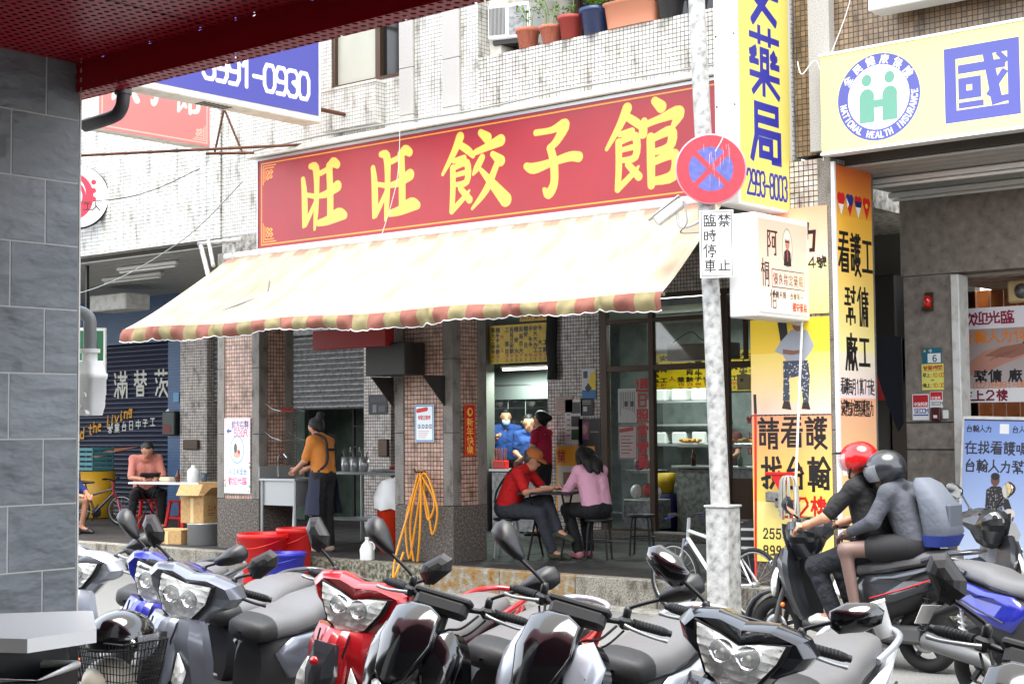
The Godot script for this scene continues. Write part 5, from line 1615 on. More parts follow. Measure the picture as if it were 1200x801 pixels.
	tube(st, curve([V(0.13, 1.05, 0.12), V(0.03, 1.0, 0.02), V(-0.1, 0.78, -0.1), V(-0.18, 0.64, -0.1)], 5), 0.014, 6)
	put("bag_strap", st, black, t)
	# diner in pink
	J = sit_pose(0.47)
	J.merge({"chest": V(0, 0.88, 0.08), "neck": V(0, 1.03, 0.16), "head": V(0, 1.13, 0.25), "look": V(0, -0.7, 1), "up": V(0, 1, 0.6), "shL": V(0.165, 0.99, 0.13), "shR": V(-0.165, 0.99, 0.13), "elL": V(0.22, 0.76, 0.28), "elR": V(-0.22, 0.76, 0.26), "wrL": V(0.09, 0.80, 0.46), "wrR": V(-0.1, 0.8, 0.46), "anL": V(0.1, 0.08, 0.22), "toL": V(0.1, 0.035, 0.36), "anR": V(-0.1, 0.08, 0.3), "toR": V(-0.12, 0.035, 0.45)}, true)
	t = person("person with long dark hair in a pale pink blouse on a black stool", V(-10.42, S, -13.98), atan2(-0.95, -0.3), J, {"shirt": cloth(Color(0.84, 0.62, 0.70)), "trousers": black, "shoes": mt(Color(0.70, 0.45, 0.48), 0.6), "hair": M.hair, "sleeve": 0.95, "cell": 0.015, "fat": 1.08,
		"locks": [[0.05, 0.02, -0.07, 0.06, 0.06, -0.16, -0.13, 0.055], [-0.05, 0.02, -0.07, 0.06, -0.07, -0.14, -0.13, 0.055], [0.06, -0.14, -0.13, 0.05, 0.09, -0.27, -0.10, 0.03], [-0.07, -0.12, -0.13, 0.05, -0.08, -0.25, -0.12, 0.03], [0.0, -0.1, -0.14, 0.06, 0.0, -0.27, -0.16, 0.035], [0.08, 0.0, 0.0, 0.03, 0.09, -0.15, 0.02, 0.025], [-0.08, 0.0, 0.0, 0.03, -0.09, -0.15, 0.02, 0.025]]})
	# staff and customer at the kitchen opening
	var blue := cloth(Color(0.10, 0.22, 0.46))
	J = stand_pose()
	J.merge({"look": V(0.25, -0.1, 1), "elR": V(-0.22, 1.12, 0.1), "wrR": V(-0.12, 1.26, 0.26)}, true)
	t = person("person in blue shirt with mask pulled under the chin raising a hand", V(-14.93, S, -17.75), deg_to_rad(35), J, {"shirt": blue, "trousers": black, "hair": M.hair, "sleeve": 0.35, "cell": 0.018, "size": 1.06, "curl": V(0.5, 0.3, 0.4)})
	mask(t, J, mt(Color(0.62, 0.72, 0.80), 0.7), 0.03)
	J = stand_pose()
	J.merge({"look": V(0.2, -0.15, 1), "elL": V(0.2, 1.12, 0.06), "wrL": V(0.06, 1.06, 0.26), "elR": V(-0.2, 1.12, 0.06), "wrR": V(-0.05, 1.04, 0.26)}, true)
	person("shorter person in blue shirt standing between the two at the kitchen opening", V(-14.40, S, -17.66), deg_to_rad(28), J, {"shirt": blue, "trousers": black, "hair": M.hair, "sleeve": 0.35, "cell": 0.018, "size": 1.0, "fat": 1.1})
	J = stand_pose()
	J.merge({"look": V(0.0, -0.12, 1), "elL": V(0.22, 1.13, 0.06), "wrL": V(0.1, 1.02, 0.28), "elR": V(-0.2, 1.12, 0.08), "wrR": V(-0.04, 1.04, 0.3)}, true)
	person("person in rose-red top and black shorts standing behind the diners", V(-13.36, S, -16.66), deg_to_rad(-78), J, {"shirt": cloth(Color(0.66, 0.08, 0.22)), "trousers": black, "leg": 0.22, "hair": M.hair, "sleeve": 0.22, "cell": 0.016, "size": 1.02, "locks": [[0.0, 0.05, -0.1, 0.04, 0.0, 0.02, -0.14, 0.045]]})
	# cook behind the counter, mostly hidden by the post
	J = stand_pose()
	J.merge({"look": V(-0.2, -0.4, 1), "up": V(0, 1, 0.3), "elL": V(0.2, 1.12, 0.1), "wrL": V(0.1, 1.06, 0.3), "elR": V(-0.2, 1.12, 0.1), "wrR": V(-0.1, 1.06, 0.3)}, true)
	person("person with dark hair bent over the food counter inside the shop", V(-12.05, S, -19.35), deg_to_rad(20), J, {"shirt": cloth(Color(0.35, 0.12, 0.12)), "trousers": black, "hair": M.hair, "sleeve": 0.3, "cell": 0.02, "size": 0.97})
	# man reading on the red stool
	J = sit_pose(0.46)
	J.merge({"chest": V(0, 0.86, 0.06), "neck": V(0, 1.02, 0.12), "head": V(0, 1.13, 0.19), "look": V(-0.1, -0.65, 1), "up": V(0, 1, 0.55), "elL": V(0.23, 0.75, 0.2), "elR": V(-0.23, 0.75, 0.2), "wrL": V(0.1, 0.74, 0.42), "wrR": V(-0.12, 0.74, 0.42), "knL": V(0.17, 0.52, 0.42), "knR": V(-0.2, 0.52, 0.38), "anL": V(0.16, 0.08, 0.44), "toL": V(0.18, 0.035, 0.6), "anR": V(-0.26, 0.08, 0.3), "toR": V(-0.32, 0.035, 0.42)}, true)
	t = person("person in salmon polo shirt and black trousers reading on a red stool", V(-19.35, S, -14.45), deg_to_rad(62), J, {"shirt": cloth(Color(0.80, 0.50, 0.44)), "trousers": black, "shoes": black, "hair": mt(Color(0.16, 0.15, 0.14), 0.5), "sleeve": 0.45, "cell": 0.017, "size": 1.06, "fat": 1.08})
	st = new_st()
	box(st, V(0.0, 0.83, 0.46), V(0.30, 0.012, 0.2), 0.0, Basis(Vector3.RIGHT, -0.4))
	put("folder", st, mt(Color(0.10, 0.11, 0.13), 0.6), t)
	# crouching neighbour behind the near wall
	J = sit_pose(0.25)
	J.merge({"chest": V(0, 0.68, 0.12), "neck": V(0, 0.84, 0.2), "head": V(0, 0.95, 0.27), "look": V(0, -0.3, 1), "knL": V(0.14, 0.5, 0.42), "knR": V(-0.14, 0.5, 0.42), "anL": V(0.12, 0.08, 0.34), "anR": V(-0.12, 0.08, 0.34), "toL": V(0.13, 0.035, 0.5), "toR": V(-0.13, 0.035, 0.5), "elL": V(0.24, 0.6, 0.3), "elR": V(-0.24, 0.6, 0.3), "wrL": V(0.1, 0.56, 0.5), "wrR": V(-0.1, 0.56, 0.5)}, true)
	person("person in blue T-shirt and shorts sitting low at the left wall edge", V(-19.75, S, -13.2), deg_to_rad(100), J, {"shirt": cloth(Color(0.17, 0.24, 0.52)), "trousers": mt(Color(0.5, 0.45, 0.38), 0.8), "leg": 0.4, "hair": M.hair, "sleeve": 0.45, "cell": 0.018})
# ---------------------------------------------------------------- scooters (own axes: -z ahead, +x to the rider's right)
func zring(z: float, y: float, hw: float, hh: float, e := 2.6, taper := 0.0, n := 18) -> PackedVector3Array:
	return ring_at(V(0, y, z), V(hw, 0, 0), V(0, hh, 0), n, e, taper)

func wheel(called: String, parent: Node, at: Vector3, steer: Transform3D, r := 0.235):
	var keep := XF
	XF = keep * steer * Transform3D(Basis(Vector3.BACK, PI / 2), at)
	var st := new_st()
	var prof := []
	for i in 13:
		var a := TAU * i / 12.0
		prof.append([r - 0.048 + cos(a) * 0.048, sin(a) * 0.05])
	lathe(st, prof, 28)
	var w := put(called, st, M.rubber, parent)
	st = new_st()
	lathe(st, [[r - 0.085, -0.03], [r - 0.075, -0.036], [r - 0.075, 0.036], [r - 0.085, 0.03], [r - 0.085, -0.03]], 28)
	for i in 5:
		var a := TAU * i / 5.0
		rod(st, V(cos(a) * 0.03, 0, sin(a) * 0.03), V(cos(a) * (r - 0.08), 0, sin(a) * (r - 0.08)), 0.03, 0.028)
	lathe(st, [[0.0, -0.05], [0.04, -0.05], [0.045, 0.0], [0.04, 0.05], [0.0, 0.05]], 14)
	put("rim", st, M.wheel_rim, w)
	st = new_st()
	lathe(st, [[0.05, 0.04], [0.095, 0.04], [0.095, 0.045], [0.05, 0.045], [0.05, 0.04]], 20)
	put("brake_disc", st, M.steel, w)
	XF = keep

func mirror(parent: Node, s: float, shape: int, base: Vector3, tip: Vector3, mat: Material, yaw := 0.0):
	var st := new_st()
	tube(st, curve([base, base + V(s * 0.006, 0.03, 0.0), base.lerp(tip, 0.6) + V(0, 0.012, -0.006), tip + V(s * 0.005, 0.0, -0.012)], 4), [0.013, 0.012, 0.011, 0.01, 0.009, 0.008, 0.008, 0.008, 0.008, 0.008, 0.008, 0.009, 0.011], 8)
	lathe(st, [[0.0, -0.03], [0.017, -0.03], [0.018, 0.02], [0.012, 0.035], [0.0, 0.036]], 10, Transform3D(Basis(), base))
	var m := put("mirror", st, M.scooter_black, parent)
	st = new_st()
	var o: PackedVector2Array
	match shape:
		0: o = P2([-0.095, -0.008, -0.07, -0.026, -0.02, -0.042, 0.04, -0.05, 0.08, -0.038, 0.092, -0.005, 0.082, 0.03, 0.05, 0.046, 0.0, 0.042, -0.05, 0.026, -0.09, 0.012])
		1: o = P2([-0.07, -0.03, -0.035, -0.05, 0.06, -0.036, 0.092, 0.006, 0.07, 0.048, -0.03, 0.052, -0.066, 0.026])
		_: o = P2([-0.085, -0.025, -0.06, -0.05, 0.02, -0.052, 0.085, -0.03, 0.10, 0.01, 0.07, 0.04, -0.02, 0.05, -0.08, 0.028])
	if s < 0.0:
		for i in o.size(): o[i].x = -o[i].x
	o = scaled(o, 1.08)
	var look := V(s * 0.16 + sin(yaw), 0.10, -1.0)
	var f := facing(tip + V(s * [0.055, 0.045, 0.06][shape], [0.05, 0.055, 0.03][shape], 0), look) * Transform3D(Basis(Vector3.BACK, -s * [0.62, 0.75, 0.35][shape]), Vector3.ZERO)
	dome(st, mirrored_x(o), f, 0.05 if shape != 1 else 0.035, 0.016, shape == 1)
	put("shell", st, mat, m)
	st = new_st()
	prism(st, scaled(mirrored_x(o), 0.93), f * Transform3D(Basis(), V(0, 0, -0.0165)), 0.003)
	put("mirror_glass", st, M.chrome, m)

func mirrored_x(p: PackedVector2Array) -> PackedVector2Array:      # seen from ahead, left and right change places
	var r := PackedVector2Array()
	for v in p: r.append(Vector2(-v.x, v.y))
	return r

func moved(p: PackedVector2Array, dx: float, dy: float) -> PackedVector2Array:
	var r := PackedVector2Array()
	for v in p: r.append(v + Vector2(dx, dy))
	return r

func scaled(p: PackedVector2Array, k: float) -> PackedVector2Array:
	var r := PackedVector2Array()
	for v in p: r.append(v * k)
	return r

func scooter_mats():
	M.scooter_black = mt(Color(0.105, 0.105, 0.11), 0.42)
	M.scooter_plastic = rough_mat([Color(0.12, 0.12, 0.125), Color(0.15, 0.15, 0.155), Color(0.17, 0.17, 0.175)], 0.08, 3.0, 0.55, 0.6, 61, false)
	M.seat_grey = rough_mat([Color(0.34, 0.34, 0.345), Color(0.38, 0.38, 0.385), Color(0.42, 0.42, 0.425)], 0.12, 4.0, 0.36, 0.9, 62, false)
	M.seat_black = mt(Color(0.10, 0.10, 0.105), 0.5)
	M.seat_black.normal_enabled = true
	M.seat_black.normal_texture = M.seat_grey.normal_texture
	tri_map(M.seat_black, 4.0, false)
	M.wheel_rim = mt(Color(0.22, 0.22, 0.23), 0.4, 0.5)
	M.chrome = mt(Color(0.85, 0.86, 0.87), 0.06, 1.0)
	M.lens = mt(Color(0.86, 0.88, 0.88, 0.28), 0.03)
	M.lens.transparency = BaseMaterial3D.TRANSPARENCY_ALPHA
	M.clear_plastic = mt(Color(0.9, 0.92, 0.95, 0.22), 0.05)
	M.clear_plastic.transparency = BaseMaterial3D.TRANSPARENCY_ALPHA
	M.reflector = mt(Color(0.93, 0.94, 0.93), 0.22, 0.35)
	M.reflector.normal_enabled = true
	M.reflector.normal_texture = noise_tex(0.03, [], 63, 256, 1, 5.0, FastNoiseLite.TYPE_CELLULAR)
	tri_map(M.reflector, 3.0, false)
	M.amber = gloss(Color(0.88, 0.42, 0.06), 0.2)
	M.tail_red = gloss(Color(0.74, 0.05, 0.06), 0.2)
	M.paint_grey = gloss(Color(0.42, 0.44, 0.48), 0.32, 0.8, 0.35)
	M.paint_dark = gloss(Color(0.20, 0.21, 0.23), 0.3, 0.8, 0.3)
	M.paint_blue = gloss(Color(0.10, 0.14, 0.55), 0.28, 0.9, 0.15)
	M.paint_red = gloss(Color(0.64, 0.055, 0.10), 0.28, 0.9, 0.2)
	M.paint_black = gloss(Color(0.035, 0.038, 0.05), 0.12, 1.0)
	M.paint_silver = gloss(Color(0.68, 0.70, 0.74), 0.3, 0.8, 0.5)
	M.paint_white = gloss(Color(0.82, 0.83, 0.84), 0.3, 0.8)
	M.paint_navy = gloss(Color(0.10, 0.115, 0.15), 0.25, 0.9, 0.3)
	M.engine = mt(Color(0.42, 0.42, 0.42), 0.5, 0.7)

func scooter(label: String, at: Vector3, turn: float, o: Dictionary, group := "scooters parked in the front row") -> Node3D:
	var t := thing("scooter", label, "scooter", at, 0.0, group)
	var lean: float = deg_to_rad(o.get("lean", 9.0))
	t.basis = Basis(Vector3.UP, turn) * Basis(Vector3.BACK, lean)
	XF = Transform3D.IDENTITY
	var body: Material = o.body
	var trim: Material = o.get("trim", M.scooter_plastic)
	var accent: Material = o.get("accent", body)
	var seat: Material = o.get("seat", M.seat_grey)
	var axis := V(0, 1, 0.42).normalized()
	var pivot := V(0, 0.8, -0.47)
	var steer := Transform3D(Basis(), pivot) * Transform3D(Basis(axis, deg_to_rad(o.get("steer", 16.0))), Vector3.ZERO) * Transform3D(Basis(), -pivot)
	var st: SurfaceTool
	wheel("front_wheel", t, V(0, 0.235, -0.65), steer)
	wheel("rear_wheel", t, V(0, 0.235, 0.58), Transform3D.IDENTITY)
	# fork and front fender turn with the bars
	XF = steer
	for s in [-1.0, 1.0]:
		st = new_st()
		tube(st, [V(s * 0.07, 0.235, -0.65), V(s * 0.07, 0.42, -0.6), V(s * 0.06, 0.62, -0.53)], [0.02, 0.02, 0.026], 8)
		put("fork_leg", st, M.engine, t)
	st = new_st()
	var rings := []
	for i in 11:
		var a := deg_to_rad(-40 + i * 17.0)
		var d := V(0, sin(a), -cos(a))
		rings.append(ring_at(V(0, 0.235, -0.65) + d * 0.272, V(0.072 * (1.0 - pow(absf(i - 5) / 8.0, 2.0)), 0, 0), d * 0.02, 12, 2.6))
	loft(st, rings)
	put("front_fender", st, accent, t)
	XF = Transform3D.IDENTITY
	# leg shield, front apron, inner panel
	var sport: bool = o.get("sport", false)
	st = new_st()
	rings = []
	for r in ([[0.27, -0.36, 0.10, 0.05], [0.36, -0.42, 0.165, 0.07], [0.50, -0.475, 0.205, 0.085], [0.64, -0.515, 0.215, 0.10], [0.74, -0.535, 0.20, 0.10], [0.82, -0.52, 0.175, 0.075], [0.84, -0.515, 0.165, 0.05]] if not sport else [[0.27, -0.36, 0.10, 0.05], [0.36, -0.42, 0.17, 0.07], [0.50, -0.48, 0.21, 0.09], [0.64, -0.54, 0.225, 0.12], [0.78, -0.575, 0.215, 0.14], [0.86, -0.56, 0.19, 0.12], [0.90, -0.54, 0.16, 0.08]]):
		var ring := PackedVector3Array()
		for q in [[0.0, -1.0], [0.22, -0.9], [0.40, -0.62], [0.78, -0.30], [0.98, 0.22], [1.0, 0.62], [0.6, 0.55], [0.0, 0.45], [-0.6, 0.55], [-1.0, 0.62], [-0.98, 0.22], [-0.78, -0.30], [-0.40, -0.62], [-0.22, -0.9]]:
			ring.append(V(q[0] * r[2], r[0], r[1] + (q[1] * 1.25 + 0.1) * r[3]))
		rings.append(ring)
	loft(st, rings, true, true, true)
	put("front_apron", st, body, t)
	for s in [-1.0, 1.0]:
		st = new_st()
		tube(st, [V(s * 0.088, 0.83, -0.575), V(s * 0.082, 0.74, -0.605), V(s * 0.086, 0.64, -0.585), V(s * 0.07, 0.36, -0.48)], 0.005, 5)
		put("panel_gap", st, M.scooter_black, t)
		st = new_st()
		dome(st, P2([s * 0.0, 0.13, s * 0.075, 0.10, s * 0.10, -0.02, s * 0.055, -0.20, s * 0.01, -0.10]), facing(V(s * 0.105, 0.66, -0.585), V(s * 0.85, 0.12, -1)), 0.012, 0.02, true)
		put("wing_panel", st, o.get("wing", accent), t)
	# centre panel and vents on the apron, turn signals
	st = new_st()
	var ap := facing(V(0, 0.6, -0.665), V(0, 0.12, -1))
	dome(st, P2([-0.06, 0.19, 0.06, 0.19, 0.085, 0.05, 0.03, -0.22, -0.03, -0.22, -0.085, 0.05]), ap, 0.035, 0.03, true)
	put("centre_panel", st, o.get("panel", trim), t)
	for s in [-1.0, 1.0]:
		st = new_st()
		dome(st, P2([0, 0.11, 0.05, 0.02, 0.03, -0.10, -0.015, -0.03]) if s < 0 else P2([0, 0.11, -0.05, 0.02, -0.03, -0.10, 0.015, -0.03]), facing(V(s * 0.135, 0.58, -0.605), V(s * 0.6, 0.15, -1)), 0.025, 0.02)
		put("turn_signal", st, M.reflector if o.get("clear_signal", true) else M.amber, t)
		st = new_st()
		ell(st, V(s * 0.17, 0.42, -0.51), V(0.02, 0.02, 0.018), 10)
		put("side_reflector", st, M.amber, t)
	# badge
	st = new_st()
	lathe(st, [[0.0, 0.0], [0.022, 0.0], [0.022, 0.006], [0.0, 0.008]], 16, facing(V(0, 0.71, -0.705), V(0, 0.2, -1)) * Transform3D(Basis(Vector3.RIGHT, PI / 2), Vector3.ZERO))
	put("badge", st, o.get("badge", M.chrome), t)
	# floorboard and belly
	st = new_st()
	loft(st, [zring(-0.36, 0.29, 0.15, 0.05), zring(-0.2, 0.27, 0.185, 0.055), zring(0.1, 0.27, 0.19, 0.06), zring(0.2, 0.29, 0.17, 0.07)])
	put("floorboard", st, M.scooter_plastic, t)
	# body under and behind the seat
	st = new_st()
	loft(st, [zring(0.06, 0.46, 0.10, 0.19), zring(0.12, 0.49, 0.15, 0.21, 2.8, 0.1), zring(0.26, 0.53, 0.185, 0.20, 2.8, 0.12), zring(0.46, 0.575, 0.19, 0.165, 2.8, 0.1), zring(0.66, 0.64, 0.17, 0.125, 2.6, 0.1), zring(0.84, 0.71, 0.125, 0.085, 2.4), zring(0.95, 0.755, 0.07, 0.05, 2.2), zring(0.985, 0.77, 0.03, 0.025)])
	put("side_cover", st, M.scooter_plastic, t)
	for s in [-1.0, 1.0]:
		st = new_st()
		var outline := [0.10, 0.60, 0.20, 0.46, 0.42, 0.50, 0.70, 0.60, 1.0, 0.80, 0.94, 0.83, 0.70, 0.77, 0.40, 0.70, 0.2, 0.68]
		rings = []
		for k in 3:
			var r := PackedVector3Array()
			for i in range(0, outline.size(), 2):
				var z: float = outline[i]
				var y: float = outline[i + 1]
				var w := 0.192 * sqrt(maxf(0.02, 1.0 - pow((z - 0.42) / 0.66, 2.0))) + 0.012
				var cz := 0.48
				var cy := 0.645
				var q: float = [1.0, 0.94, 0.55][k]
				r.append(V(s * (w + [-0.03, 0.004, 0.013][k] + (0.0 if k < 2 else (1.0 - pow((z - 0.42) / 0.66, 2.0)) * 0.004)), cy + (y - cy) * q, cz + (z - cz) * q))
			rings.append(r)
		loft(st, rings)
		put("side_panel", st, accent if o.get("accent_side", true) else body, t)
		st = new_st()
		tube(st, [V(s * 0.212, 0.52, 0.24), V(s * 0.214, 0.60, 0.5), V(s * 0.19, 0.70, 0.78)], 0.006, 6)
		put("side_trim", st, o.get("stripe", trim), t)
	# seat with a dark nose, stepped for the passenger
	st = new_st()
	loft(st, [zring(0.0, 0.70, 0.07, 0.03), zring(0.02, 0.705, 0.115, 0.055, 3.0), zring(0.10, 0.722, 0.145, 0.066, 3.0, -0.12), zring(0.24, 0.735, 0.168, 0.064, 3.0, -0.12), zring(0.38, 0.755, 0.168, 0.066, 3.0, -0.12), zring(0.46, 0.785, 0.16, 0.07, 3.0, -0.12), zring(0.60, 0.81, 0.148, 0.066, 3.0, -0.1), zring(0.74, 0.825, 0.125, 0.058, 3.0, -0.1), zring(0.82, 0.828, 0.09, 0.045, 2.6), zring(0.845, 0.828, 0.045, 0.022)])
	var sp := put("seat", st, seat, t)
	st = new_st()
	loft(st, [zring(-0.03, 0.70, 0.01, 0.006), zring(-0.024, 0.70, 0.055, 0.028), zring(-0.008, 0.703, 0.10, 0.05, 2.8), zring(0.014, 0.706, 0.123, 0.061, 3.0), zring(0.075, 0.716, 0.141, 0.0685, 3.0, -0.12), zring(0.105, 0.722, 0.147, 0.0685, 3.0, -0.12)], false)
	put("seat_nose", st, M.seat_black, sp)
	st = new_st()
	for s in [-1.0, 1.0]: tube(st, curve([V(s * 0.13, 0.70, 0.05), V(s * 0.168, 0.712, 0.26), V(s * 0.163, 0.75, 0.46), V(s * 0.12, 0.795, 0.72)], 4), 0.004, 5)
	put("seam", st, M.scooter_black, sp)
	# grab rail, tail light, plate, rear fender
	st = new_st()
	tube(st, curve([V(-0.15, 0.80, 0.62), V(-0.155, 0.85, 0.80), V(-0.11, 0.87, 0.96), V(0, 0.875, 1.01), V(0.11, 0.87, 0.96), V(0.155, 0.85, 0.80), V(0.15, 0.80, 0.62)], 5), 0.016, 8)
	put("grab_rail", st, o.get("rail", M.paint_dark), t)
	st = new_st()
	ell(st, V(0, 0.745, 0.965), V(0.085, 0.035, 0.045), 14)
	put("tail_light", st, M.tail_red, t)
	st = new_st()
	loft(st, [zring(0.78, 0.60, 0.06, 0.05), zring(0.95, 0.52, 0.075, 0.03), zring(1.02, 0.40, 0.075, 0.012)])
	put("rear_fender", st, M.scooter_plastic, t)
	st = new_st()
	box(st, V(0, 0.50, 1.035), V(0.26, 0.14, 0.004), 0.0, Basis(Vector3.RIGHT, -0.45))
	put("number_plate", st, M.white, t)
	# engine, exhaust on the right, shock absorber, stand
	st = new_st()
	span(st, -0.11, -0.03, 0.20, 0.33, 0.12, 0.66, 0.03); span(st, -0.07, 0.08, 0.22, 0.38, 0.05, 0.3, 0.03)
	put("engine", st, M.engine, t)
	st = new_st()
	tube(st, [V(0.06, 0.2, 0.1), V(0.13, 0.18, 0.28), V(0.155, 0.27, 0.42), V(0.16, 0.34, 0.92), V(0.16, 0.345, 0.95)], [0.018, 0.02, 0.052, 0.058, 0.03], 12)
	put("exhaust", st, M.engine, t)
	for s in [-1.0, 1.0]:
		st = new_st()
		var pts := []
		for i in 57: pts.append(V(s * 0.14 + cos(i * 0.78) * 0.026, 0.30 + i * 0.0046, 0.60 + sin(i * 0.78) * 0.026 + i * 0.0009))
		tube(st, pts, 0.006, 5)
		tube(st, [V(s * 0.14, 0.24, 0.59), V(s * 0.14, 0.62, 0.66)], 0.012, 8)
		put("shock_absorber", st, o.get("spring", M.scooter_black), t)
	st = new_st()
	tube(st, [V(-0.10, 0.26, 0.05), V(-0.19 - sin(lean) * 0.02, 0.02 + tan(lean) * 0.19, -0.02)], 0.011, 6)
	put("side_stand", st, M.scooter_black, t)
	# handlebars and everything that turns with them
	XF = steer
	st = new_st()
	tube(st, [V(0, 0.78, -0.47), V(0, 0.97, -0.39)], 0.032, 12)
	tube(st, curve([V(-0.34, 0.985, -0.25), V(-0.24, 1.0, -0.31), V(-0.12, 1.0, -0.38), V(0, 0.985, -0.4), V(0.12, 1.0, -0.38), V(0.24, 1.0, -0.31), V(0.34, 0.985, -0.25)], 4), 0.0125, 8)
	put("handlebar", st, M.scooter_black, t)
	for s in [-1.0, 1.0]:
		st = new_st()
		tube(st, [V(s * 0.215, 1.0, -0.325), V(s * 0.225, 1.0, -0.318), V(s * 0.33, 0.987, -0.257), V(s * 0.345, 0.985, -0.248)], [0.022, 0.019, 0.019, 0.016], 12)
		var gp := put("grip", st, M.rubber, t)
		st = new_st()
		for i in 7: tube(st, [V(s * (0.235 + i * 0.013), 0.9985 - i * 0.0015, -0.312 + i * 0.0077), V(s * (0.239 + i * 0.013), 0.998 - i * 0.0015, -0.3095 + i * 0.0077)], 0.0208, 10)
		tube(st, [V(s * 0.345, 0.985, -0.248), V(s * 0.362, 0.983, -0.239)], 0.0145, 10)
		put("grip_ribs", st, M.scooter_black, gp)
		st = new_st()
		tube(st, curve([V(s * 0.19, 0.995, -0.375), V(s * 0.25, 0.985, -0.372), V(s * 0.32, 0.97, -0.335), V(s * 0.365, 0.965, -0.305)], 4), [0.011, 0.009, 0.008, 0.008, 0.008, 0.008, 0.007, 0.007, 0.007, 0.007, 0.0075, 0.009, 0.009], 8)
		put("brake_lever", st, M.steel if o.get("steel_levers", true) else M.scooter_black, t)
		st = new_st()
		box(st, V(s * 0.185, 1.0, -0.348), V(0.055, 0.05, 0.06), 0.012, Basis(Vector3.UP, -s * 0.55))
		put("switch_box", st, M.scooter_black, t)
		mirror(t, s, o.get("mirror", 0), V(s * 0.185, 1.035, -0.35), V(s * o.get("mirror_out", 0.27), o.get("mirror_up", 1.115), -0.35), o.get("mirror_mat", M.scooter_black), o.get("mirror_yaw", 0.0))
	if not sport:
		# handlebar cowl with a wide faceted headlight
		st = new_st()
		var cow := P2([-0.235, 0.035, -0.20, 0.075, -0.10, 0.095, 0.0, 0.085, 0.10, 0.095, 0.20, 0.075, 0.235, 0.035, 0.205, -0.01, 0.13, -0.05, 0.07, -0.13, 0.0, -0.16, -0.07, -0.13, -0.13, -0.05, -0.205, -0.01])
		rings = []
		for w in [[0.16, 0.55, -0.01], [0.13, 0.92, 0.0], [0.05, 1.03, 0.0], [0.0, 1.0, 0.0], [-0.04, 0.86, -0.004]]:
			var r := PackedVector3Array()
			for v in cow: r.append(V(v.x * w[1] * 1.12, 0.945 + v.y * w[1] * 1.3 + w[2], -0.47 + w[0] + absf(v.x) * 0.28))
			rings.append(r)
		loft(st, rings, true, true, true)
		put("handlebar_cowl", st, o.get("cowl", body), t)
		var hl := P2([-0.135, 0.055, -0.06, 0.04, 0.0, 0.02, 0.06, 0.04, 0.135, 0.055, 0.12, 0.0, 0.075, -0.075, 0.0, -0.115, -0.075, -0.075, -0.12, 0.0]) if o.get("vlamp", true) else P2([-0.11, 0.062, 0.0, 0.05, 0.11, 0.062, 0.105, -0.01, 0.062, -0.08, 0.0, -0.105, -0.062, -0.08, -0.105, -0.01])
		hl = scaled(hl, 1.24)
		st = new_st()
		dome(st, scaled(hl, 1.1), facing(V(0, 0.952, -0.505), V(0, 0.1, -1)), 0.004, 0.03, true)
		var hb := put("headlight", st, M.scooter_black, t)
		st = new_st()
		var hf := facing(V(0, 0.952, -0.509), V(0, 0.1, -1))
		dome(st, hl, hf, 0.002)
		for i in 12:
			for j in 9:
				var cx := -0.176 + i * 0.032
				var cy := -0.14 + j * 0.03
				for q in Geometry2D.intersect_polygons(hl, P2([cx - 0.016, cy - 0.015, cx + 0.016, cy - 0.015, cx + 0.016, cy + 0.015, cx - 0.016, cy + 0.015])):
					prism(st, moved(q, -cx, -cy), hf * Transform3D(Basis(Vector3.UP, 0.22 * sin(i * 2.4 + j * 1.1)) * Basis(Vector3.RIGHT, -0.22 + 0.16 * sin(i * 1.7 + j * 2.9)), V(cx, cy, 0.011)), 0.002)
		put("reflector", st, M.reflector, hb)
		st = new_st()
		for x in [-0.05, 0.05]: lathe(st, [[0.0, 0.0], [0.02, 0.002], [0.036, 0.012], [0.044, 0.028], [0.046, 0.028], [0.04, 0.01], [0.0, -0.002]], 20, hf * Transform3D(Basis(Vector3.RIGHT, PI / 2), V(x, -0.005, 0.006)))
		put("lamp_bowls", st, M.chrome, hb)
		st = new_st()
		for x in [-0.05, 0.05]: ell(st, hf * V(x, -0.005, 0.018), V(0.012, 0.012, 0.012), 8)
		put("bulbs", st, M.white, hb)
		st = new_st()
		dome(st, hl, facing(V(0, 0.952, -0.515), V(0, 0.1, -1)), 0.045)
		put("lens", st, M.lens, hb)
		st = new_st()
		box(st, V(0, 1.035, -0.36), V(0.2, 0.02, 0.1), 0.008, Basis(Vector3.RIGHT, 0.5))
		put("instrument_panel", st, M.dark_glass, t)
	else:
		st = new_st()
		box(st, V(0, 0.995, -0.43), V(0.24, 0.075, 0.09), 0.018, Basis(Vector3.RIGHT, 0.45))
		box(st, V(0, 1.035, -0.42), V(0.27, 0.028, 0.07), 0.01, Basis(Vector3.RIGHT, 0.45))
		put("instrument_panel", st, M.scooter_plastic, t)
		for s in [-1.0, 1.0]:
			st = new_st()
			tube(st, curve([V(s * 0.16, 0.985, -0.38), V(s * 0.12, 0.93, -0.46), V(s * 0.05, 0.9, -0.46), V(s * 0.02, 0.82, -0.44)], 4), 0.006, 5)
			tube(st, curve([V(s * 0.19, 0.97, -0.36), V(s * 0.14, 0.90, -0.42), V(s * 0.06, 0.86, -0.43)], 4), 0.005, 5)
			put("cables", st, M.rubber, t)
	XF = Transform3D.IDENTITY
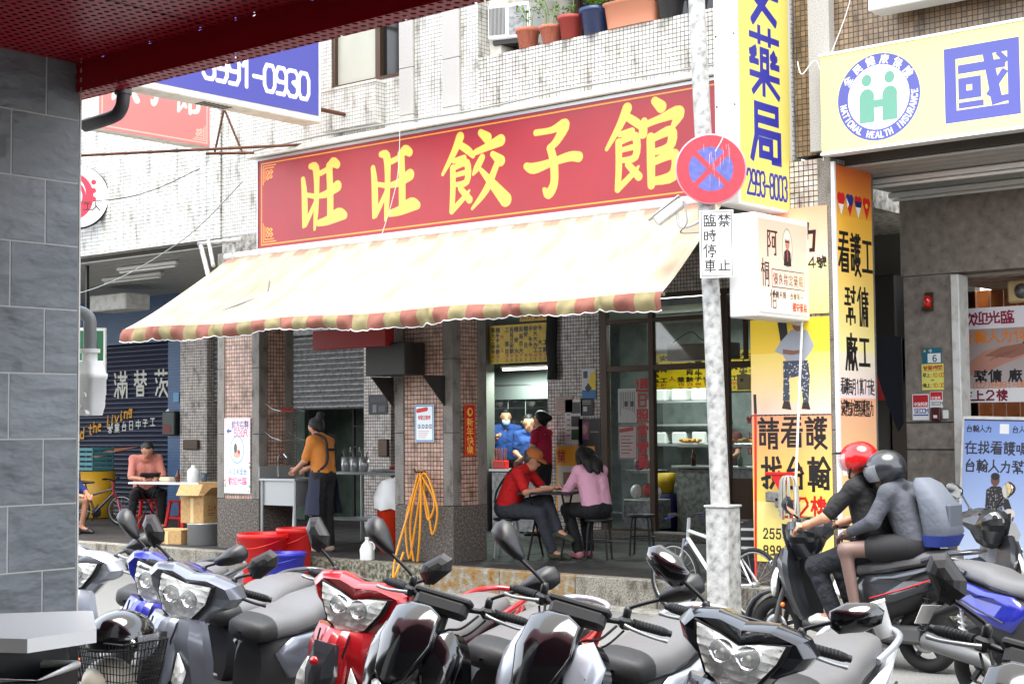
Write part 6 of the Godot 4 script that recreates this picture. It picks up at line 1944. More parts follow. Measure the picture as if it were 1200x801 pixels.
	if sport:
		# dark visor shield and nose with the low twin headlight
		st = new_st()
		var f := facing(V(0, 0.845, -0.685), V(0, 0.62, -1))
		dome(st, P2([-0.115, 0.17, -0.05, 0.205, 0.05, 0.205, 0.115, 0.17, 0.13, 0.03, 0.075, -0.14, 0.0, -0.19, -0.075, -0.14, -0.13, 0.03]), f, 0.045, 0.03)
		put("visor", st, M.paint_black, t)
		for s in [-1.0, 1.0]:
			st = new_st()
			dome(st, P2([s * -0.02, 0.12, s * 0.10, 0.16, s * 0.16, 0.06, s * 0.11, -0.12, s * 0.0, -0.2]), facing(V(-s * 0.115, 0.78, -0.655), V(-s * 0.75, 0.45, -1)), 0.04, 0.03)
			put("nose_panel", st, o.get("nose", M.paint_black), t)
			st = new_st()
			dome(st, P2([s * 0.0, 0.04, s * 0.11, 0.06, s * 0.09, 0.0, s * 0.02, -0.04]), facing(V(-s * 0.045, 0.62, -0.715), V(-s * 0.4, 0.1, -1)), 0.02, 0.02)
			put("headlight", st, M.reflector, t)
	return t

func build_scooters():
	scooter_mats()
	var T := deg_to_rad(188.0)
	scooter("pale scooter mostly hidden behind the grey tiled wall at far left", V(-8.27, 0, -5.95), T, {"body": M.paint_silver, "accent": M.paint_silver, "steer": 10.0, "mirror": 0})
	scooter("blue scooter with round headlight behind the grey helmet-basket scooter", V(-7.2, 0, -5.75), T, {"body": M.paint_blue, "cowl": M.paint_blue, "accent": M.paint_silver, "vlamp": false, "steer": 18.0, "mirror": 0})
	var grey := scooter("grey scooter with wide headlight and a wire basket holding helmets", V(-6.46, 0, -5.38), deg_to_rad(186.0), {"body": M.paint_grey, "accent": M.paint_grey, "vlamp": false, "steer": 20.0, "mirror": 1, "lean": 8.0, "steel_levers": false})
	scooter("red scooter with grey centre panel and angular black mirrors", V(-5.46, 0, -5.55), T, {"body": M.paint_red, "accent": M.paint_red, "panel": M.paint_dark, "badge": M.tail_red, "steer": 14.0, "mirror": 1, "mirror_up": 1.13, "rail": M.paint_red, "stripe": M.paint_red})
	scooter("black and red scooter with bare handlebars and dark visor, in the middle", V(-4.82, 0, -5.42), T, {"body": M.paint_black, "accent": M.paint_red, "sport": true, "mirror": 0, "steer": 14.0, "mirror_out": 0.33, "mirror_up": 1.15, "rail": M.paint_silver, "stripe": M.paint_red})
	scooter("black and silver scooter with tall dark visor beside the black and red one", V(-4.13, 0, -5.5), T, {"body": M.paint_black, "accent": M.paint_silver, "nose": M.paint_silver, "sport": true, "mirror": 0, "steer": 14.0, "mirror_out": 0.33, "mirror_up": 1.15, "rail": M.paint_silver})
	scooter("navy scooter with cracked headlight, grey seat and a paper cup on its rack", V(-3.2, 0, -5.32), deg_to_rad(186.0), {"body": M.paint_navy, "cowl": M.paint_navy, "accent": M.paint_white, "mirror": 2, "steer": 12.0, "mirror_up": 1.13, "mirror_out": 0.30, "mirror_mat": M.paint_black, "rail": M.paint_silver})
	scooter("dark scooter cut off by the right edge, only grip and mirror showing", V(-2.1, 0, -5.28), T, {"body": M.paint_dark, "accent": M.paint_dark, "sport": true, "mirror": 1, "steer": 14.0, "mirror_out": 0.3})
	scooter("blue scooter seen from its side with white springs at the right edge", V(-3.5, 0, -9.3), deg_to_rad(250.0), {"body": M.paint_blue, "accent": M.paint_blue, "spring": M.paint_white, "mirror": 0, "lean": 5.0}, "scooters parked across the road")
	scooter("black scooter seen from behind, parked before the plaster pier", V(-5.30, 0.0, -11.95), deg_to_rad(-30.0), {"body": M.paint_dark, "accent": M.paint_dark, "mirror": 2, "mirror_mat": M.chrome, "mirror_up": 1.19, "mirror_out": 0.33, "lean": 4.0, "steer": -5.0}, "scooters parked across the road")
	# helmets in the wire basket of the grey scooter
	var g := Transform3D(grey.basis, grey.position)
	var b := thing("wire_basket", "black wire basket on the front of the grey scooter", "basket", g * V(0, 0.62, -0.86), deg_to_rad(186.0))
	var st := new_st()
	for i in 9:
		var k := i / 8.0
		var y := -0.15 + k * 0.29
		var w := 0.15 + k * 0.05
		var d := 0.10 + k * 0.04
		tube(st, [V(-w, y, -d), V(w, y, -d), V(w, y, d), V(-w, y, d), V(-w, y, -d)], 0.0028 if i < 8 else 0.006, 4)
	for i in 17:
		var u := -1.0 + i / 8.0
		for s in [-1.0, 1.0]: tube(st, [V(u * 0.15, -0.15, s * 0.10), V(u * 0.20, 0.14, s * 0.14)], 0.0025, 4)
		if i % 2 == 0: tube(st, [V(u * 0.15, -0.15, -0.1), V(u * 0.15, -0.15, 0.1)], 0.0025, 4)
		if i < 13:
			var q := -1.0 + i / 6.0
			for s in [-1.0, 1.0]: tube(st, [V(s * 0.15, -0.15, q * 0.10), V(s * 0.20, 0.14, q * 0.14)], 0.0025, 4)
	put("wires", st, M.scooter_black, b)
	t_cup()
	helmet("black half helmet with clear visor lying on the basket", g * V(-0.01, 0.77, -0.86), M.paint_black, deg_to_rad(150.0), 0.15, true)
	helmet("cream half helmet lying inside the wire basket", g * V(0.03, 0.55, -0.88), mt(Color(0.80, 0.77, 0.70), 0.35), deg_to_rad(200.0), 0.128, false)

func t_cup():
	var c := thing("paper_cup", "white paper cup wedged in the rear rack of the navy scooter", "cup", V(-3.12, 0.82, -6.31))
	c.rotation = Vector3(0.1, 0, 0.32)
	var st := new_st()
	lathe(st, [[0.0, 0.0], [0.036, 0.0], [0.048, 0.15], [0.052, 0.152], [0.052, 0.162], [0.046, 0.162], [0.034, 0.01], [0.0, 0.01]], 24)
	put("cup", st, M.white, c)

func helmet(label: String, at: Vector3, m: Material, turn: float, r := 0.14, visor := true):
	var t := thing("helmet", label, "helmet", at, turn, "helmets in the scooter basket")
	var st := new_st()
	var prof := []
	for i in 11:
		var a := deg_to_rad(-18 + i * 10.8)
		prof.append([maxf(cos(a) * r, 0.0), sin(a) * r * 0.92])
	prof[10] = [0.0, r * 0.92]
	lathe(st, prof, 28, Transform3D(Basis.from_scale(V(0.92, 1, 1.12)), Vector3.ZERO))
	put("shell", st, m, t)
	st = new_st()
	tube(st, ring_loop(r * 0.95 * 0.92, r * 0.95 * 1.12, -r * 0.29, 28), 0.008, 6)
	put("edge_trim", st, M.rubber, t)
	if visor:
		st = new_st()
		st.set_smooth_group(0)
		for i in 14:
			for j in 4:
				var q := []
				for d in [[0, 0], [1, 0], [1, 1], [0, 1]]:
					var a := deg_to_rad(-70 + (i + d[0]) * 10.0)
					var e := deg_to_rad(-42 + (j + d[1]) * 13.0)
					q.append(V(sin(a) * cos(e) * r * 0.99, sin(e) * r * 0.95, cos(a) * cos(e) * r * 1.2))
				quad(st, q[0], q[1], q[2], q[3], Vector3.ZERO)
		put("visor", st, M.clear_plastic, t)
		for s in [-1.0, 1.0]:
			st = new_st()
			ell(st, V(s * r * 0.9, -0.01, r * 0.25), V(0.012, 0.018, 0.018), 10)
			put("visor_pivot", st, M.chrome, t)

func ring_loop(rx: float, rz: float, y: float, n: int) -> Array:
	var a := []
	for i in n + 1: a.append(V(cos(TAU * i / n) * rx, y, sin(TAU * i / n) * rz))
	return a
# ---------------------------------------------------------------- small things
func lathe_thing(called: String, label: String, category: String, at: Vector3, prof: Array, m: Material, group := "", n := 28) -> MeshInstance3D:
	var st := new_st()
	lathe(st, prof, n)
	var o := put(called, st, m)
	o.position = at
	tag(o, label, category, group)
	return o

func bucket(label: String, at: Vector3, r: float, h: float, m: Material):
	var t := thing("bucket", label, "bucket", at, 0.3, "plastic buckets by the kerb")
	var st := new_st()
	lathe(st, [[0.0, 0.0], [r * 0.80, 0.0], [r * 0.82, 0.02], [r * 0.97, h * 0.9], [r * 1.04, h * 0.91], [r * 1.04, h * 0.985], [r, h], [r * 0.965, h * 0.985], [r * 0.79, 0.015], [0.0, 0.015]], 32)
	put("shell", st, m, t)
	st = new_st()
	tube(st, curve([V(-r * 1.05, h * 0.93, 0), V(-r * 0.7, h * 0.8, r * 0.8), V(0, h * 0.72, r * 1.08), V(r * 0.7, h * 0.8, r * 0.8), V(r * 1.05, h * 0.93, 0)], 5), 0.006, 6)
	put("handle", st, m, t)

func stool(label: String, at: Vector3, h: float, m: Material, seat: Material, group := "stools of the eating place"):
	var t := thing("stool", label, "stool", at, 0.4, group)
	var st := new_st()
	lathe(st, [[0, h - 0.03], [0.15, h - 0.03], [0.16, h - 0.015], [0.155, h], [0, h + 0.004]], 24)
	put("seat", st, seat, t)
	for i in 4:
		var a := PI / 4 + i * PI / 2
		st = new_st()
		tube(st, curve([V(cos(a) * 0.09, h - 0.035, sin(a) * 0.09), V(cos(a) * 0.135, h - 0.07, sin(a) * 0.135), V(cos(a) * 0.17, 0.0, sin(a) * 0.17)], 4), 0.012, 8)
		put("leg", st, m, t)
	st = new_st()
	tube(st, ring_loop(0.145, 0.145, h * 0.45, 20), 0.008, 6)
	put("ring", st, m, t)

func plastic_stool(label: String, at: Vector3, turn: float, m: Material):
	var t := thing("stool", label, "stool", at, turn, "red plastic stools")
	var st := new_st()
	box(st, V(0, 0.445, 0), V(0.27, 0.03, 0.27), 0.012)
	put("seat", st, m, t)
	for a in [[-1, -1], [1, -1], [1, 1], [-1, 1]]:
		st = new_st()
		loft(st, [ring_at(V(a[0] * 0.17, 0.0, a[1] * 0.17), V(0.026, 0, 0), V(0, 0, 0.026), 8, 4.0), ring_at(V(a[0] * 0.115, 0.43, a[1] * 0.115), V(0.024, 0, 0), V(0, 0, 0.024), 8, 4.0)])
		put("leg", st, m, t)
	for a in 4:
		st = new_st()
		var d := Basis(Vector3.UP, a * PI / 2)
		box(st, d * V(0, 0.2, 0.145), V(0.26, 0.03, 0.012), 0.003, d)
		put("brace", st, m, t)

func table(label: String, at: Vector3, turn: float, w: float, d: float, h: float, top: Material, legs: Material, fold := false):
	var t := thing("table", label, "table", at, turn)
	var st := new_st()
	box(st, V(0, h - 0.015, 0), V(w, 0.03, d), 0.006)
	put("table_top", st, top, t)
	for s in [-1.0, 1.0]:
		if fold:
			for k in [-1.0, 1.0]:
				st = new_st()
				tube(st, [V(s * (w / 2 - 0.12) + k * 0.008, h - 0.03, k * (d / 2 - 0.06)), V(s * (w / 2 - 0.12) + k * 0.008, 0.0, -k * (d / 2 - 0.02))], 0.012, 8)
				put("leg", st, legs, t)
		else:
			for k in [-1.0, 1.0]:
				st = new_st()
				tube(st, [V(s * (w / 2 - 0.05), h - 0.03, k * (d / 2 - 0.05)), V(s * (w / 2 - 0.04), 0.0, k * (d / 2 - 0.04))], 0.014, 8)
				put("leg", st, legs, t)
	return t

func carton(label: String, at: Vector3, turn: float, s: Vector3, open := false):
	var t := thing("carton", label, "box", at, turn, "cardboard boxes beside the pillar")
	var st := new_st()
	if open:
		span(st, -s.x / 2, s.x / 2, 0, 0.006, -s.z / 2, s.z / 2)
		for k in [-1.0, 1.0]:
			box(st, V(k * s.x / 2, s.y / 2, 0), V(0.006, s.y, s.z - 0.008))
			box(st, V(0, s.y / 2, k * s.z / 2), V(s.x, s.y, 0.006))
	else: box(st, V(0, s.y / 2, 0), s, 0.004)
	put("sides", st, M.cardboard, t)
	if open:
		for f in [[V(0, s.y + 0.07, s.z / 2 + 0.06), V(s.x, 0.005, 0.17), Basis(Vector3.RIGHT, 1.0)], [V(0, s.y + 0.08, -s.z / 2 - 0.03), V(s.x, 0.005, 0.17), Basis(Vector3.RIGHT, -1.25)], [V(s.x / 2 + 0.06, s.y + 0.05, 0), V(0.16, 0.005, s.z), Basis(Vector3.BACK, 0.7)]]:
			st = new_st()
			box(st, f[0], f[1], 0.0, f[2])
			put("flap", st, M.cardboard, t)
	st = new_st()
	box(st, V(0.0, s.y * 0.45, s.z / 2 + 0.004), V(0.05, s.y * 0.9, 0.002))
	put("tape", st, mt(Color(0.80, 0.70, 0.50), 0.4), t)
	var p := Print.new(128, 96, Color(0.66, 0.52, 0.34))
	words(p, "工人大", 16, 20, 30, 34, Vector2(32, 0), 4, Color(0.55, 0.16, 0.12)); p.rect(16, 64, 100, 68, Color(0.4, 0.28, 0.16)); p.rect(16, 74, 80, 78, Color(0.4, 0.28, 0.16))
	sheet("print", facing(V(s.x / 2 + 0.004, s.y * 0.45, 0), V(1, 0, 0)), s.z * 0.7, s.y * 0.6, printed(p, 0.85), t, 0.002)

func plant_pot(label: String, x: float, z: float, r: float, h: float, m: Material, kind: int, sd: int):
	var t := thing("potted_plant", label, "plant", V(x, 5.912, z), 0.0, "pots on the balcony parapet")
	var st := new_st()
	lathe(st, [[0.0, 0.0], [r * 0.74, 0.0], [r * 0.95, h * 0.8], [r * 1.06, h * 0.81], [r * 1.08, h], [r * 0.98, h], [r * 0.94, h * 0.85], [0.0, h * 0.85]], 24)
	put("pot", st, m, t)
	st = new_st()
	lathe(st, [[0.0, h * 0.86], [r * 0.95, h * 0.87], [0.0, h * 0.9]], 16)
	put("soil", st, M.soil, t)
	var g := RandomNumberGenerator.new()
	g.seed = sd
	st = new_st()
	var lf := new_st()
	var n: int = [5, 14, 26, 3][kind]
	var tall: float = [0.45, 0.3, 0.26, 0.2][kind]
	for i in n:
		var a := g.randf() * TAU
		var l := tall * g.randf_range(0.5, 1.0)
		var tip := V(cos(a) * l * 0.5, h * 0.9 + l, sin(a) * l * 0.5)
		tube(st, curve([V(cos(a) * r * 0.4, h * 0.86, sin(a) * r * 0.4), V(cos(a) * l * 0.2, h * 0.9 + l * 0.6, sin(a) * l * 0.2), tip], 3), 0.004, 4)
		for j in 10:
			var q := V(cos(a) * r * 0.4, h * 0.9, sin(a) * r * 0.4).lerp(tip, g.randf_range(0.3, 1.05)) + V(g.randf_range(-0.03, 0.03), g.randf_range(-0.02, 0.03), g.randf_range(-0.03, 0.03))
			leaf(lf, q, Vector3(g.randf_range(-1, 1), g.randf_range(-0.3, 0.8), g.randf_range(-1, 1)).normalized(), g.randf_range(0.035, 0.07))
	put("stems", st, M.leaf_b, t)
	put("leaves", lf, M.leaf if kind != 1 else M.leaf_b, t).set_meta("kind", "stuff")

func leaf(st: SurfaceTool, at: Vector3, d: Vector3, l: float):
	st.set_smooth_group(-1)
	var s := d.cross(Vector3.UP).normalized() * l * 0.3
	var m := at + d * l * 0.5 + V(0, l * 0.08, 0)
	var e := at + d * l
	for q in [[at, m + s, m], [at, m, m - s], [m + s, e, m], [m, e, m - s]]:
		for v in q: st.add_vertex(v)

func cable(label: String, pts: Array, r: float, m: Material):
	var st := new_st()
	tube(st, curve(pts, 8), r, 6)
	tag(put("cable", st, m), label, "cable", "loose cables on the facades")

func bicycle(label: String, at: Vector3, turn: float, r: float, frame: Material, accent: Material, group := ""):
	var t := thing("bicycle", label, "bicycle", at, turn, group)
	var wb := r * 3.1
	for k in 2:
		var c := V(0, r, (k - 0.5) * wb)
		var xf := Transform3D(Basis(Vector3.BACK, PI / 2), c)
		var st := new_st()
		var prof := []
		for i in 9: prof.append([r - 0.02 + cos(TAU * i / 8) * 0.02, sin(TAU * i / 8) * 0.02])
		lathe(st, prof, 32, xf)
		var w := put("wheel", st, M.rubber, t)
		st = new_st()
		lathe(st, [[r - 0.05, -0.01], [r - 0.035, -0.013], [r - 0.035, 0.013], [r - 0.05, 0.01], [r - 0.05, -0.01]], 32, xf)
		put("rim", st, M.alu, w)
		st = new_st()
		for i in 20:
			var a := TAU * i / 20
			rod(st, c + V(0.02 * (1 if i % 2 else -1), 0, 0), c + V(0, sin(a), cos(a)) * (r - 0.04), 0.0025)
		lathe(st, [[0, -0.04], [0.025, -0.04], [0.025, 0.04], [0, 0.04]], 10, xf)
		put("spokes", st, M.steel, w)
	var bb := V(0, r * 0.85, 0.06)
	var seat := V(0, r * 2.35, wb * 0.27)
	var head := V(0, r * 2.35, -wb * 0.33)
	var st := new_st()
	tube(st, [bb, seat], 0.017, 8); tube(st, [bb, head - V(0, 0.07, 0)], 0.021, 8); tube(st, [head, seat - V(0, 0.12, 0.02)], 0.017, 8)
	for s in [-1.0, 1.0]:
		tube(st, [seat - V(0, 0.12, 0.02), V(s * 0.05, r, wb / 2)], 0.01, 6); tube(st, [bb, V(s * 0.05, r, wb / 2)], 0.011, 6)
	put("frame", st, frame, t)
	st = new_st()
	for s in [-1.0, 1.0]: tube(st, [head - V(s * 0.03, 0.08, 0.02), V(s * 0.05, r, -wb / 2)], 0.013, 8)
	tube(st, [head - V(0, 0.12, 0), head + V(0, 0.12, 0.02)], 0.018, 8)
	put("fork", st, accent, t)
	st = new_st()
	tube(st, curve([V(-0.28, r * 2.35 + 0.16, -wb * 0.27), V(-0.12, r * 2.35 + 0.15, -wb * 0.33), V(0, r * 2.35 + 0.12, -wb * 0.33), V(0.12, r * 2.35 + 0.15, -wb * 0.33), V(0.28, r * 2.35 + 0.16, -wb * 0.27)], 4), 0.012, 8)
	var hb := put("handlebar", st, M.scooter_black, t)
	for s in [-1.0, 1.0]:
		st = new_st()
		tube(st, [V(s * 0.19, r * 2.35 + 0.157, -wb * 0.295), V(s * 0.3, r * 2.35 + 0.16, -wb * 0.265)], 0.017, 8)
		put("grip", st, M.rubber, hb)
		st = new_st()
		tube(st, [V(s * 0.15, r * 2.35 + 0.14, -wb * 0.35), V(s * 0.26, r * 2.35 + 0.12, -wb * 0.36)], 0.006, 6)
		put("brake_lever", st, M.paint_blue, hb)
	st = new_st()
	loft(st, [ring_at(seat + V(0, 0.1, -0.13), V(0.02, 0, 0), V(0, 0.015, 0), 10), ring_at(seat + V(0, 0.1, -0.02), V(0.035, 0, 0), V(0, 0.022, 0), 10), ring_at(seat + V(0, 0.105, 0.1), V(0.07, 0, 0), V(0, 0.03, 0), 10), ring_at(seat + V(0, 0.1, 0.14), V(0.05, 0, 0), V(0, 0.02, 0), 10)])
	tube(st, [seat, seat + V(0, 0.1, 0.02)], 0.013, 8)
	put("saddle", st, M.scooter_black, t)
	st = new_st()
	lathe(st, [[0, 0.05], [0.08, 0.05], [0.085, 0.055], [0, 0.06]], 20, Transform3D(Basis(Vector3.BACK, PI / 2), bb))
	rod(st, bb + V(-0.07, 0, 0), bb + V(-0.08, -0.13, 0.09), 0.018); rod(st, bb + V(0.07, 0, 0), bb + V(0.08, 0.13, -0.09), 0.018)
	put("crank", st, M.scooter_black, t)

func build_props():
	var st: SurfaceTool
	var t: Node3D
	# --- balcony
	t = thing("air_conditioner", "white box air conditioner hanging in the balcony corner window", "air conditioner", V(-10.95, 6.12, -13.25), 0.35)
	st = new_st()
	box(st, V(0, 0.2, 0), V(0.5, 0.4, 0.45), 0.015)
	put("case", st, M.white, t)
	for i in 12:
		st = new_st()
		span(st, -0.23 + i * 0.016, -0.222 + i * 0.016, 0.05, 0.36, 0.226, 0.232)
		put("louvre", st, M.dark_metal, t)
	st = new_st()
	span(st, 0.0, 0.22, 0.04, 0.36, 0.226, 0.23)
	put("coil_grille", st, M.dull_steel, t)
	st = new_st()
	span(st, -0.2, 0.2, -0.05, -0.002, -0.2, 0.2); rod(st, V(0, -0.05, 0), V(0, -0.3, -0.2), 0.04)
	put("bracket", st, M.dark_metal, t)
	var navy_pot := mt(Color(0.08, 0.15, 0.32), 0.4)
	var dark_pot := mt(Color(0.16, 0.16, 0.17), 0.6)
	plant_pot("terracotta pot with wispy stems, first on the balcony ledge", -10.5, ZF - 0.07, 0.13, 0.22, M.terracotta, 0, 1)
	plant_pot("short worn terracotta pot, second on the balcony ledge", -10.17, ZF - 0.07, 0.13, 0.19, M.terracotta, 0, 2)
	plant_pot("deep red pot with a small sprig on the balcony ledge", -9.9, ZF - 0.07, 0.14, 0.25, mt(Color(0.56, 0.17, 0.14), 0.6), 3, 3)
	plant_pot("dark blue pot with bushy green leaves on the balcony ledge", -9.57, ZF - 0.07, 0.17, 0.27, navy_pot, 2, 4)
	plant_pot("dark grey pot beyond the long planter on the balcony ledge", -8.62, ZF - 0.07, 0.15, 0.24, dark_pot, 1, 5)
	plant_pot("small dark pot nearest the steel post on the balcony ledge", -8.3, ZF - 0.07, 0.12, 0.2, dark_pot, 1, 6)
	plant_pot("orange pot half hidden between post and tall yellow sign", -7.75, ZF - 0.07, 0.13, 0.2, M.terracotta, 1, 7)
	t = thing("planter_box", "long salmon planter with leafy herbs on the balcony ledge", "planter", V(-9.07, 5.912, ZF - 0.07))
	st = new_st()
	loft(st, [ring_at(V(0, 0, 0), V(0.30, 0, 0), V(0, 0, 0.10), 20, 6.0), ring_at(V(0, 0.24, 0), V(0.33, 0, 0), V(0, 0, 0.12), 20, 6.0), ring_at(V(0, 0.245, 0), V(0.35, 0, 0), V(0, 0, 0.135), 20, 6.0), ring_at(V(0, 0.275, 0), V(0.35, 0, 0), V(0, 0, 0.135), 20, 6.0)])
	put("trough", st, mt(Color(0.72, 0.47, 0.36), 0.7), t)
	rng.seed = 77
	var lf := new_st()
	for i in 420: leaf(lf, V(rng.randf_range(-0.32, 0.32), 0.28 + rng.randf() * rng.randf() * 0.3, rng.randf_range(-0.12, 0.14)), Vector3(rng.randf_range(-1, 1), rng.randf_range(-0.2, 1), rng.randf_range(-1, 1)).normalized(), rng.randf_range(0.04, 0.09))
	put("leaves", lf, M.leaf, t).set_meta("kind", "stuff")
	# --- cables and camera
	cable("thin white wire hanging across the red sign", [V(-12.0, 5.25, -12.45), V(-12.1, 4.6, -12.5), V(-12.35, 3.98, -12.5)], 0.0035, M.white)
	cable("grey wire sagging under the left ceiling", [V(-14.9, 4.9, -12.6), V(-16.4, 4.25, -12.75), V(-18.6, 3.75, -12.8), V(-21.5, 3.75, -12.8)], 0.008, M.cable)
	cable("dark wire between the left signs", [V(-15.0, 5.0, -12.0), V(-17.0, 4.9, -12.4), V(-20.0, 5.1, -12.6)], 0.007, M.dark_metal)
	cable("white cable looping down beside the steel post", [V(-7.2, 5.3, -11.6), V(-7.25, 4.9, -11.55), V(-7.12, 4.4, -11.5), V(-7.25, 4.2, -11.55)], 0.007, M.white)
	cable("grey cable bundle along the gutter above the red sign", [V(-14.6, 5.24, -12.52), V(-13.0, 5.27, -12.5), V(-11.0, 5.24, -12.52), V(-9.5, 5.27, -12.5), V(-7.6, 5.24, -12.52)], 0.012, M.cable)
	cable("loose white wires looping beside the tall yellow sign", [V(-7.0, 5.15, -12.6), V(-6.9, 5.0, -12.5), V(-6.8, 5.12, -12.6), V(-6.72, 4.7, -12.62), V(-6.78, 4.2, -12.65)], 0.005, M.white)
	cable("white wire hanging down the brown tiles at upper right", [V(-6.6, 6.4, -12.7), V(-6.5, 5.8, -12.75), V(-6.7, 5.2, -12.7)], 0.005, M.white)
	t = thing("security_camera", "white box camera on the steel post above the awning corner", "camera", V(-7.72, 3.70, -11.5))
	st = new_st()
	var cb := facing(Vector3.ZERO, V(-0.8, -0.62, 0.35)).basis
	box(st, Vector3.ZERO, V(0.095, 0.095, 0.30), 0.012, cb)
	put("housing", st, M.off_white, t)
	st = new_st()
	box(st, cb * V(0, 0.056, 0.02), V(0.115, 0.012, 0.36), 0.003, cb)
	put("sunshade", st, M.off_white, t)
	st = new_st()
	tube(st, [cb * V(0, 0, 0.149), cb * V(0, 0, 0.154)], 0.036, 16)
	put("lens", st, M.dark_glass, t)
	st = new_st()
	tube(st, curve([cb * V(0, -0.05, -0.05), V(0.08, -0.14, -0.05), V(0.2, -0.12, -0.1), V(0.3, -0.06, -0.14)], 4), 0.016, 8)
	put("arm", st, M.off_white, t)
	st = new_st()
	tube(st, curve([cb * V(0, 0, -0.15), V(0.18, 0.05, 0.02), V(0.2, -0.12, 0.02), V(0.12, -0.2, 0.0), V(0.3, -0.2, -0.1)], 5), 0.008, 6)
	put("lead", st, M.cable, t)
	# --- hose on the pillar
	t = thing("garden_hose", "yellow hose hung in loops on the pillar", "hose", V(-11.95, 1.25, ZP + 0.05))
	st = new_st()
	var loop := [V(0.02, 0.05, 0)]
	for a in [[-0.14, -0.95, 0.06, -0.02], [0.16, -0.50, 0.0, 0.0], [0.22, -0.66, 0.1, 0.02], [-0.04, -1.05, 0.04, 0.02]]:
		loop.append_array([V(a[0] - 0.08, a[1] * 0.5, 0.02 + a[3]), V(a[0], a[1], 0.04), V(a[0] + 0.1, a[1] * 0.55, 0.05 + a[3]), V(a[2], 0.02, 0.03 + a[3])])
	loop.append_array([V(-0.12, -0.4, 0.06), V(-0.1, -0.9, 0.3), V(-0.02, -1.12, 0.42), V(0.06, -1.05, 0.45), V(0.02, -0.85, 0.3)])
	tube(st, curve(loop, 6), 0.0135, 8)
	put("coil", st, M.yellow_hose, t)
	st = new_st()
	tube(st, [V(0.02, 0.03, -0.06), V(0.02, 0.03, 0.1), V(0.02, 0.07, 0.12)], 0.012, 6)
	put("hook", st, M.rust, t)
	# brown duct box with triangular brackets under the awning
	t = thing("vent_box", "dark metal vent box on triangular brackets under the awning", "vent", V(-12.0, 2.32, -12.5))
	st = new_st()
	span(st, -0.5, 0.12, 0.05, 0.42, -0.22, 0.12, 0.01)
	put("casing", st, M.dark_metal, t)
	for x in [-0.42, 0.38]:
		st = new_st()
		prism(st, P2([0, 0, 0.36, 0, 0, -0.34]), Transform3D(Basis(Vector3.UP, -PI / 2), V(x, 0.04, -0.24)), 0.02)
		put("bracket", st, M.dark_metal, t)
	st = new_st()
	span(st, -13.3, -12.1, 2.70, 2.92, -12.3, -12.45, 0.01)
	tag(put("red_board", st, mt(Color(0.55, 0.06, 0.07), 0.5)), "plain dark red board hanging under the awning", "board")
	# --- sink bay
	t = thing("sink", "stainless steel sink on legs beside the left pillar", "sink", V(-14.40, S, -13.02))
	st = new_st()
	span(st, -0.33, 0.33, 0.86, 0.89, -0.30, -0.26, 0.004); span(st, -0.33, 0.33, 0.86, 0.89, 0.26, 0.3, 0.004); span(st, -0.33, -0.29, 0.86, 0.89, -0.258, 0.258); span(st, 0.29, 0.33, 0.86, 0.89, -0.258, 0.258)
	put("rim", st, M.steel, t)
	st = new_st()
	for q in [[-0.29, -0.28, -0.26, 0.26], [0.28, 0.29, -0.26, 0.26], [-0.28, 0.28, -0.26, -0.25], [-0.28, 0.28, 0.25, 0.26]]: span(st, q[0], q[1], 0.57, 0.86, q[2], q[3])
	span(st, -0.29, 0.29, 0.56, 0.57, -0.26, 0.26)
	put("basin", st, M.steel, t)
	st = new_st()
	span(st, -0.335, -0.32, 0.892, 1.04, -0.30, 0.30, 0.004)
	put("splashback", st, M.steel, t)
	for a in [[-0.3, -0.27], [0.3, -0.27], [0.3, 0.27], [-0.3, 0.27]]:
		st = new_st()
		tube(st, [V(a[0], 0, a[1]), V(a[0], 0.86, a[1])], 0.019, 10)
		put("leg", st, M.steel, t)
	st = new_st()
	tube(st, [V(0.0, 0.56, 0.0), V(0.0, 0.42, 0.0), V(0.05, 0.34, 0.05), V(0.05, 0.0, 0.05)], 0.028, 8)
	put("drain_pipe", st, M.white, t)
	st = new_st()
	tube(st, curve([V(-0.31, 0.9, 0.0), V(-0.31, 1.14, 0.0), V(-0.24, 1.2, 0.0), V(-0.14, 1.14, 0.0)], 5), 0.012, 8)
	put("tap", st, M.chrome, t)
	bucket("large red bucket on the road below the sink", V(-13.64, 0.012, -11.86), 0.30, 0.57, M.red_plastic)
	bucket("red bucket standing just behind the big red one", V(-13.46, 0.012, -12.17), 0.21, 0.62, mt(Color(0.76, 0.10, 0.09), 0.4))
	bucket("low blue bucket in front of the red buckets", V(-13.12, 0.012, -11.72), 0.235, 0.38, M.blue_plastic)
	for i in 2:
		t = thing("wire_shelf", ["wire hanger shelf with red pegs on the pillar side", "empty wire hanger shelf low on the pillar side"][i], "shelf", V(-14.72, 2.0 - i * 0.36, -13.05))
		st = new_st()
		for k in 5: tube(st, [V(0.03 + k * 0.05, 0, -0.22), V(0.03 + k * 0.05, 0, 0.22)], 0.005, 5)
		tube(st, [V(-0.04, 0.1, 0.2), V(0.1, 0.03, 0.2), V(0.26, 0.0, 0.2)], 0.006, 5); tube(st, [V(-0.04, 0.1, -0.2), V(0.1, 0.03, -0.2), V(0.26, 0.0, -0.2)], 0.006, 5)
		put("wires", st, M.steel, t)
		if i == 0:
			for k in 3:
				st = new_st()
				box(st, V(0.12, 0.02, -0.1 + k * 0.07), V(0.06, 0.03, 0.03), 0.006)
				put("peg", st, M.red_plastic, t)
	t = thing("work_table", "steel work table with utensil pots behind the cook", "table", V(-14.1, S, -14.4))
	st = new_st()
	span(st, -0.85, 0.8, 0.9, 0.935, -0.32, 0.32, 0.004)
	put("table_top", st, M.steel, t)
	st = new_st()
	span(st, -0.8, 0.75, 0.3, 0.32, -0.28, 0.28)
	put("shelf", st, M.steel, t)
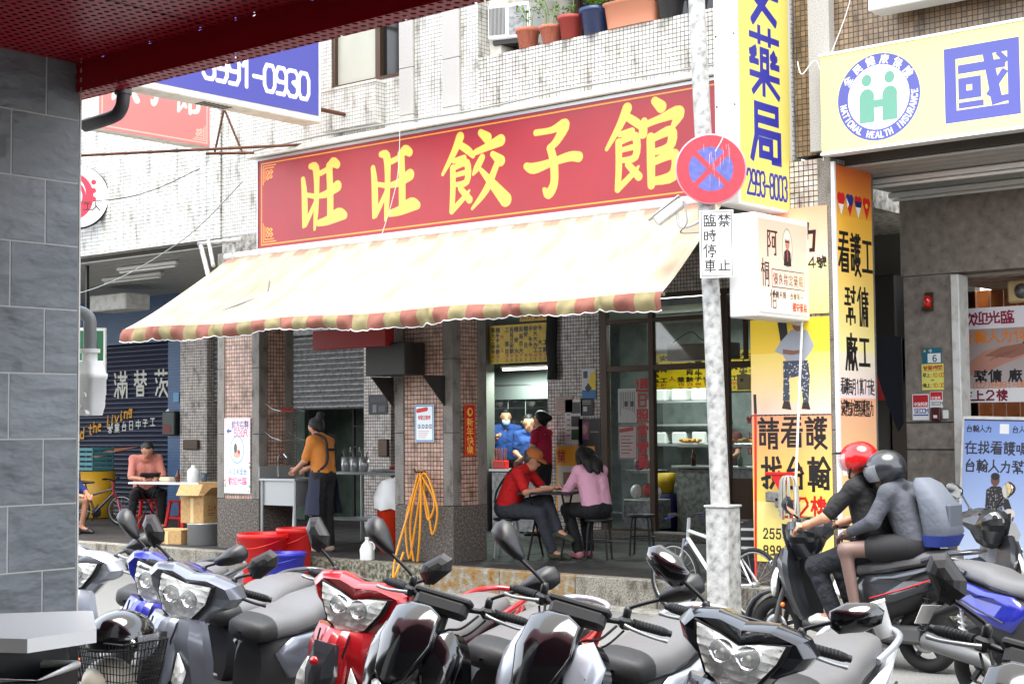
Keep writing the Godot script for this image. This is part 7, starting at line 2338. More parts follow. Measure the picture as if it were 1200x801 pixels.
	for a in [[-0.8, -0.28], [0.75, -0.28], [0.75, 0.28], [-0.8, 0.28]]:
		st = new_st()
		tube(st, [V(a[0], 0, a[1]), V(a[0], 0.9, a[1])], 0.018, 8)
		put("leg", st, M.steel, t)
	for i in 3:
		var x: float = [-14.75, -14.58, -14.42][i]
		var pot := thing("utensil_pot", "steel pot of spoons and ladles, %s on the work table" % ["leftmost", "middle one", "rightmost"][i], "pot", V(x, S + 0.935, -14.25), 0.0, "utensil pots on the work table")
		st = new_st()
		lathe(st, [[0, 0], [0.065, 0], [0.068, 0.19], [0.062, 0.19], [0.06, 0.01], [0, 0.01]], 20)
		put("pot", st, M.steel, pot)
		for k in 4:
			st = new_st()
			tube(st, [V(0.02, 0.02, 0.0), V(cos(k * 1.7) * 0.06, 0.26 + 0.02 * k, sin(k * 1.7) * 0.06)], 0.006, 5)
			put("handle", st, M.steel if k % 2 else M.bronze, pot)
	st = new_st()
	box(st, V(-13.95, S + 0.955, -14.3), V(0.5, 0.03, 0.26), 0.008)
	tag(put("tray", st, M.dull_steel), "flat tray on the work table", "tray")
	st = new_st()
	box(st, V(-13.75, S + 0.99, -14.3), V(0.32, 0.04, 0.18), 0.015, Basis(Vector3.UP, 0.3))
	tag(put("cloth", st, mt(Color(0.55, 0.07, 0.08), 0.9)), "folded dark red cloth on the tray", "cloth")
	for i in 2: lathe_thing("stock_pot", ["big steel stock pot under the work table, left", "big steel stock pot under the work table, right"][i], "pot", V(-13.95 + i * 0.42, S + 0.32, -14.35), [[0, 0], [0.17, 0], [0.175, 0.02], [0.175, 0.3], [0.19, 0.31], [0.17, 0.32], [0.0, 0.33]], M.dull_steel, "pots under the work table")
	t = thing("rubbish_bin", "orange round bin with a white bag folded over its rim", "bin", V(-13.12, S, -13.5))
	st = new_st()
	lathe(st, [[0, 0], [0.19, 0], [0.235, 0.6], [0.25, 0.61], [0.25, 0.64], [0.22, 0.64], [0, 0.62]], 28)
	put("shell", st, M.orange_plastic, t)
	st = new_st()
	var rings := []
	for i in 6:
		var ring := PackedVector3Array()
		for k in 24:
			var a := TAU * k / 24
			var r: float = [0.262, 0.266, 0.24, 0.22, 0.20, 0.12][i] + 0.012 * sin(k * 2.7 + i)
			ring.append(V(cos(a) * r, [0.52, 0.66, 0.7, 0.8, 0.86, 0.88][i] + 0.015 * sin(k * 1.9 + i * 2.0) + (0.05 * cos(a) if i > 2 else 0.0), sin(a) * r))
		rings.append(ring)
	loft(st, rings)
	put("bag", st, M.plastic_bag, t)
	t = thing("water_jug", "white plastic jug with handle on the kerb edge", "jug", V(-12.6, S, -12.5), 0.5)
	st = new_st()
	loft(st, [ring_at(V(0, 0, 0), V(0.075, 0, 0), V(0, 0, 0.075), 20, 4.0), ring_at(V(0, 0.12, 0), V(0.078, 0, 0), V(0, 0, 0.078), 20, 4.0), ring_at(V(0, 0.17, 0), V(0.06, 0, 0), V(0, 0, 0.06), 20, 3.0), ring_at(V(0, 0.21, 0), V(0.025, 0, 0), V(0, 0, 0.025), 20, 2.0), ring_at(V(0, 0.235, 0), V(0.022, 0, 0), V(0, 0, 0.022), 20, 2.0)])
	put("bottle", st, M.plastic_bag, t)
	st = new_st()
	tube(st, curve([V(0.06, 0.1, 0), V(0.085, 0.13, 0), V(0.07, 0.19, 0), V(0.02, 0.2, 0)], 4), 0.011, 8)
	put("handle", st, M.plastic_bag, t)
	st = new_st()
	lathe(st, [[0, 0.235], [0.026, 0.235], [0.026, 0.255], [0, 0.257]], 14)
	put("cap", st, M.white, t)
	# steel rack in front of the green wall
	t = thing("pipe_rack", "dark pipe rack in front of the dark green wall", "rack", V(-17.95, S, -18.1))
	for x in [-0.6, 0.75]:
		st = new_st()
		rod(st, V(x, 0, 0), V(x, 1.95, 0), 0.04)
		put("post", st, M.dark_metal, t)
	for y in [0.75, 1.2, 1.55]:
		st = new_st()
		rod(st, V(-0.6, y, 0.03), V(0.75, y, 0.03), 0.03)
		put("rail", st, M.dark_metal, t)
	st = new_st()
	rod(st, V(-0.5, 1.9, 0.05), V(0.7, 0.9, 0.05), 0.025)
	put("brace", st, M.dark_metal, t)
	var p := Print.new(96, 80, Color(0.10, 0.10, 0.11))
	p.rect(8, 8, 88, 30, Color(0.2, 0.2, 0.22)); p.rect(20, 40, 40, 72, Color(0.45, 0.45, 0.46)); p.rect(50, 44, 84, 70, Color(0.3, 0.3, 0.32))
	print_board("black_notice", "black framed notice on the tiled wall behind the work table", "poster", Transform3D(Basis(), V(-16.78, 2.15, ZB + 0.112)), 0.4, 0.3, p)
	st = new_st()
	span(st, -16.75, -16.55, 1.35, 1.62, ZB + 0.15, ZB + 0.102, 0.01)
	tag(put("meter_box", st, M.bronze), "small brown meter box on the tiled wall by the work table", "box")
	# --- diners' table and stools
	t = table("small dark folding table between the two diners", V(-10.98, S, -13.85), 0.4, 0.62, 0.62, 0.76, mt(Color(0.13, 0.12, 0.12), 0.35), M.black, true)
	stool("metal-legged round stool under the person in red", V(-11.45, S, -13.62), 0.455, M.steel, M.black)
	stool("black round stool under the person in pink", V(-10.4, S, -13.98), 0.455, M.black, M.black)
	stool("empty black stool behind the person in pink", V(-10.35, S, -14.75), 0.47, M.black, M.black)
	lathe_thing("soup_bowl", "white soup bowl on the diners' dark table", "bowl", V(-11.0, S + 0.76, -13.8), [[0, 0], [0.04, 0], [0.045, 0.01], [0.085, 0.06], [0.08, 0.06], [0.04, 0.015], [0, 0.012]], M.ceramic)
	# --- left eating spot
	table("folding table with white top holding bottles beside the reader", V(-18.35, S, -14.3), 0.15, 1.45, 0.6, 0.74, M.white, M.black, true)
	plastic_stool("red plastic stool under the person in the salmon shirt", V(-19.38, S, -14.5), 0.6, M.red_plastic)
	plastic_stool("empty red plastic stool under the white-topped table", V(-18.6, S, -14.55), 0.2, M.red_plastic)
	lathe_thing("milk_bottle", "white round canister on the white-topped table", "bottle", V(-18.0, S + 0.74, -14.3), [[0, 0], [0.09, 0], [0.09, 0.17], [0.05, 0.21], [0.035, 0.22], [0.035, 0.25], [0, 0.25]], M.white, "things on the white-topped table")
	lathe_thing("sauce_bottle", "small amber sauce bottle on the white-topped table", "bottle", V(-18.3, S + 0.74, -14.25), [[0, 0], [0.035, 0], [0.035, 0.1], [0.015, 0.14], [0.015, 0.17], [0, 0.17]], mt(Color(0.30, 0.12, 0.05), 0.2), "things on the white-topped table")
	lathe_thing("chopstick_cup", "dark cup of chopsticks on the white-topped table", "cup", V(-17.82, S + 0.74, -14.35), [[0, 0], [0.045, 0], [0.05, 0.13], [0.045, 0.13], [0, 0.01]], mt(Color(0.25, 0.3, 0.35), 0.4), "things on the white-topped table")
	st = new_st()
	box(st, V(-18.62, S + 0.775, -14.3), V(0.24, 0.07, 0.13), 0.02)
	tag(put("tissue_box", st, mt(Color(0.80, 0.74, 0.62), 0.7)), "pale tissue box on the white-topped table", "box", "things on the white-topped table")
	carton("open tall carton standing on the steel pot beside the pillar", V(-16.15, S + 0.29, -12.95), 0.25, V(0.36, 0.36, 0.36), true)
	carton("low closed carton on the kerb beside the steel pot", V(-16.6, S, -12.9), 0.15, V(0.50, 0.19, 0.34))
	lathe_thing("steel_pot", "steel cooking pot under the open carton", "pot", V(-16.05, S, -12.92), [[0, 0], [0.2, 0], [0.21, 0.01], [0.21, 0.27], [0.225, 0.28], [0.2, 0.288], [0, 0.288]], M.steel)
	bicycle("folding bicycle leaning before the blue shutter", V(-20.75, S, -14.6), deg_to_rad(300), 0.25, M.paint_dark, M.paint_red)
	lathe_thing("yellow_bin", "yellow round bin behind the folding bicycle", "bin", V(-22.9, S, -16.1), [[0, 0], [0.26, 0], [0.3, 0.8], [0.28, 0.8], [0, 0.78]], mt(Color(0.75, 0.56, 0.08), 0.5))
	t = thing("teal_crate", "teal slatted crate stacked on the yellow bin", "crate", V(-23.2, S + 0.82, -16.2))
	for i in 5:
		st = new_st()
		for q in [[-0.3, -0.29, -0.22, 0.22], [0.29, 0.3, -0.22, 0.22], [-0.29, 0.29, 0.21, 0.22], [-0.29, 0.29, -0.22, -0.21]]: span(st, q[0], q[1], i * 0.085, i * 0.085 + 0.05, q[2], q[3])
		put("slat", st, mt(Color(0.25, 0.50, 0.52), 0.5), t)
	st = new_st()
	for x in [-0.29, -0.1, 0.1, 0.29]:
		for z in [-0.21, 0.21]: span(st, x - 0.01, x + 0.01, 0, 0.4, z - 0.006, z + 0.006)
	put("posts", st, mt(Color(0.22, 0.46, 0.48), 0.5), t)
	lathe_thing("red_basin", "red washing basin on the floor at far left", "basin", V(-19.9, S, -13.3), [[0, 0], [0.2, 0], [0.27, 0.1], [0.26, 0.1], [0.19, 0.01], [0, 0.01]], M.red_plastic)
	lathe_thing("white_tub", "white tub with red band on the floor at far left", "tub", V(-20.3, S, -13.6), [[0, 0], [0.13, 0], [0.15, 0.28], [0.14, 0.28], [0, 0.27]], M.white)
	t = thing("mailbox", "dark green mailbox with a red label on the blue wall", "mailbox", V(-21.86, 1.7, ZB + 0.075))
	st = new_st()
	span(st, -0.17, 0.17, 0, 0.42, 0, 0.12, 0.015)
	put("case", st, mt(Color(0.05, 0.12, 0.10), 0.4), t)
	st = new_st()
	span(st, -0.13, 0.08, 0.04, 0.18, 0.121, 0.124)
	put("label_plate", st, mt(Color(0.42, 0.12, 0.12), 0.6), t)
	st = new_st()
	box(st, V(-0.06, 0.40, 0.09), V(0.12, 0.09, 0.004), 0.0, Basis(Vector3.BACK, 0.5))
	put("letter", st, M.white, t)
	st = new_st()
	span(st, -21.86, -21.7, 2.28, 2.45, ZB + 0.062, ZB + 0.09, 0.005)
	tag(put("number_plaque", st, mt(Color(0.35, 0.55, 0.68), 0.5)), "small light blue plaque on the blue wall", "plaque")
	st = new_st()
	span(st, -21.5, -21.1, 1.45, 1.62, ZB + 0.11, ZB + 0.16, 0.01)
	tag(put("socket_box", st, M.bronze), "brown socket box on the narrow tiled jamb", "box")
	# painted characters on the blue shutter
	t = thing("shutter_lettering", "white and yellow lettering painted on the blue roller shutter", "lettering", V(0, 0, ZB - 0.026))
	var cream := mt(Color(0.78, 0.78, 0.74), 0.7)
	var yel := mt(Color(0.80, 0.56, 0.10), 0.7)
	var i := 0
	for ch in "樓滿替茨":
		glyph_mesh(ch, V(-24.15 + i * 0.60, 2.63, 0), 0.42, 0.50, 0.045, cream, t)
		i += 1
	i = 0
	for ch in "and the living":
		if ch != " ": glyph_mesh(ch, V(-25.0 + i * 0.135, 1.68 + i * 0.036, 0), 0.20, 0.24, 0.03, yel, t)
		i += 1
	i = 0
	for ch in "營業台日中子工":
		glyph_mesh(ch, V(-23.85 + i * 0.21, 1.83 + i * 0.018, 0), 0.17, 0.18, 0.018, cream, t)
		i += 1
	st = new_st()
	prism(st, P2([-24.6, 1.18, -23.8, 1.36, -23.0, 1.40, -23.7, 1.30, -24.3, 1.18]), Transform3D(Basis(), V(0, 0.1, 0.002)), 0.002)
	put("swoosh", st, mt(Color(0.60, 0.33, 0.16), 0.7), t)
	tube_light("long bare tube light near the front of the left arcade ceiling", V(-18.9, 4.13, -13.65), V(-17.6, 4.13, -13.65))
	tube_light("second bare tube light deeper under the left arcade ceiling", V(-20.4, 4.13, -14.45), V(-19.0, 4.13, -14.45))
	tube_light("tube light near the tiled jamb of the left arcade ceiling", V(-18.3, 4.13, -15.3), V(-17.0, 4.13, -15.3))
	tube_light("front tube light under the right slatted ceiling", V(-6.95, 4.11, -13.8), V(-4.6, 4.11, -13.8))
	tube_light("rear tube light under the right slatted ceiling", V(-7.1, 4.11, -14.75), V(-4.8, 4.11, -14.75))
	st = new_st()
	span(st, -21.9, -20.9, 3.78, 4.05, -15.2, -15.7, 0.02)
	tag(put("ceiling_fan_coil", st, M.off_white), "boxy white air handler under the left arcade ceiling", "air conditioner")
# ---------------------------------------------------------------- rooms, right side, near side, riders
func menu_print(sd: int) -> Print:
	var p := Print.new(420, 200, Color(0.84, 0.70, 0.06))
	var r := RandomNumberGenerator.new()
	r.seed = sd
	var ink := Color(0.10, 0.09, 0.05)
	var items := "牛肉麵丸子餃菜白大豆工中安"
	for c in 13:
		var x := 12 + c * 31.0
		if c == 2:
			p.glyph(G["大"], x, 50, 22, 22, 4, Color(0.7, 0.15, 0.1)); p.glyph(G["人"], x, 120, 22, 22, 4, Color(0.7, 0.15, 0.1))
			continue
		var n := r.randi_range(3, 5)
		for k in n:
			var ch := items[r.randi_range(0, items.length() - 1)]
			if G.has(ch): p.glyph(G[ch], x - 2, 12 + k * (112.0 / (n - 1)), 27, 27, 4.4, ink)
		for k in 2: p.glyph(G[str(r.randi_range(1, 9))], x + k * 10, 154, 13, 16, 2.6, Color(0.65, 0.2, 0.1))
		p.glyph(G["工"], x + 3, 176, 16, 16, 2.6, ink)
	p.grain(sd, 0.1, 0.02)
	return p

func build_rooms():
	var st: SurfaceTool
	var t: Node3D
	# kitchen seen through the opening
	print_board("menu_board", "yellow menu board with rows of black characters over the kitchen opening", "menu", Transform3D(Basis(), V(-14.08, 2.99, ZB - 0.1)), 1.2, 0.56, menu_print(5), 0.5)
	var p := Print.new(200, 40, Color(0.86, 0.70, 0.06))
	words(p, "丸大菜大丸", 8, 4, 30, 30, Vector2(38, 0), 4, Color(0.6, 0.12, 0.08))
	print_board("menu_strip", "narrow yellow strip with red characters above the menu board", "menu", Transform3D(Basis(), V(-13.75, 3.36, ZB - 0.05)), 0.62, 0.12, p)
	t = thing("kitchen_light", "lit white tube light under the yellow menu board", "light", V(-14.1, 2.63, ZB - 0.25))
	st = new_st()
	box(st, V(0, 0.03, 0), V(0.95, 0.03, 0.06), 0.005)
	put("batten", st, M.white, t)
	st = new_st()
	tube(st, [V(-0.45, 0, 0), V(0.45, 0, 0)], 0.018, 10)
	put("tube", st, M.tube_lit, t)
	var l := AreaLight3D.new()
	l.name = "kitchen_tube_light"
	l.area_size = Vector2(0.9, 0.04)
	l.light_energy = 1.5
	l.light_color = Color(0.90, 1.0, 0.95)
	l.shadow_enabled = true
	l.rotation = Vector3(-PI / 2, 0, 0)
	l.position = V(-14.1, 2.60, ZB - 0.25)
	add_child(l)
	t = thing("range_hood", "stainless steel range hood inside the kitchen", "hood", V(-15.1, 2.2, -18.3))
	st = new_st()
	prism(st, P2([0.6, 0, 0.62, 0.2, 0.35, 0.52, -0.4, 0.52, -0.4, 0]), Transform3D(Basis(Vector3.UP, -PI / 2), V(-1.3, 0, 0)), 2.6)
	put("canopy", st, M.steel, t)
	st = new_st()
	span(st, -1.3, 1.3, 0.205, 0.225, 0.615, 0.63)
	put("lip", st, M.alu, t)
	t = thing("dish_shelf", "steel wall shelf stacked with dishes at the back of the kitchen", "shelf", V(-15.6, S, -19.2))
	for y in [1.05, 1.45, 1.8]:
		st = new_st()
		span(st, -1.4, 1.4, y, y + 0.03, -0.2, 0.2)
		put("board", st, M.steel, t)
	for x in [-1.38, 1.38]:
		st = new_st()
		span(st, x - 0.02, x + 0.02, 0, 1.85, -0.18, 0.18)
		put("upright", st, M.steel, t)
	rng.seed = 9
	for i in 12:
		var s := thing("bowl_stack", "stack of white bowls on the kitchen shelf", "bowls", V(-16.7 + i * 0.21, S + ([1.08, 1.48, 1.83][i % 3]), -19.2 + rng.randf_range(-0.06, 0.1)), 0.0, "stacks of white bowls in the kitchen")
		for k in rng.randi_range(2, 4):
			st = new_st()
			lathe(st, [[0, 0], [0.045, 0], [0.09, 0.06], [0.085, 0.06], [0.04, 0.008], [0, 0.008]], 14, Transform3D(Basis(), V(0, k * 0.028, 0)))
			put("bowl", st, M.ceramic, s)
	for i in 3:
		st = new_st()
		lathe(st, [[0, 0], [0.11, 0.004], [0.12, 0.02], [0.11, 0.018], [0, 0.012]], 20, Transform3D(Basis(Vector3.RIGHT, PI / 2 - 0.15), V(-15.75 + i * 0.5, 2.3, -19.0)))
		tag(put("plate", st, M.ceramic), "round white plate leaning upright on the top kitchen shelf", "plate", "plates leaning in the kitchen")
	t = thing("kitchen_counter", "steel kitchen counter behind the diners", "counter", V(-14.1, S, -17.25))
	st = new_st()
	span(st, -0.52, 0.35, 0.0, 0.86, -0.22, 0.2, 0.01)
	put("cabinet", st, M.dull_steel, t)
	st = new_st()
	span(st, -0.55, 0.38, 0.862, 0.9, -0.25, 0.23, 0.006)
	put("worktop", st, M.steel, t)
	t = thing("chopstick_holder", "holder bristling with chopsticks on the kitchen counter", "holder", V(-14.5, S + 0.9, -17.12))
	st = new_st()
	span(st, -0.12, 0.12, 0, 0.12, -0.05, 0.05, 0.01)
	put("tray", st, M.red_plastic, t)
	for i in 14:
		st = new_st()
		rod(st, V(-0.1 + i * 0.015, 0.05, 0), V(-0.12 + i * 0.018 + 0.02 * sin(i * 2.0), 0.3, 0.03 * sin(i * 3.1)), 0.006)
		put("chopstick", st, mt(Color(0.62, 0.34, 0.2), 0.6), t)
	rng.seed = 18
	for i in 7:
		st = new_st()
		var h := rng.randf_range(0.16, 0.28)
		lathe(st, [[0, 0], [0.035, 0], [0.035, h * 0.6], [0.014, h * 0.8], [0.014, h], [0, h]], 12)
		var o := put("condiment_bottle", st, [mt(Color(0.25, 0.10, 0.05), 0.25), mt(Color(0.62, 0.12, 0.08), 0.3), M.white, mt(Color(0.15, 0.3, 0.15), 0.3)][i % 4])
		o.position = V(-11.9 + i * 0.26, S + 0.94, -18.25 + rng.randf_range(-0.08, 0.08))
		tag(o, "condiment bottle on the steel serving counter", "bottle", "bottles on the serving counter")
	for i in 5:
		t = thing("hanging_ladle", "steel ladle hanging under the range hood", "ladle", V(-15.9 + i * 0.34, 1.86, -17.75), 0.0, "ladles under the range hood")
		st = new_st()
		tube(st, [V(0, 0.36, 0), V(0, 0.03, 0)], 0.007, 6)
		put("handle", st, M.steel, t)
		st = new_st()
		ell(st, V(0, 0, 0.03), V(0.055, 0.03, 0.055), 12)
		put("cup", st, M.steel, t)
	# dark curtain strip at the opening's right side
	st = new_st()
	var rings := []
	for i in 9: rings.append(ring_at(V(-13.40 + 0.008 * sin(i * 1.3), 2.45 + i * 0.13, ZB + 0.05), V(0.09, 0, 0.01 * sin(i)), V(0, 0, 0.03), 12, 2.5))
	loft(st, rings)
	tag(put("rolled_curtain", st, M.black_cloth), "dark rolled plastic curtain hanging beside the menu board", "curtain")
	# dining room behind the glass
	print_board("menu_board", "yellow menu board on the rear wall inside the glazed shop", "menu", Transform3D(Basis(), V(-12.9, 2.62, -20.2)), 2.2, 0.62, menu_print(8), 0.5)
	t = thing("room_light", "lit tube light on the ceiling inside the glazed shop", "light", V(-12.2, 3.36, -18.6))
	st = new_st()
	span(st, -0.6, 0.6, 0.0, 0.03, -0.1, 0.1)
	put("batten", st, M.white, t)
	st = new_st()
	tube(st, [V(-0.55, -0.03, 0), V(0.55, -0.03, 0)], 0.018, 10)
	put("tube", st, M.tube_lit, t)
	l = AreaLight3D.new()
	l.name = "shop_tube_light"
	l.area_size = Vector2(1.1, 0.05)
	l.light_energy = 1.7
	l.light_color = Color(0.92, 1.0, 0.96)
	l.shadow_enabled = true
	l.rotation = Vector3(-PI / 2, 0, 0)
	l.position = V(-12.2, 3.29, -18.6)
	add_child(l)
	st = new_st()
	span(st, -14.6, -9.3, S, 3.4, -20.25, -20.4)
	tag(put("partition", st, M.kitchen_wall), "pale partition wall at the back of the glazed shop", "wall")
	t = thing("food_counter", "steel serving counter inside the glazed shop", "counter", V(-11.3, S, -18.5))
	st = new_st()
	span(st, -0.9, 1.9, 0, 0.9, -0.3, 0.25, 0.01)
	put("cabinet", st, M.dull_steel, t)
	st = new_st()
	span(st, -0.95, 1.95, 0.902, 0.94, -0.35, 0.3, 0.006)
	put("worktop", st, M.steel, t)
	st = new_st()
	span(st, -0.9, 1.9, 1.2, 1.23, -0.3, 0.2)
	put("upper_shelf", st, M.steel, t)
	for i in 5:
		var x := -12.1 + i * 0.5
		var d := thing("food_tray", "tray of golden fried food on the serving counter", "tray", V(x, S + 1.23, -18.5), 0.0, "trays of fried food on the counter")
		st = new_st()
		span(st, -0.2, 0.2, 0, 0.02, -0.15, 0.15, 0.006)
		put("dish", st, M.steel, d)
		st = new_st()
		rng.seed = 40 + i
		for k in 16: ell(st, V(rng.randf_range(-0.15, 0.15), 0.04 + rng.randf() * 0.03, rng.randf_range(-0.1, 0.1)), V(0.05, 0.025, 0.03), 8, Basis(Vector3.UP, rng.randf() * 3.0))
		put("food", st, mt([Color(0.72, 0.48, 0.10), Color(0.62, 0.40, 0.12), Color(0.75, 0.55, 0.2), Color(0.35, 0.42, 0.15), Color(0.7, 0.5, 0.15)][i], 0.6), d).set_meta("kind", "stuff")
	t = thing("storage_shelf", "steel shelf with white boxes inside the glazed shop", "shelf", V(-12.9, S, -19.6))
	for y in [0.6, 1.2, 1.5, 1.85]:
		st = new_st()
		span(st, -0.6, 0.6, y, y + 0.03, -0.2, 0.2)
		put("board", st, M.steel, t)
	for x in [-0.58, 0.58]:
		st = new_st()
		span(st, x - 0.02, x + 0.02, 0, 1.9, -0.19, 0.19)
		put("upright", st, M.steel, t)
	for i in 6:
		st = new_st()
		box(st, V(-13.3 + (i % 3) * 0.36, S + ([1.23, 1.88][i / 3]) + 0.09, -19.55), V(0.26, 0.18, 0.24), 0.02)
		tag(put("storage_box", st, M.white if i % 2 == 0 else M.plastic_bag), ["white box on the middle shelf, left", "white tub on the middle shelf, centre", "white box on the middle shelf, right", "white tub on the top shelf, left", "white box on the top shelf, centre", "white tub on the top shelf, right"][i], "box", "white boxes on the shop shelf")
	t = thing("drinks_cabinet", "low glass cabinet with bags behind the left pane", "cabinet", V(-12.15, S, -17.45))
	st = new_st()
	span(st, -0.26, 0.26, 0.1, 0.5, -0.2, 0.2, 0.01); span(st, -0.26, 0.26, 0.86, 0.9, -0.2, 0.2)
	put("body", st, M.dull_steel, t)
	for i in 5:
		st = new_st()
		ell(st, V(-0.18 + i * 0.09, [0.6, 0.98, 0.62, 1.0, 0.6][i], 0.05 * sin(i * 2.0)), V(0.08, 0.1, 0.08), 12)
		put("bag", st, [M.plastic_bag, mt(Color(0.35, 0.12, 0.28), 0.5), M.red_plastic, mt(Color(0.25, 0.35, 0.3), 0.5), M.plastic_bag][i], t)
	lathe_thing("yellow_bucket", "yellow bucket on a stand inside the shop door", "bucket", V(-12.45, S + 0.55, -18.3), [[0, 0], [0.14, 0], [0.18, 0.28], [0.17, 0.28], [0, 0.26]], mt(Color(0.72, 0.58, 0.04), 0.5))
	lathe_thing("blue_barrel", "dark blue barrel under the yellow bucket", "barrel", V(-12.45, S, -18.3), [[0, 0], [0.2, 0], [0.22, 0.25], [0.2, 0.54], [0, 0.55]], mt(Color(0.06, 0.08, 0.30), 0.5))
	t = thing("ac_unit", "dark wall unit with a dangling cable above the shop door", "air conditioner", V(-11.15, 2.65, ZB - 0.35))
	st = new_st()
	span(st, -0.5, 0.5, 0, 0.22, -0.15, 0.12, 0.015)
	put("case", st, M.bronze, t)
	st = new_st()
	tube(st, curve([V(-0.4, 0.25, 0.1), V(-0.1, 0.38, 0.12), V(0.1, 0.26, 0.12), V(0.45, 0.3, 0.1)], 5), 0.008, 6)
	put("cable", st, M.black, t)
	p = Print.new(96, 96, Color(0.78, 0.70, 0.45))
	words(p, "台安年中", 22, 22, 24, 24, Vector2(0, 0), 3, Color(0.3, 0.25, 0.15)); p.frame(6, 6, 90, 90, 3, Color(0.5, 0.4, 0.2))
	print_board("glass_sticker", "round-looking beige sticker on the right glass pane", "sticker", Transform3D(Basis(), V(-10.33, 2.33, ZB - 0.034)), 0.2, 0.2, p)
	t = thing("opening_hours", "small red opening hours lettering on the right glass pane", "lettering", V(-10.08, 1.85, ZB - 0.012))
	var i := 0
	for ch in "營業時間上10:00":
		glyph_mesh(ch, V(-0.16 + (i % 4) * 0.1, -(i / 4) * 0.2, 0), 0.09, 0.1, 0.014, M.red_film, t)
		i += 1

func build_right_side():
	var st: SurfaceTool
	var t: Node3D
	# passage between the two buildings
	st = new_st()
	span(st, -8.75, -7.2, S, 4.15, -17.0, -17.15)
	tag(put("passage_wall", st, M.inside), "dim end wall of the passage beside the pier", "wall")
	t = thing("passage_door", "plain dark brown door at the end of the passage", "door", V(-7.75, S, -16.97))
	st = new_st()
	span(st, -0.5, 0.4, 0, 2.0, -0.02, 0.02, 0.006)
	put("leaf", st, mt(Color(0.22, 0.17, 0.13), 0.5), t)
	st = new_st()
	ell(st, V(-0.38, 0.95, 0.06), V(0.035, 0.035, 0.035), 10)
	put("knob", st, M.steel, t)
	st = new_st()
	var rings := []
	for k in 9: rings.append(ring_at(V(-7.98 + k * 0.004, 2.72 - k * 0.085, -15.9), V(0.03 + k * 0.014, 0, 0), V(0, 0, 0.03 + k * 0.012), 14, 2.0))
	for r in rings:
		for k in r.size(): r[k].x += 0.012 * sin(k * 3.0)
	loft(st, rings)
	tag(put("red_cloth", st, mt(Color(0.52, 0.04, 0.06), 0.8)), "dark red cloth hanging in the passage", "cloth")
	st = new_st()
	prism(st, P2([-0.12, 0, 0.28, 0, 0.28, -0.95, 0.22, -1.05, 0.05, -0.6]), Transform3D(Basis(Vector3.UP, 0.1), V(-7.8, 2.74, -15.7)), 0.03)
	tag(put("navy_cloth", st, mt(Color(0.05, 0.09, 0.14), 0.85)), "navy cloth hanging next to the red cloth", "cloth")
	st = new_st()
	span(st, -8.5, -7.9, 2.75, 3.5, -16.4, -16.9, 0.02)
	tag(put("wall_cabinet", st, M.dark_metal), "dark louvred cabinet high in the passage", "cabinet")
	# alarm lamp, plates and stickers on the pier
	t = thing("alarm_lamp", "red alarm lamp on the plaster pier", "lamp", V(-6.84, 2.94, -14.99))
	st = new_st()
	lathe(st, [[0, 0], [0.04, 0], [0.042, 0.09], [0.03, 0.12], [0, 0.125]], 16, Transform3D(Basis(), V(0, 0.03, 0.055)))
	put("dome", st, gloss(Color(0.80, 0.10, 0.04), 0.15), t)
	st = new_st()
	span(st, -0.05, 0.05, 0, 0.19, 0, 0.02, 0.005); span(st, -0.045, 0.045, 0.0, 0.03, 0.021, 0.1)
	put("base", st, M.bronze, t)
	var p := Print.new(120, 96, Color(0.12, 0.40, 0.48))
	p.rect(34, 34, 116, 92, Color(0.90, 0.92, 0.92)); p.glyph(G["6"], 60, 44, 36, 44, 6, Color(0.1, 0.25, 0.3)); words(p, "中和街", 40, 6, 24, 24, Vector2(26, 0), 3, Color(0.85, 0.9, 0.9)); p.disc(16, 18, 8, 8, Color(0.88, 0.6, 0.3))
	print_board("house_number", "teal house number plate reading 6 on the pier", "sign", Transform3D(Basis(), V(-6.83, 2.475, -14.985)), 0.21, 0.16, p)
	p = Print.new(128, 168, Color(0.86, 0.84, 0.42))
	words(p, "營業時間", 8, 10, 28, 30, Vector2(28, 0), 3.4, Color(0.72, 0.18, 0.08)); p.rect(6, 44, 122, 47, Color(0.6, 0.55, 0.2))
	words(p, "早上", 4, 58, 24, 28, Vector2(22, 0), 3, Color(0.1, 0.1, 0.15)); words(p, ":10:00", 48, 58, 20, 30, Vector2(13, 0), 3.4, Color(0.75, 0.35, 0.05))
	words(p, "~", 50, 92, 26, 26, Vector2(10, 0), 4, Color(0.1, 0.1, 0.15)); words(p, "晚上", 4, 124, 24, 28, Vector2(22, 0), 3, Color(0.1, 0.1, 0.15)); words(p, ":10:30", 48, 124, 20, 30, Vector2(13, 0), 3.4, Color(0.75, 0.35, 0.05))
	print_board("hours_notice", "yellow opening hours notice below the house number", "sign", Transform3D(Basis(), V(-6.825, 2.255, -14.985)), 0.24, 0.27, p)
	p = Print.new(120, 168, Color(0.90, 0.90, 0.90))
	p.rect(6, 6, 114, 84, Color(0.74, 0.08, 0.14)); words(p, "中保科技", 10, 52, 26, 26, Vector2(25, 0), 3.4, Color(0.95, 0.95, 0.95)); words(p, "SECOM", 8, 92, 28, 34, Vector2(20, 0), 4.5, Color(0.12, 0.2, 0.55)); p.rect(6, 132, 114, 140, Color(0.12, 0.2, 0.55))
	print_board("security_sticker", "larger red and white security sticker low on the pier", "sticker", Transform3D(Basis(), V(-6.965, 1.945, -14.985)), 0.185, 0.27, p)
	p = Print.new(96, 112, Color(0.88, 0.88, 0.88))
	p.rect(4, 4, 92, 58, Color(0.76, 0.1, 0.14)); words(p, "中保科", 10, 34, 22, 22, Vector2(24, 0), 3, Color(0.95, 0.95, 0.95)); words(p, "SECOM", 6, 70, 22, 26, Vector2(17, 0), 3.4, Color(0.3, 0.35, 0.3))
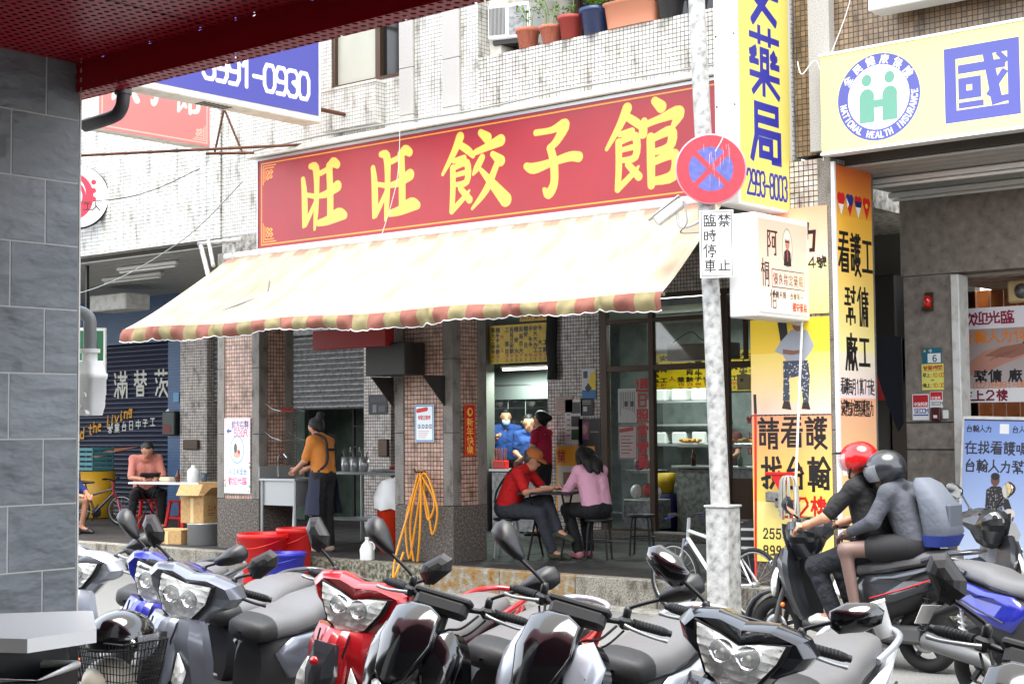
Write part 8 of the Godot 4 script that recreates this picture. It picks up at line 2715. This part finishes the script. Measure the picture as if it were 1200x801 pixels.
	print_board("security_sticker", "smaller red security sticker right of the larger one", "sticker", Transform3D(Basis(), V(-6.79, 2.02, -14.982)), 0.14, 0.17, p)
	t = thing("card_reader", "dark red card reader box on the pier", "box", V(-6.79, 1.8, -14.99))
	st = new_st()
	span(st, -0.05, 0.05, 0, 0.14, 0, 0.04, 0.008)
	put("case", st, mt(Color(0.28, 0.05, 0.07), 0.4), t)
	st = new_st()
	span(st, -0.02, 0.02, 0.03, 0.06, 0.041, 0.044)
	put("sensor", st, M.plastic_bag, t)
	st = new_st()
	span(st, -6.72, -6.66, 1.82, 1.91, -14.99, -14.965, 0.006)
	tag(put("door_button", st, M.white), "small white door button beside the card reader", "button")
	# welcome poster on the wood wall, speaker, sandwich board
	p = Print.new(400, 470, Color(0.88, 0.87, 0.88))
	words(p, "歡迎光臨", 16, 20, 62, 66, Vector2(62, 0), 8, Color(0.52, 0.06, 0.22))
	p.fade(0, 105, 400, 400, Color(0.62, 0.56, 0.54), Color(0.72, 0.68, 0.68))
	words(p, "台翰人力仲介", 8, 112, 62, 66, Vector2(64, 0), 8, Color(0.84, 0.48, 0.16))
	p.poly([20, 290, 120, 215, 230, 190, 300, 190, 330, 215, 300, 250, 220, 280, 130, 320, 30, 340], Color(0.72, 0.52, 0.45)); p.poly([120, 240, 200, 200, 290, 185, 360, 180, 350, 225, 250, 255], Color(0.58, 0.39, 0.32)); p.poly([300, 180, 380, 150, 400, 200, 350, 235], Color(0.12, 0.14, 0.16))
	for k in 4: p.seg(Vector2(150 + k * 26, 262 - k * 8), 3, Vector2(200 + k * 26, 228 - k * 6), 2, Color(0.42, 0.26, 0.22))
	words(p, "幫傭", 70, 310, 66, 60, Vector2(68, 0), 8, Color(0.08, 0.08, 0.1)); words(p, "廠工", 232, 310, 66, 60, Vector2(76, 0), 8, Color(0.08, 0.08, 0.1))
	words(p, "(02)8991-8867", 50, 368, 34, 34, Vector2(24, 0), 4, Color(0.86, 0.5, 0.2))
	p.rect(0, 402, 400, 470, Color(0.90, 0.90, 0.90)); words(p, "在上2樓", 4, 408, 56, 54, Vector2(56, 0), 8, Color(0.46, 0.05, 0.18))
	print_board("welcome_poster", "large grey and white poster with clasped hands inside the right shop", "poster", Transform3D(Basis(), V(-6.35, 2.49, -15.62)), 0.92, 1.0, p)
	t = thing("loudspeaker", "small beige wall speaker above the clasped-hands poster", "speaker", V(-6.1, 3.02, -15.7))
	st = new_st()
	span(st, -0.16, 0.16, 0, 0.24, -0.1, 0.1, 0.02)
	put("case", st, mt(Color(0.72, 0.62, 0.44), 0.5), t)
	st = new_st()
	lathe(st, [[0, 0], [0.075, 0], [0.08, 0.008], [0, 0.01]], 20, Transform3D(Basis(Vector3.RIGHT, PI / 2), V(0, 0.12, 0.1)))
	put("cone", st, M.dull_steel, t)
	t = thing("sandwich_board", "tilted blue standing board with carer photo before the right shop", "sign", V(-6.0, S, -14.55), 0.12)
	p = Print.new(340, 760, Color(0.55, 0.66, 0.86))
	p.fade(0, 0, 340, 760, Color(0.46, 0.58, 0.82), Color(0.78, 0.83, 0.92))
	p.rect(0, 0, 340, 8, Color(0.2, 0.12, 0.3))
	var ink := Color(0.06, 0.07, 0.12)
	words(p, "台翰人力", 10, 30, 34, 36, Vector2(33, 0), 4, ink); p.rect(180, 22, 226, 70, Color(0.9, 0.9, 0.9)); words(p, "台人", 240, 30, 34, 36, Vector2(33, 0), 4, ink)
	words(p, "在找看護嗎", 6, 110, 64, 66, Vector2(64, 0), 7, ink); words(p, "台翰人力幫你", 6, 200, 60, 66, Vector2(60, 0), 7, ink)
	p.disc(165, 300, 22, 30, Color(0.40, 0.27, 0.22)); p.disc(165, 282, 22, 18, Color(0.06, 0.05, 0.06)); p.poly([122, 350, 150, 330, 190, 330, 222, 360, 262, 470, 230, 480, 205, 420, 205, 520, 130, 520, 130, 440, 118, 460], Color(0.14, 0.14, 0.16))
	rng.seed = 14
	for k in 90: p.rect(rng.randf_range(130, 210), rng.randf_range(345, 500), rng.randf_range(130, 210) + 5, 502, Color(0.14, 0.14, 0.16)) if false else p.disc(rng.randf_range(130, 214), rng.randf_range(345, 510), 3, 3, Color(0.55, 0.55, 0.56))
	p.disc(240, 480, 22, 28, Color(0.38, 0.27, 0.22)); p.disc(240, 460, 28, 22, Color(0.82, 0.80, 0.76)); p.poly([180, 540, 210, 505, 270, 505, 300, 560, 280, 610, 200, 610], Color(0.66, 0.66, 0.66))
	p.poly([190, 600, 285, 600, 295, 730, 262, 730, 250, 640, 226, 730, 190, 730], Color(0.24, 0.26, 0.32))
	for k in 120: p.disc(rng.randf_range(192, 290), rng.randf_range(604, 724), 3, 3, Color(0.72, 0.73, 0.76) if k % 2 else Color(0.12, 0.13, 0.18))
	sheet("print", Transform3D(Basis(Vector3.BACK, -0.03) * Basis(Vector3.RIGHT, -0.1), V(0, 0.78, 0.02)), 0.66, 1.5, printed(p, 0.35), t)
	st = new_st()
	box(st, V(0, 0.78, 0.0), V(0.72, 1.56, 0.03), 0.008, Basis(Vector3.BACK, -0.03) * Basis(Vector3.RIGHT, -0.1))
	put("frame", st, M.off_white, t)
	st = new_st()
	box(st, V(0, 0.74, -0.3), V(0.68, 1.5, 0.02), 0.0, Basis(Vector3.RIGHT, 0.2))
	put("rear_leg", st, M.off_white, t)
	# broom, squeegee and mop against the front banner
	t = thing("squeegee", "red long-handled squeegee standing against the yellow banner", "squeegee", V(-7.53, S, -12.62))
	st = new_st()
	tube(st, [V(0.03, 0.0, 0.1), V(0, 1.62, 0)], 0.012, 8)
	put("handle", st, M.red_plastic, t)
	st = new_st()
	tube(st, [V(0.0, 1.6, 0), V(-0.005, 1.78, 0)], 0.014, 8)
	put("grip", st, M.black, t)
	t = thing("broom_rack", "red bracket with grey brush heads on the yellow banner", "broom", V(-7.3, 1.3, -12.68))
	st = new_st()
	span(st, -0.16, 0.16, 0.0, 0.03, -0.02, 0.03, 0.006); prism(st, P2([-0.1, 0, 0.1, 0, 0.02, -0.14, -0.02, -0.14]), Transform3D(Basis(), V(0, 0, 0.02)), 0.02)
	put("bracket", st, M.red_plastic, t)
	for k in 3:
		st = new_st()
		box(st, V(-0.08 + k * 0.1, -0.2 - k * 0.05, 0.02), V(0.15, 0.1, 0.05), 0.012)
		put("brush_head", st, M.dull_steel, t)
	t = thing("mop", "white-handled string mop standing against the yellow banner", "mop", V(-7.05, S, -12.55))
	st = new_st()
	tube(st, [V(-0.02, 0.0, 0.12), V(0.0, 2.55, -0.14)], 0.012, 8)
	put("handle", st, M.white, t)
	st = new_st()
	rng.seed = 3
	for k in 40:
		var a := rng.randf() * TAU
		tube(st, curve([V(-0.09, 1.02, 0.02), V(-0.09 + cos(a) * 0.08, 0.98, 0.02 + sin(a) * 0.06), V(-0.09 + cos(a) * 0.1, 0.62 + rng.randf() * 0.12, 0.02 + sin(a) * 0.06)], 3), 0.007, 4)
	put("strings", st, mt(Color(0.62, 0.62, 0.58), 0.9), t).set_meta("kind", "stuff")
	t = thing("black_bag", "black bag with white straps on the arcade floor behind the post", "bag", V(-8.05, S + 0.2, -13.2), 0.3)
	st = new_st()
	loft(st, [ring_at(V(0, 0, 0), V(0.2, 0, 0), V(0, 0, 0.12), 18, 4.0), ring_at(V(0, 0.26, 0), V(0.21, 0, 0), V(0, 0, 0.13), 18, 4.0), ring_at(V(0, 0.36, 0), V(0.19, 0, 0), V(0, 0, 0.1), 18, 3.0)])
	put("body", st, M.scooter_plastic, t)
	for k in 3:
		st = new_st()
		span(st, 0.02, 0.2, 0.08 + k * 0.09, 0.105 + k * 0.09, 0.128, 0.138)
		put("strap", st, M.plastic_bag, t)
	t = thing("bag_stand", "low dark crate carrying the black bag", "crate", V(-8.05, S, -13.2), 0.3)
	st = new_st()
	box(st, V(0, 0.1, 0), V(0.4, 0.19, 0.26), 0.01)
	put("sides", st, M.scooter_plastic, t)
	bicycle("white and blue bicycle parked at the kerb behind the steel post", V(-7.72, 0.012, -12.15), deg_to_rad(78), 0.33, M.paint_white, M.paint_silver)

func build_near_side():
	var st: SurfaceTool
	# tiled wall at the left: each slate tile is its own piece
	var t := thing("slate_wall", "grey slate-tiled pillar at the left edge of the view", "wall", V(-5.145, 0, -3.52))
	st = new_st()
	span(st, -0.6, -0.014, 0.12, 3.3, 0.004, 6.0)
	put("core", st, M.concrete, t)
	var slates := []
	for k in 3:
		var m := mt(Color.WHITE, 0.5)
		var a: float = [0.0, 0.025, -0.02][k]
		m.albedo_texture = noise_tex(0.012, [Color(0.43 + a, 0.45 + a, 0.465 + a), Color(0.47 + a, 0.49 + a, 0.505 + a), Color(0.50 + a, 0.52 + a, 0.535 + a)], 71 + k, 256, 4)
		m.normal_enabled = true
		m.normal_texture = M.get("slate_normal") if M.has("slate_normal") else noise_tex(0.012, [], 75, 512, 4, 10.0, FastNoiseLite.TYPE_PERLIN)
		M.slate_normal = m.normal_texture
		m.uv1_triplanar = true
		m.uv1_world_triplanar = true
		m.uv1_scale = V(0.8, 1.7, 0.8)
		m.uv1_offset = V(k * 0.37, k * 0.21, k * 0.53)
		slates.append(m)
	rng.seed = 12
	for row in 10:
		var y := 0.98 + row * 0.25
		var z := -0.2 if row % 2 else -0.35
		z += 0.0
		while z < 1.6:
			var z0 := maxf(z, 0.0)
			var z1 := z + 0.5
			if z1 > z0 + 0.02:
				st = new_st()
				span(st, -0.012, 0.0, y + 0.0025, y + 0.2475, z0 + 0.0025, z1 - 0.0025, 0.002)
				put("tile", st, slates[rng.randi_range(0, 2)], t)
			z += 0.5
	st = new_st()
	span(st, -0.6, 0.002, 0.98, 3.3, -0.008, -0.0005)
	put("edge_trim", st, M.off_white, t)
	st = new_st()
	span(st, -0.605, 0.004, 0.12, 0.975, -0.01, 6.0, 0.003)
	put("plinth", st, gloss(Color(0.09, 0.095, 0.11), 0.25, 0.5), t)
	st = new_st()
	span(st, -0.013, -0.0016, 0.98, 3.3, 0.0005, 1.9)
	put("grout", st, mt(Color(0.72, 0.72, 0.71), 0.9), t)
	# white counter
	t = thing("counter", "white counter top with rounded edge in the lower left corner", "counter", V(-4.4, 0, -3.09))
	st = new_st()
	prism(st, P2([0.0, 0.0, 0.03, 0.02, 0.06, 0.30, -0.6, 0.65, -0.74, 0.1, -0.45, -0.27, -0.42, -0.28]), Transform3D(Basis(V(1, 0, 0), V(0, 0, 1), V(0, 1, 0)), V(0, 1.1, 0)), 0.045)
	put("counter_top", st, mt(Color(0.93, 0.93, 0.92), 0.4), t)
	st = new_st()
	prism(st, P2([-0.09, 0.05, -0.04, 0.40, -0.6, 0.7, -0.72, 0.12, -0.45, -0.2]), Transform3D(Basis(V(1, 0, 0), V(0, 0, 1), V(0, 1, 0)), V(0, 1.054, 0)), 0.93)
	put("cabinet", st, gloss(Color(0.09, 0.10, 0.11), 0.3, 0.5), t)
	t = thing("open_bin", "dark open box with a white rim under the counter", "box", V(-4.42, 0.12, -2.78), 0.6)
	st = new_st()
	for q in [[-0.16, -0.15, -0.16, 0.16], [0.15, 0.16, -0.16, 0.16], [-0.15, 0.15, -0.16, -0.15], [-0.15, 0.15, 0.15, 0.16]]: span(st, q[0], q[1], 0, 0.86, q[2], q[3])
	span(st, -0.15, 0.15, 0, 0.02, -0.15, 0.15)
	put("sides", st, mt(Color(0.06, 0.10, 0.09), 0.4), t)
	st = new_st()
	tube(st, [V(-0.16, 0.87, -0.16), V(0.16, 0.87, -0.16), V(0.16, 0.87, 0.16), V(-0.16, 0.87, 0.16), V(-0.16, 0.87, -0.16)], 0.014, 6)
	put("rim", st, M.white, t)
	# red perforated canopy: real holes cut through thin sheets
	var p := Image.create(256, 256, false, Image.FORMAT_RGBA8)
	var red := Color(0.74, 0.045, 0.15)
	p.fill(red)
	for i in 8:
		for j in 8:
			var c := Vector2(i * 32 + 16 + (0 if j % 2 else 0), j * 32 + 16)
			for y in range(-10, 11):
				for x in range(-10, 11):
					if x * x + y * y < 72: p.set_pixel(int(c.x) + x, int(c.y) + y, Color(red.r, red.g, red.b, 0.0))
	var m := mt(Color.WHITE, 0.36)
	m.albedo_texture = ImageTexture.create_from_image(p)
	m.transparency = BaseMaterial3D.TRANSPARENCY_ALPHA_SCISSOR
	m.alpha_scissor_threshold = 0.5
	tri_map(m, 1.0 / (8 * 0.038))
	var sparse := Image.create(256, 256, false, Image.FORMAT_RGBA8)
	sparse.fill(red)
	for c in [[48, 80], [176, 208]]:
		for y in range(-8, 9):
			for x in range(-8, 9):
				if x * x + y * y < 60: sparse.set_pixel(c[0] + x, c[1] + y, Color(red.r, red.g, red.b, 0.0))
	var m2: StandardMaterial3D = m.duplicate()
	m2.albedo_texture = ImageTexture.create_from_image(sparse)
	t = thing("red_canopy", "dark red perforated metal canopy soffit at upper left", "canopy", V(0, 0, -3.5))
	for k in 9:
		st = new_st()
		st.set_smooth_group(-1)
		var x0 := -7.9 + k * 1.2
		quad(st, V(x0 + 0.004, 3.205, 0.0), V(x0 + 1.196, 3.205, 0.0), V(x0 + 1.196, 3.205, 2.4), V(x0 + 0.004, 3.205, 2.4), V(x0, 4, 0))
		put("soffit_panel", st, m, t)
		st = new_st()
		st.set_smooth_group(-1)
		quad(st, V(x0 + 0.004, 3.09, -0.002), V(x0 + 1.196, 3.09, -0.002), V(x0 + 1.196, 3.204, -0.002), V(x0 + 0.004, 3.204, -0.002), V(x0, 3.15, -1))
		quad(st, V(x0 + 0.004, 3.09, -0.003), V(x0 + 1.196, 3.09, -0.003), V(x0 + 1.196, 3.09, -0.10), V(x0 + 0.004, 3.09, -0.10), V(x0, 4, 0))
		put("fascia_panel", st, m, t)
		st = new_st()
		st.set_smooth_group(-1)
		quad(st, V(x0 + 0.004, 3.09, -0.102), V(x0 + 1.196, 3.09, -0.102), V(x0 + 1.196, 4.3, -0.102), V(x0 + 0.004, 4.3, -0.102), V(x0, 3.5, 1))
		put("outer_panel", st, m2, t)
	st = new_st()
	span(st, -7.9, 3.0, 3.212, 3.25, 0.02, 2.4)
	put("backing", st, M.black, t)
	st = new_st()
	span(st, -7.9, 3.0, 3.6, 3.75, -0.06, 2.4)
	put("roof_deck", st, M.concrete, t)
	# the near building the view is taken from
	t = thing("near_building", "plain building on the near side behind the viewpoint", "building")
	st = new_st()
	span(st, -30, 16, 3.4, 3.78, -1.09, 5.0)
	put("ceiling", st, M.cream_wall, t)
	st = new_st()
	span(st, -30, 16, 0.12, 3.4, 4.6, 5.0)
	put("back_wall", st, M.cream_wall, t)
	# grey elbow pipe and white gas meter on the far side of the slate wall
	t = thing("gas_meter", "white cast gas meter with grey elbow pipe beyond the slate wall", "meter", V(-5.21, 1.80, -3.62))
	st = new_st()
	loft(st, [ring_at(V(0, 0.02, 0), V(0.05, 0, 0), V(0, 0, 0.035), 18, 5.0), ring_at(V(0, 0.06, 0), V(0.062, 0, 0), V(0, 0, 0.042), 18, 5.0), ring_at(V(0, 0.16, 0), V(0.064, 0, 0), V(0, 0, 0.042), 18, 5.0), ring_at(V(0, 0.165, 0), V(0.07, 0, 0), V(0, 0, 0.048), 18, 5.0), ring_at(V(0, 0.185, 0), V(0.07, 0, 0), V(0, 0, 0.048), 18, 5.0), ring_at(V(0, 0.19, 0), V(0.062, 0, 0), V(0, 0, 0.042), 18, 5.0), ring_at(V(0, 0.235, 0), V(0.05, 0, 0), V(0, 0, 0.035), 18, 4.0)])
	put("case", st, M.white, t)
	for a in [[-0.03, 0.1], [0.03, 0.1], [0.0, 0.055], [-0.035, 0.03], [0.035, 0.03]]:
		st = new_st()
		tube(st, [V(a[0], a[1], 0.03), V(a[0], a[1], 0.05)], 0.012, 10)
		put("bolt", st, M.white, t)
	st = new_st()
	tube(st, [V(0.0, 0.235, 0), V(0.0, 0.27, 0)], 0.03, 14); tube(st, [V(0.0, 0.27, 0), V(0.0, 0.285, 0)], 0.04, 14)
	put("coupling", st, M.off_white, t)
	st = new_st()
	tube(st, curve([V(0.0, 0.285, 0), V(0.0, 0.36, 0), V(-0.01, 0.41, 0.0), V(-0.06, 0.435, 0.01), V(-0.14, 0.44, 0.03)], 5), 0.026, 12)
	put("elbow_pipe", st, mt(Color(0.42, 0.43, 0.43), 0.5), t)
	t = thing("drain_elbow", "grey plastic drain elbow under the red canopy", "pipe", V(-5.0, 3.0, -3.62))
	st = new_st()
	tube(st, curve([V(0.0, 0.14, 0), V(0.0, 0.06, 0), V(-0.02, 0.02, 0.0), V(-0.07, 0.0, 0.0), V(-0.25, -0.01, 0.0)], 5), 0.027, 12)
	put("bend", st, mt(Color(0.30, 0.29, 0.30), 0.5), t)
	st = new_st()
	tube(st, [V(0.0, 0.08, 0), V(0.0, 0.115, 0)], 0.034, 14)
	put("collar", st, mt(Color(0.35, 0.34, 0.35), 0.5), t)
	# green, white and red shop sign peeping out behind the meter
	t = thing("banded_sign", "green and red banded sign half hidden behind the gas meter", "sign", V(-19.12, 2.37, -13.2))
	var q := Print.new(128, 240, Color(0.86, 0.86, 0.85))
	q.rect(6, 6, 122, 116, Color(0.03, 0.36, 0.20)); q.rect(6, 126, 122, 234, Color(0.76, 0.08, 0.16)); q.rect(70, 40, 100, 74, Color(0.08, 0.08, 0.3)); q.glyph(G["4"], 60, 150, 50, 60, 7, Color(0.92, 0.92, 0.92))
	sheet("face", facing(V(0.06, 0.42, 0), V(0.85, 0, 0.52)), 0.5, 0.95, printed(q, 0.35), t)
	st = new_st()
	box(st, V(0.02, 0.42, -0.03), V(0.54, 0.99, 0.08), 0.01, facing(Vector3.ZERO, V(0.85, 0, 0.52)).basis)
	put("cabinet", st, M.off_white, t)
	st = new_st()
	rod(st, V(0.0, 0.9, -0.03), V(0.0, 1.84, -0.03), 0.04)
	put("hanger", st, M.dark_metal, t)

func build_riders():
	var at := V(-5.38, 0, -10.38)
	var turn := deg_to_rad(88.0)
	var sc := scooter("black scooter being ridden past with two people aboard", at, turn, {"body": M.paint_dark, "accent": M.paint_dark, "mirror": 0, "lean": 0.0, "steer": 0.0, "rail": M.paint_dark, "stripe": M.tail_red}, "scooters on the road")
	for n in sc.get_children():
		if n.name.begins_with("side_stand"): n.rotation.x = 0.0
	# the riders face the scooter's -z: their own +z is turned half round
	var J := sit_pose(0.75)
	J.merge({"hip": V(0, 0.88, -0.2), "chest": V(0, 1.19, -0.13), "neck": V(0, 1.35, -0.09), "head": V(0, 1.475, -0.05), "look": V(0, -0.05, 1), "up": V(0, 1, 0.02), "shL": V(0.18, 1.30, -0.11), "shR": V(-0.18, 1.30, -0.11), "elL": V(0.29, 1.09, 0.06), "elR": V(-0.29, 1.09, 0.06), "wrL": V(0.285, 1.03, 0.22), "wrR": V(-0.285, 1.03, 0.22), "hjL": V(0.09, 0.86, -0.16), "hjR": V(-0.09, 0.86, -0.16), "knL": V(0.17, 0.72, 0.22), "knR": V(-0.17, 0.72, 0.22), "anL": V(0.14, 0.37, 0.08), "anR": V(-0.14, 0.37, 0.08), "toL": V(0.15, 0.335, 0.22), "toR": V(-0.15, 0.335, 0.22)}, true)
	var denim := cloth(Color(0.10, 0.11, 0.14), 0.85, 1.4)
	var t := person("person in black T-shirt and red helmet driving the scooter", at, turn + PI, J, {"shirt": M.black_cloth, "trousers": denim, "shoes": mt(Color(0.80, 0.80, 0.79), 0.6), "sleeve": 0.42, "cell": 0.012, "curl": V(0, -1, 0.3)}, "riders on the moving scooter")
	crash_helmet(t, J, gloss(Color(0.76, 0.07, 0.08), 0.2), true)
	J = sit_pose(0.8)
	J.merge({"hip": V(0, 0.90, -0.53), "chest": V(0, 1.17, -0.43), "neck": V(0, 1.32, -0.36), "head": V(0.06, 1.41, -0.30), "look": V(0.3, -0.25, 1), "up": V(0.1, 1, 0.2), "shL": V(0.17, 1.27, -0.38), "shR": V(-0.17, 1.27, -0.38), "elL": V(0.25, 1.07, -0.30), "elR": V(-0.25, 1.07, -0.30), "wrL": V(0.20, 0.98, -0.08), "wrR": V(-0.20, 0.98, -0.08), "hjL": V(0.1, 0.89, -0.50), "hjR": V(-0.1, 0.89, -0.50), "knL": V(0.26, 0.86, -0.08), "knR": V(-0.26, 0.86, -0.08), "anL": V(0.24, 0.44, -0.14), "anR": V(-0.24, 0.44, -0.14), "toL": V(0.25, 0.39, 0.0), "toR": V(-0.25, 0.39, 0.0)}, true)
	t = person("person in grey jacket with backpack and dark red shoes riding pillion", at, turn + PI, J, {"shirt": cloth(Color(0.27, 0.28, 0.31), 0.85, 0.7), "trousers": mt(Color(0.09, 0.09, 0.10), 0.8), "leg": 0.26, "skin": Color(0.44, 0.35, 0.32), "shoes": mt(Color(0.40, 0.07, 0.12), 0.6), "sleeve": 0.95, "cell": 0.012, "curl": V(0, -1, 0.3)}, "riders on the moving scooter")
	crash_helmet(t, J, gloss(Color(0.14, 0.15, 0.17), 0.3), true)
	var st := new_st()
	loft(st, [ring_at(V(0, 0.92, -0.70), V(0.14, 0, 0), V(0, 0, 0.08), 18, 3.5), ring_at(V(0, 1.0, -0.72), V(0.165, 0, 0), V(0, 0, 0.11), 18, 3.5), ring_at(V(0, 1.2, -0.68), V(0.16, 0, 0), V(0, 0, 0.11), 18, 3.5), ring_at(V(0, 1.34, -0.60), V(0.13, 0, 0), V(0, 0, 0.08), 18, 3.0), ring_at(V(0, 1.38, -0.57), V(0.08, 0, 0), V(0, 0, 0.04), 18, 2.5)])
	var bp := put("backpack", st, cloth(Color(0.36, 0.38, 0.42), 0.75, 0.4), t)
	st = new_st()
	loft(st, [ring_at(V(0, 0.90, -0.70), V(0.15, 0, 0), V(0, 0, 0.09), 18, 3.5), ring_at(V(0, 0.98, -0.715), V(0.17, 0, 0), V(0, 0, 0.115), 18, 3.5)])
	put("bottom", st, mt(Color(0.12, 0.20, 0.50), 0.7), bp)
	st = new_st()
	box(st, V(0, 1.12, -0.80), V(0.2, 0.16, 0.04), 0.015)
	put("pocket", st, mt(Color(0.30, 0.32, 0.36), 0.75), bp)

func crash_helmet(t: Node3D, J: Dictionary, m: Material, visor: bool):
	var f := head_frame(J)
	var st := new_st()
	var prof := []
	for i in 13:
		var a := deg_to_rad(-40 + i * 130.0 / 12.0)
		prof.append([maxf(cos(a) * 0.135, 0.0), sin(a) * 0.132])
	prof[12] = [0.0, 0.132]
	lathe(st, prof, 28, f * Transform3D(Basis.from_scale(V(0.95, 1, 1.12)), V(0, 0.035, -0.015)))
	var h := put("helmet", st, m, t)
	st = new_st()
	prism(st, P2([-0.10, 0.0, -0.085, 0.05, 0.0, 0.07, 0.085, 0.05, 0.10, 0.0]), f * Transform3D(Basis(Vector3.RIGHT, PI / 2 + 0.15), V(0, 0.085, 0.115)), 0.008)
	put("peak", st, M.scooter_black, h)
	if visor:
		st = new_st()
		for i in 14:
			for j in 4:
				var q := []
				for d in [[0, 0], [1, 0], [1, 1], [0, 1]]:
					var a := deg_to_rad(-75 + (i + d[0]) * 150.0 / 14.0)
					var e := deg_to_rad(-35 + (j + d[1]) * 13.0)
					q.append(f * (V(sin(a) * cos(e) * 0.14, sin(e) * 0.138 + 0.035, cos(a) * cos(e) * 0.162 - 0.012)))
				st.set_smooth_group(0)
				quad(st, q[0], q[1], q[2], q[3], f * V(0, 0.03, 0))
		put("visor", st, M.clear_plastic, h)
	st = new_st()
	for s in [-1.0, 1.0]: tube(st, [f * V(s * 0.115, -0.03, 0.0), f * V(s * 0.07, -0.1, 0.04), f * V(0, -0.115, 0.05)], 0.008, 5)
	put("chin_strap", st, M.scooter_black, h)
# ---------------------------------------------------------------- assembly
func _ready():
	var cam := Camera3D.new()
	cam.name = "camera"
	cam.fov = 25.088
	cam.near = 0.05
	cam.far = 400.0
	add_child(cam)
	cam.position = V(0, 1.75, 0)
	cam.basis = Basis(Vector3.UP, deg_to_rad(39.8056)) * Basis(Vector3.RIGHT, deg_to_rad(3.2592)) * Basis(Vector3.BACK, deg_to_rad(-0.5))
	cam.current = true
	var env := Environment.new()
	env.background_mode = Environment.BG_SKY
	var sky := Sky.new()
	var psm := ProceduralSkyMaterial.new()
	psm.sky_top_color = Color(0.80, 0.84, 0.90)
	psm.sky_horizon_color = Color(0.90, 0.91, 0.92)
	psm.ground_horizon_color = Color(0.5, 0.5, 0.5)
	psm.ground_bottom_color = Color(0.3, 0.3, 0.3)
	psm.sky_curve = 0.3
	psm.sun_angle_max = 1.0
	sky.sky_material = psm
	env.sky = sky
	env.background_energy_multiplier = 1.0
	env.tonemap_mode = Environment.TONE_MAPPER_LINEAR
	env.tonemap_exposure = 5.4
	env.sdfgi_enabled = true
	env.ssao_enabled = true
	env.ssil_enabled = true
	var we := WorldEnvironment.new()
	we.name = "environment"
	we.environment = env
	add_child(we)
	var sun := DirectionalLight3D.new()
	sun.name = "sun"
	sun.light_energy = 0.5
	sun.light_color = Color(1.0, 0.995, 0.985)
	sun.light_angular_distance = 40.0
	sun.shadow_enabled = true
	sun.rotation = Vector3(deg_to_rad(-72), deg_to_rad(35), 0)
	add_child(sun)
	make_materials()
	build_ground()
	build_restaurant()
	build_left_building()
	build_right_building()
	build_main_sign()
	build_awning()
	build_signs()
	build_more_signs()
	build_people()
	build_scooters()
	build_props()
	build_rooms()
	build_right_side()
	build_near_side()
	build_riders()
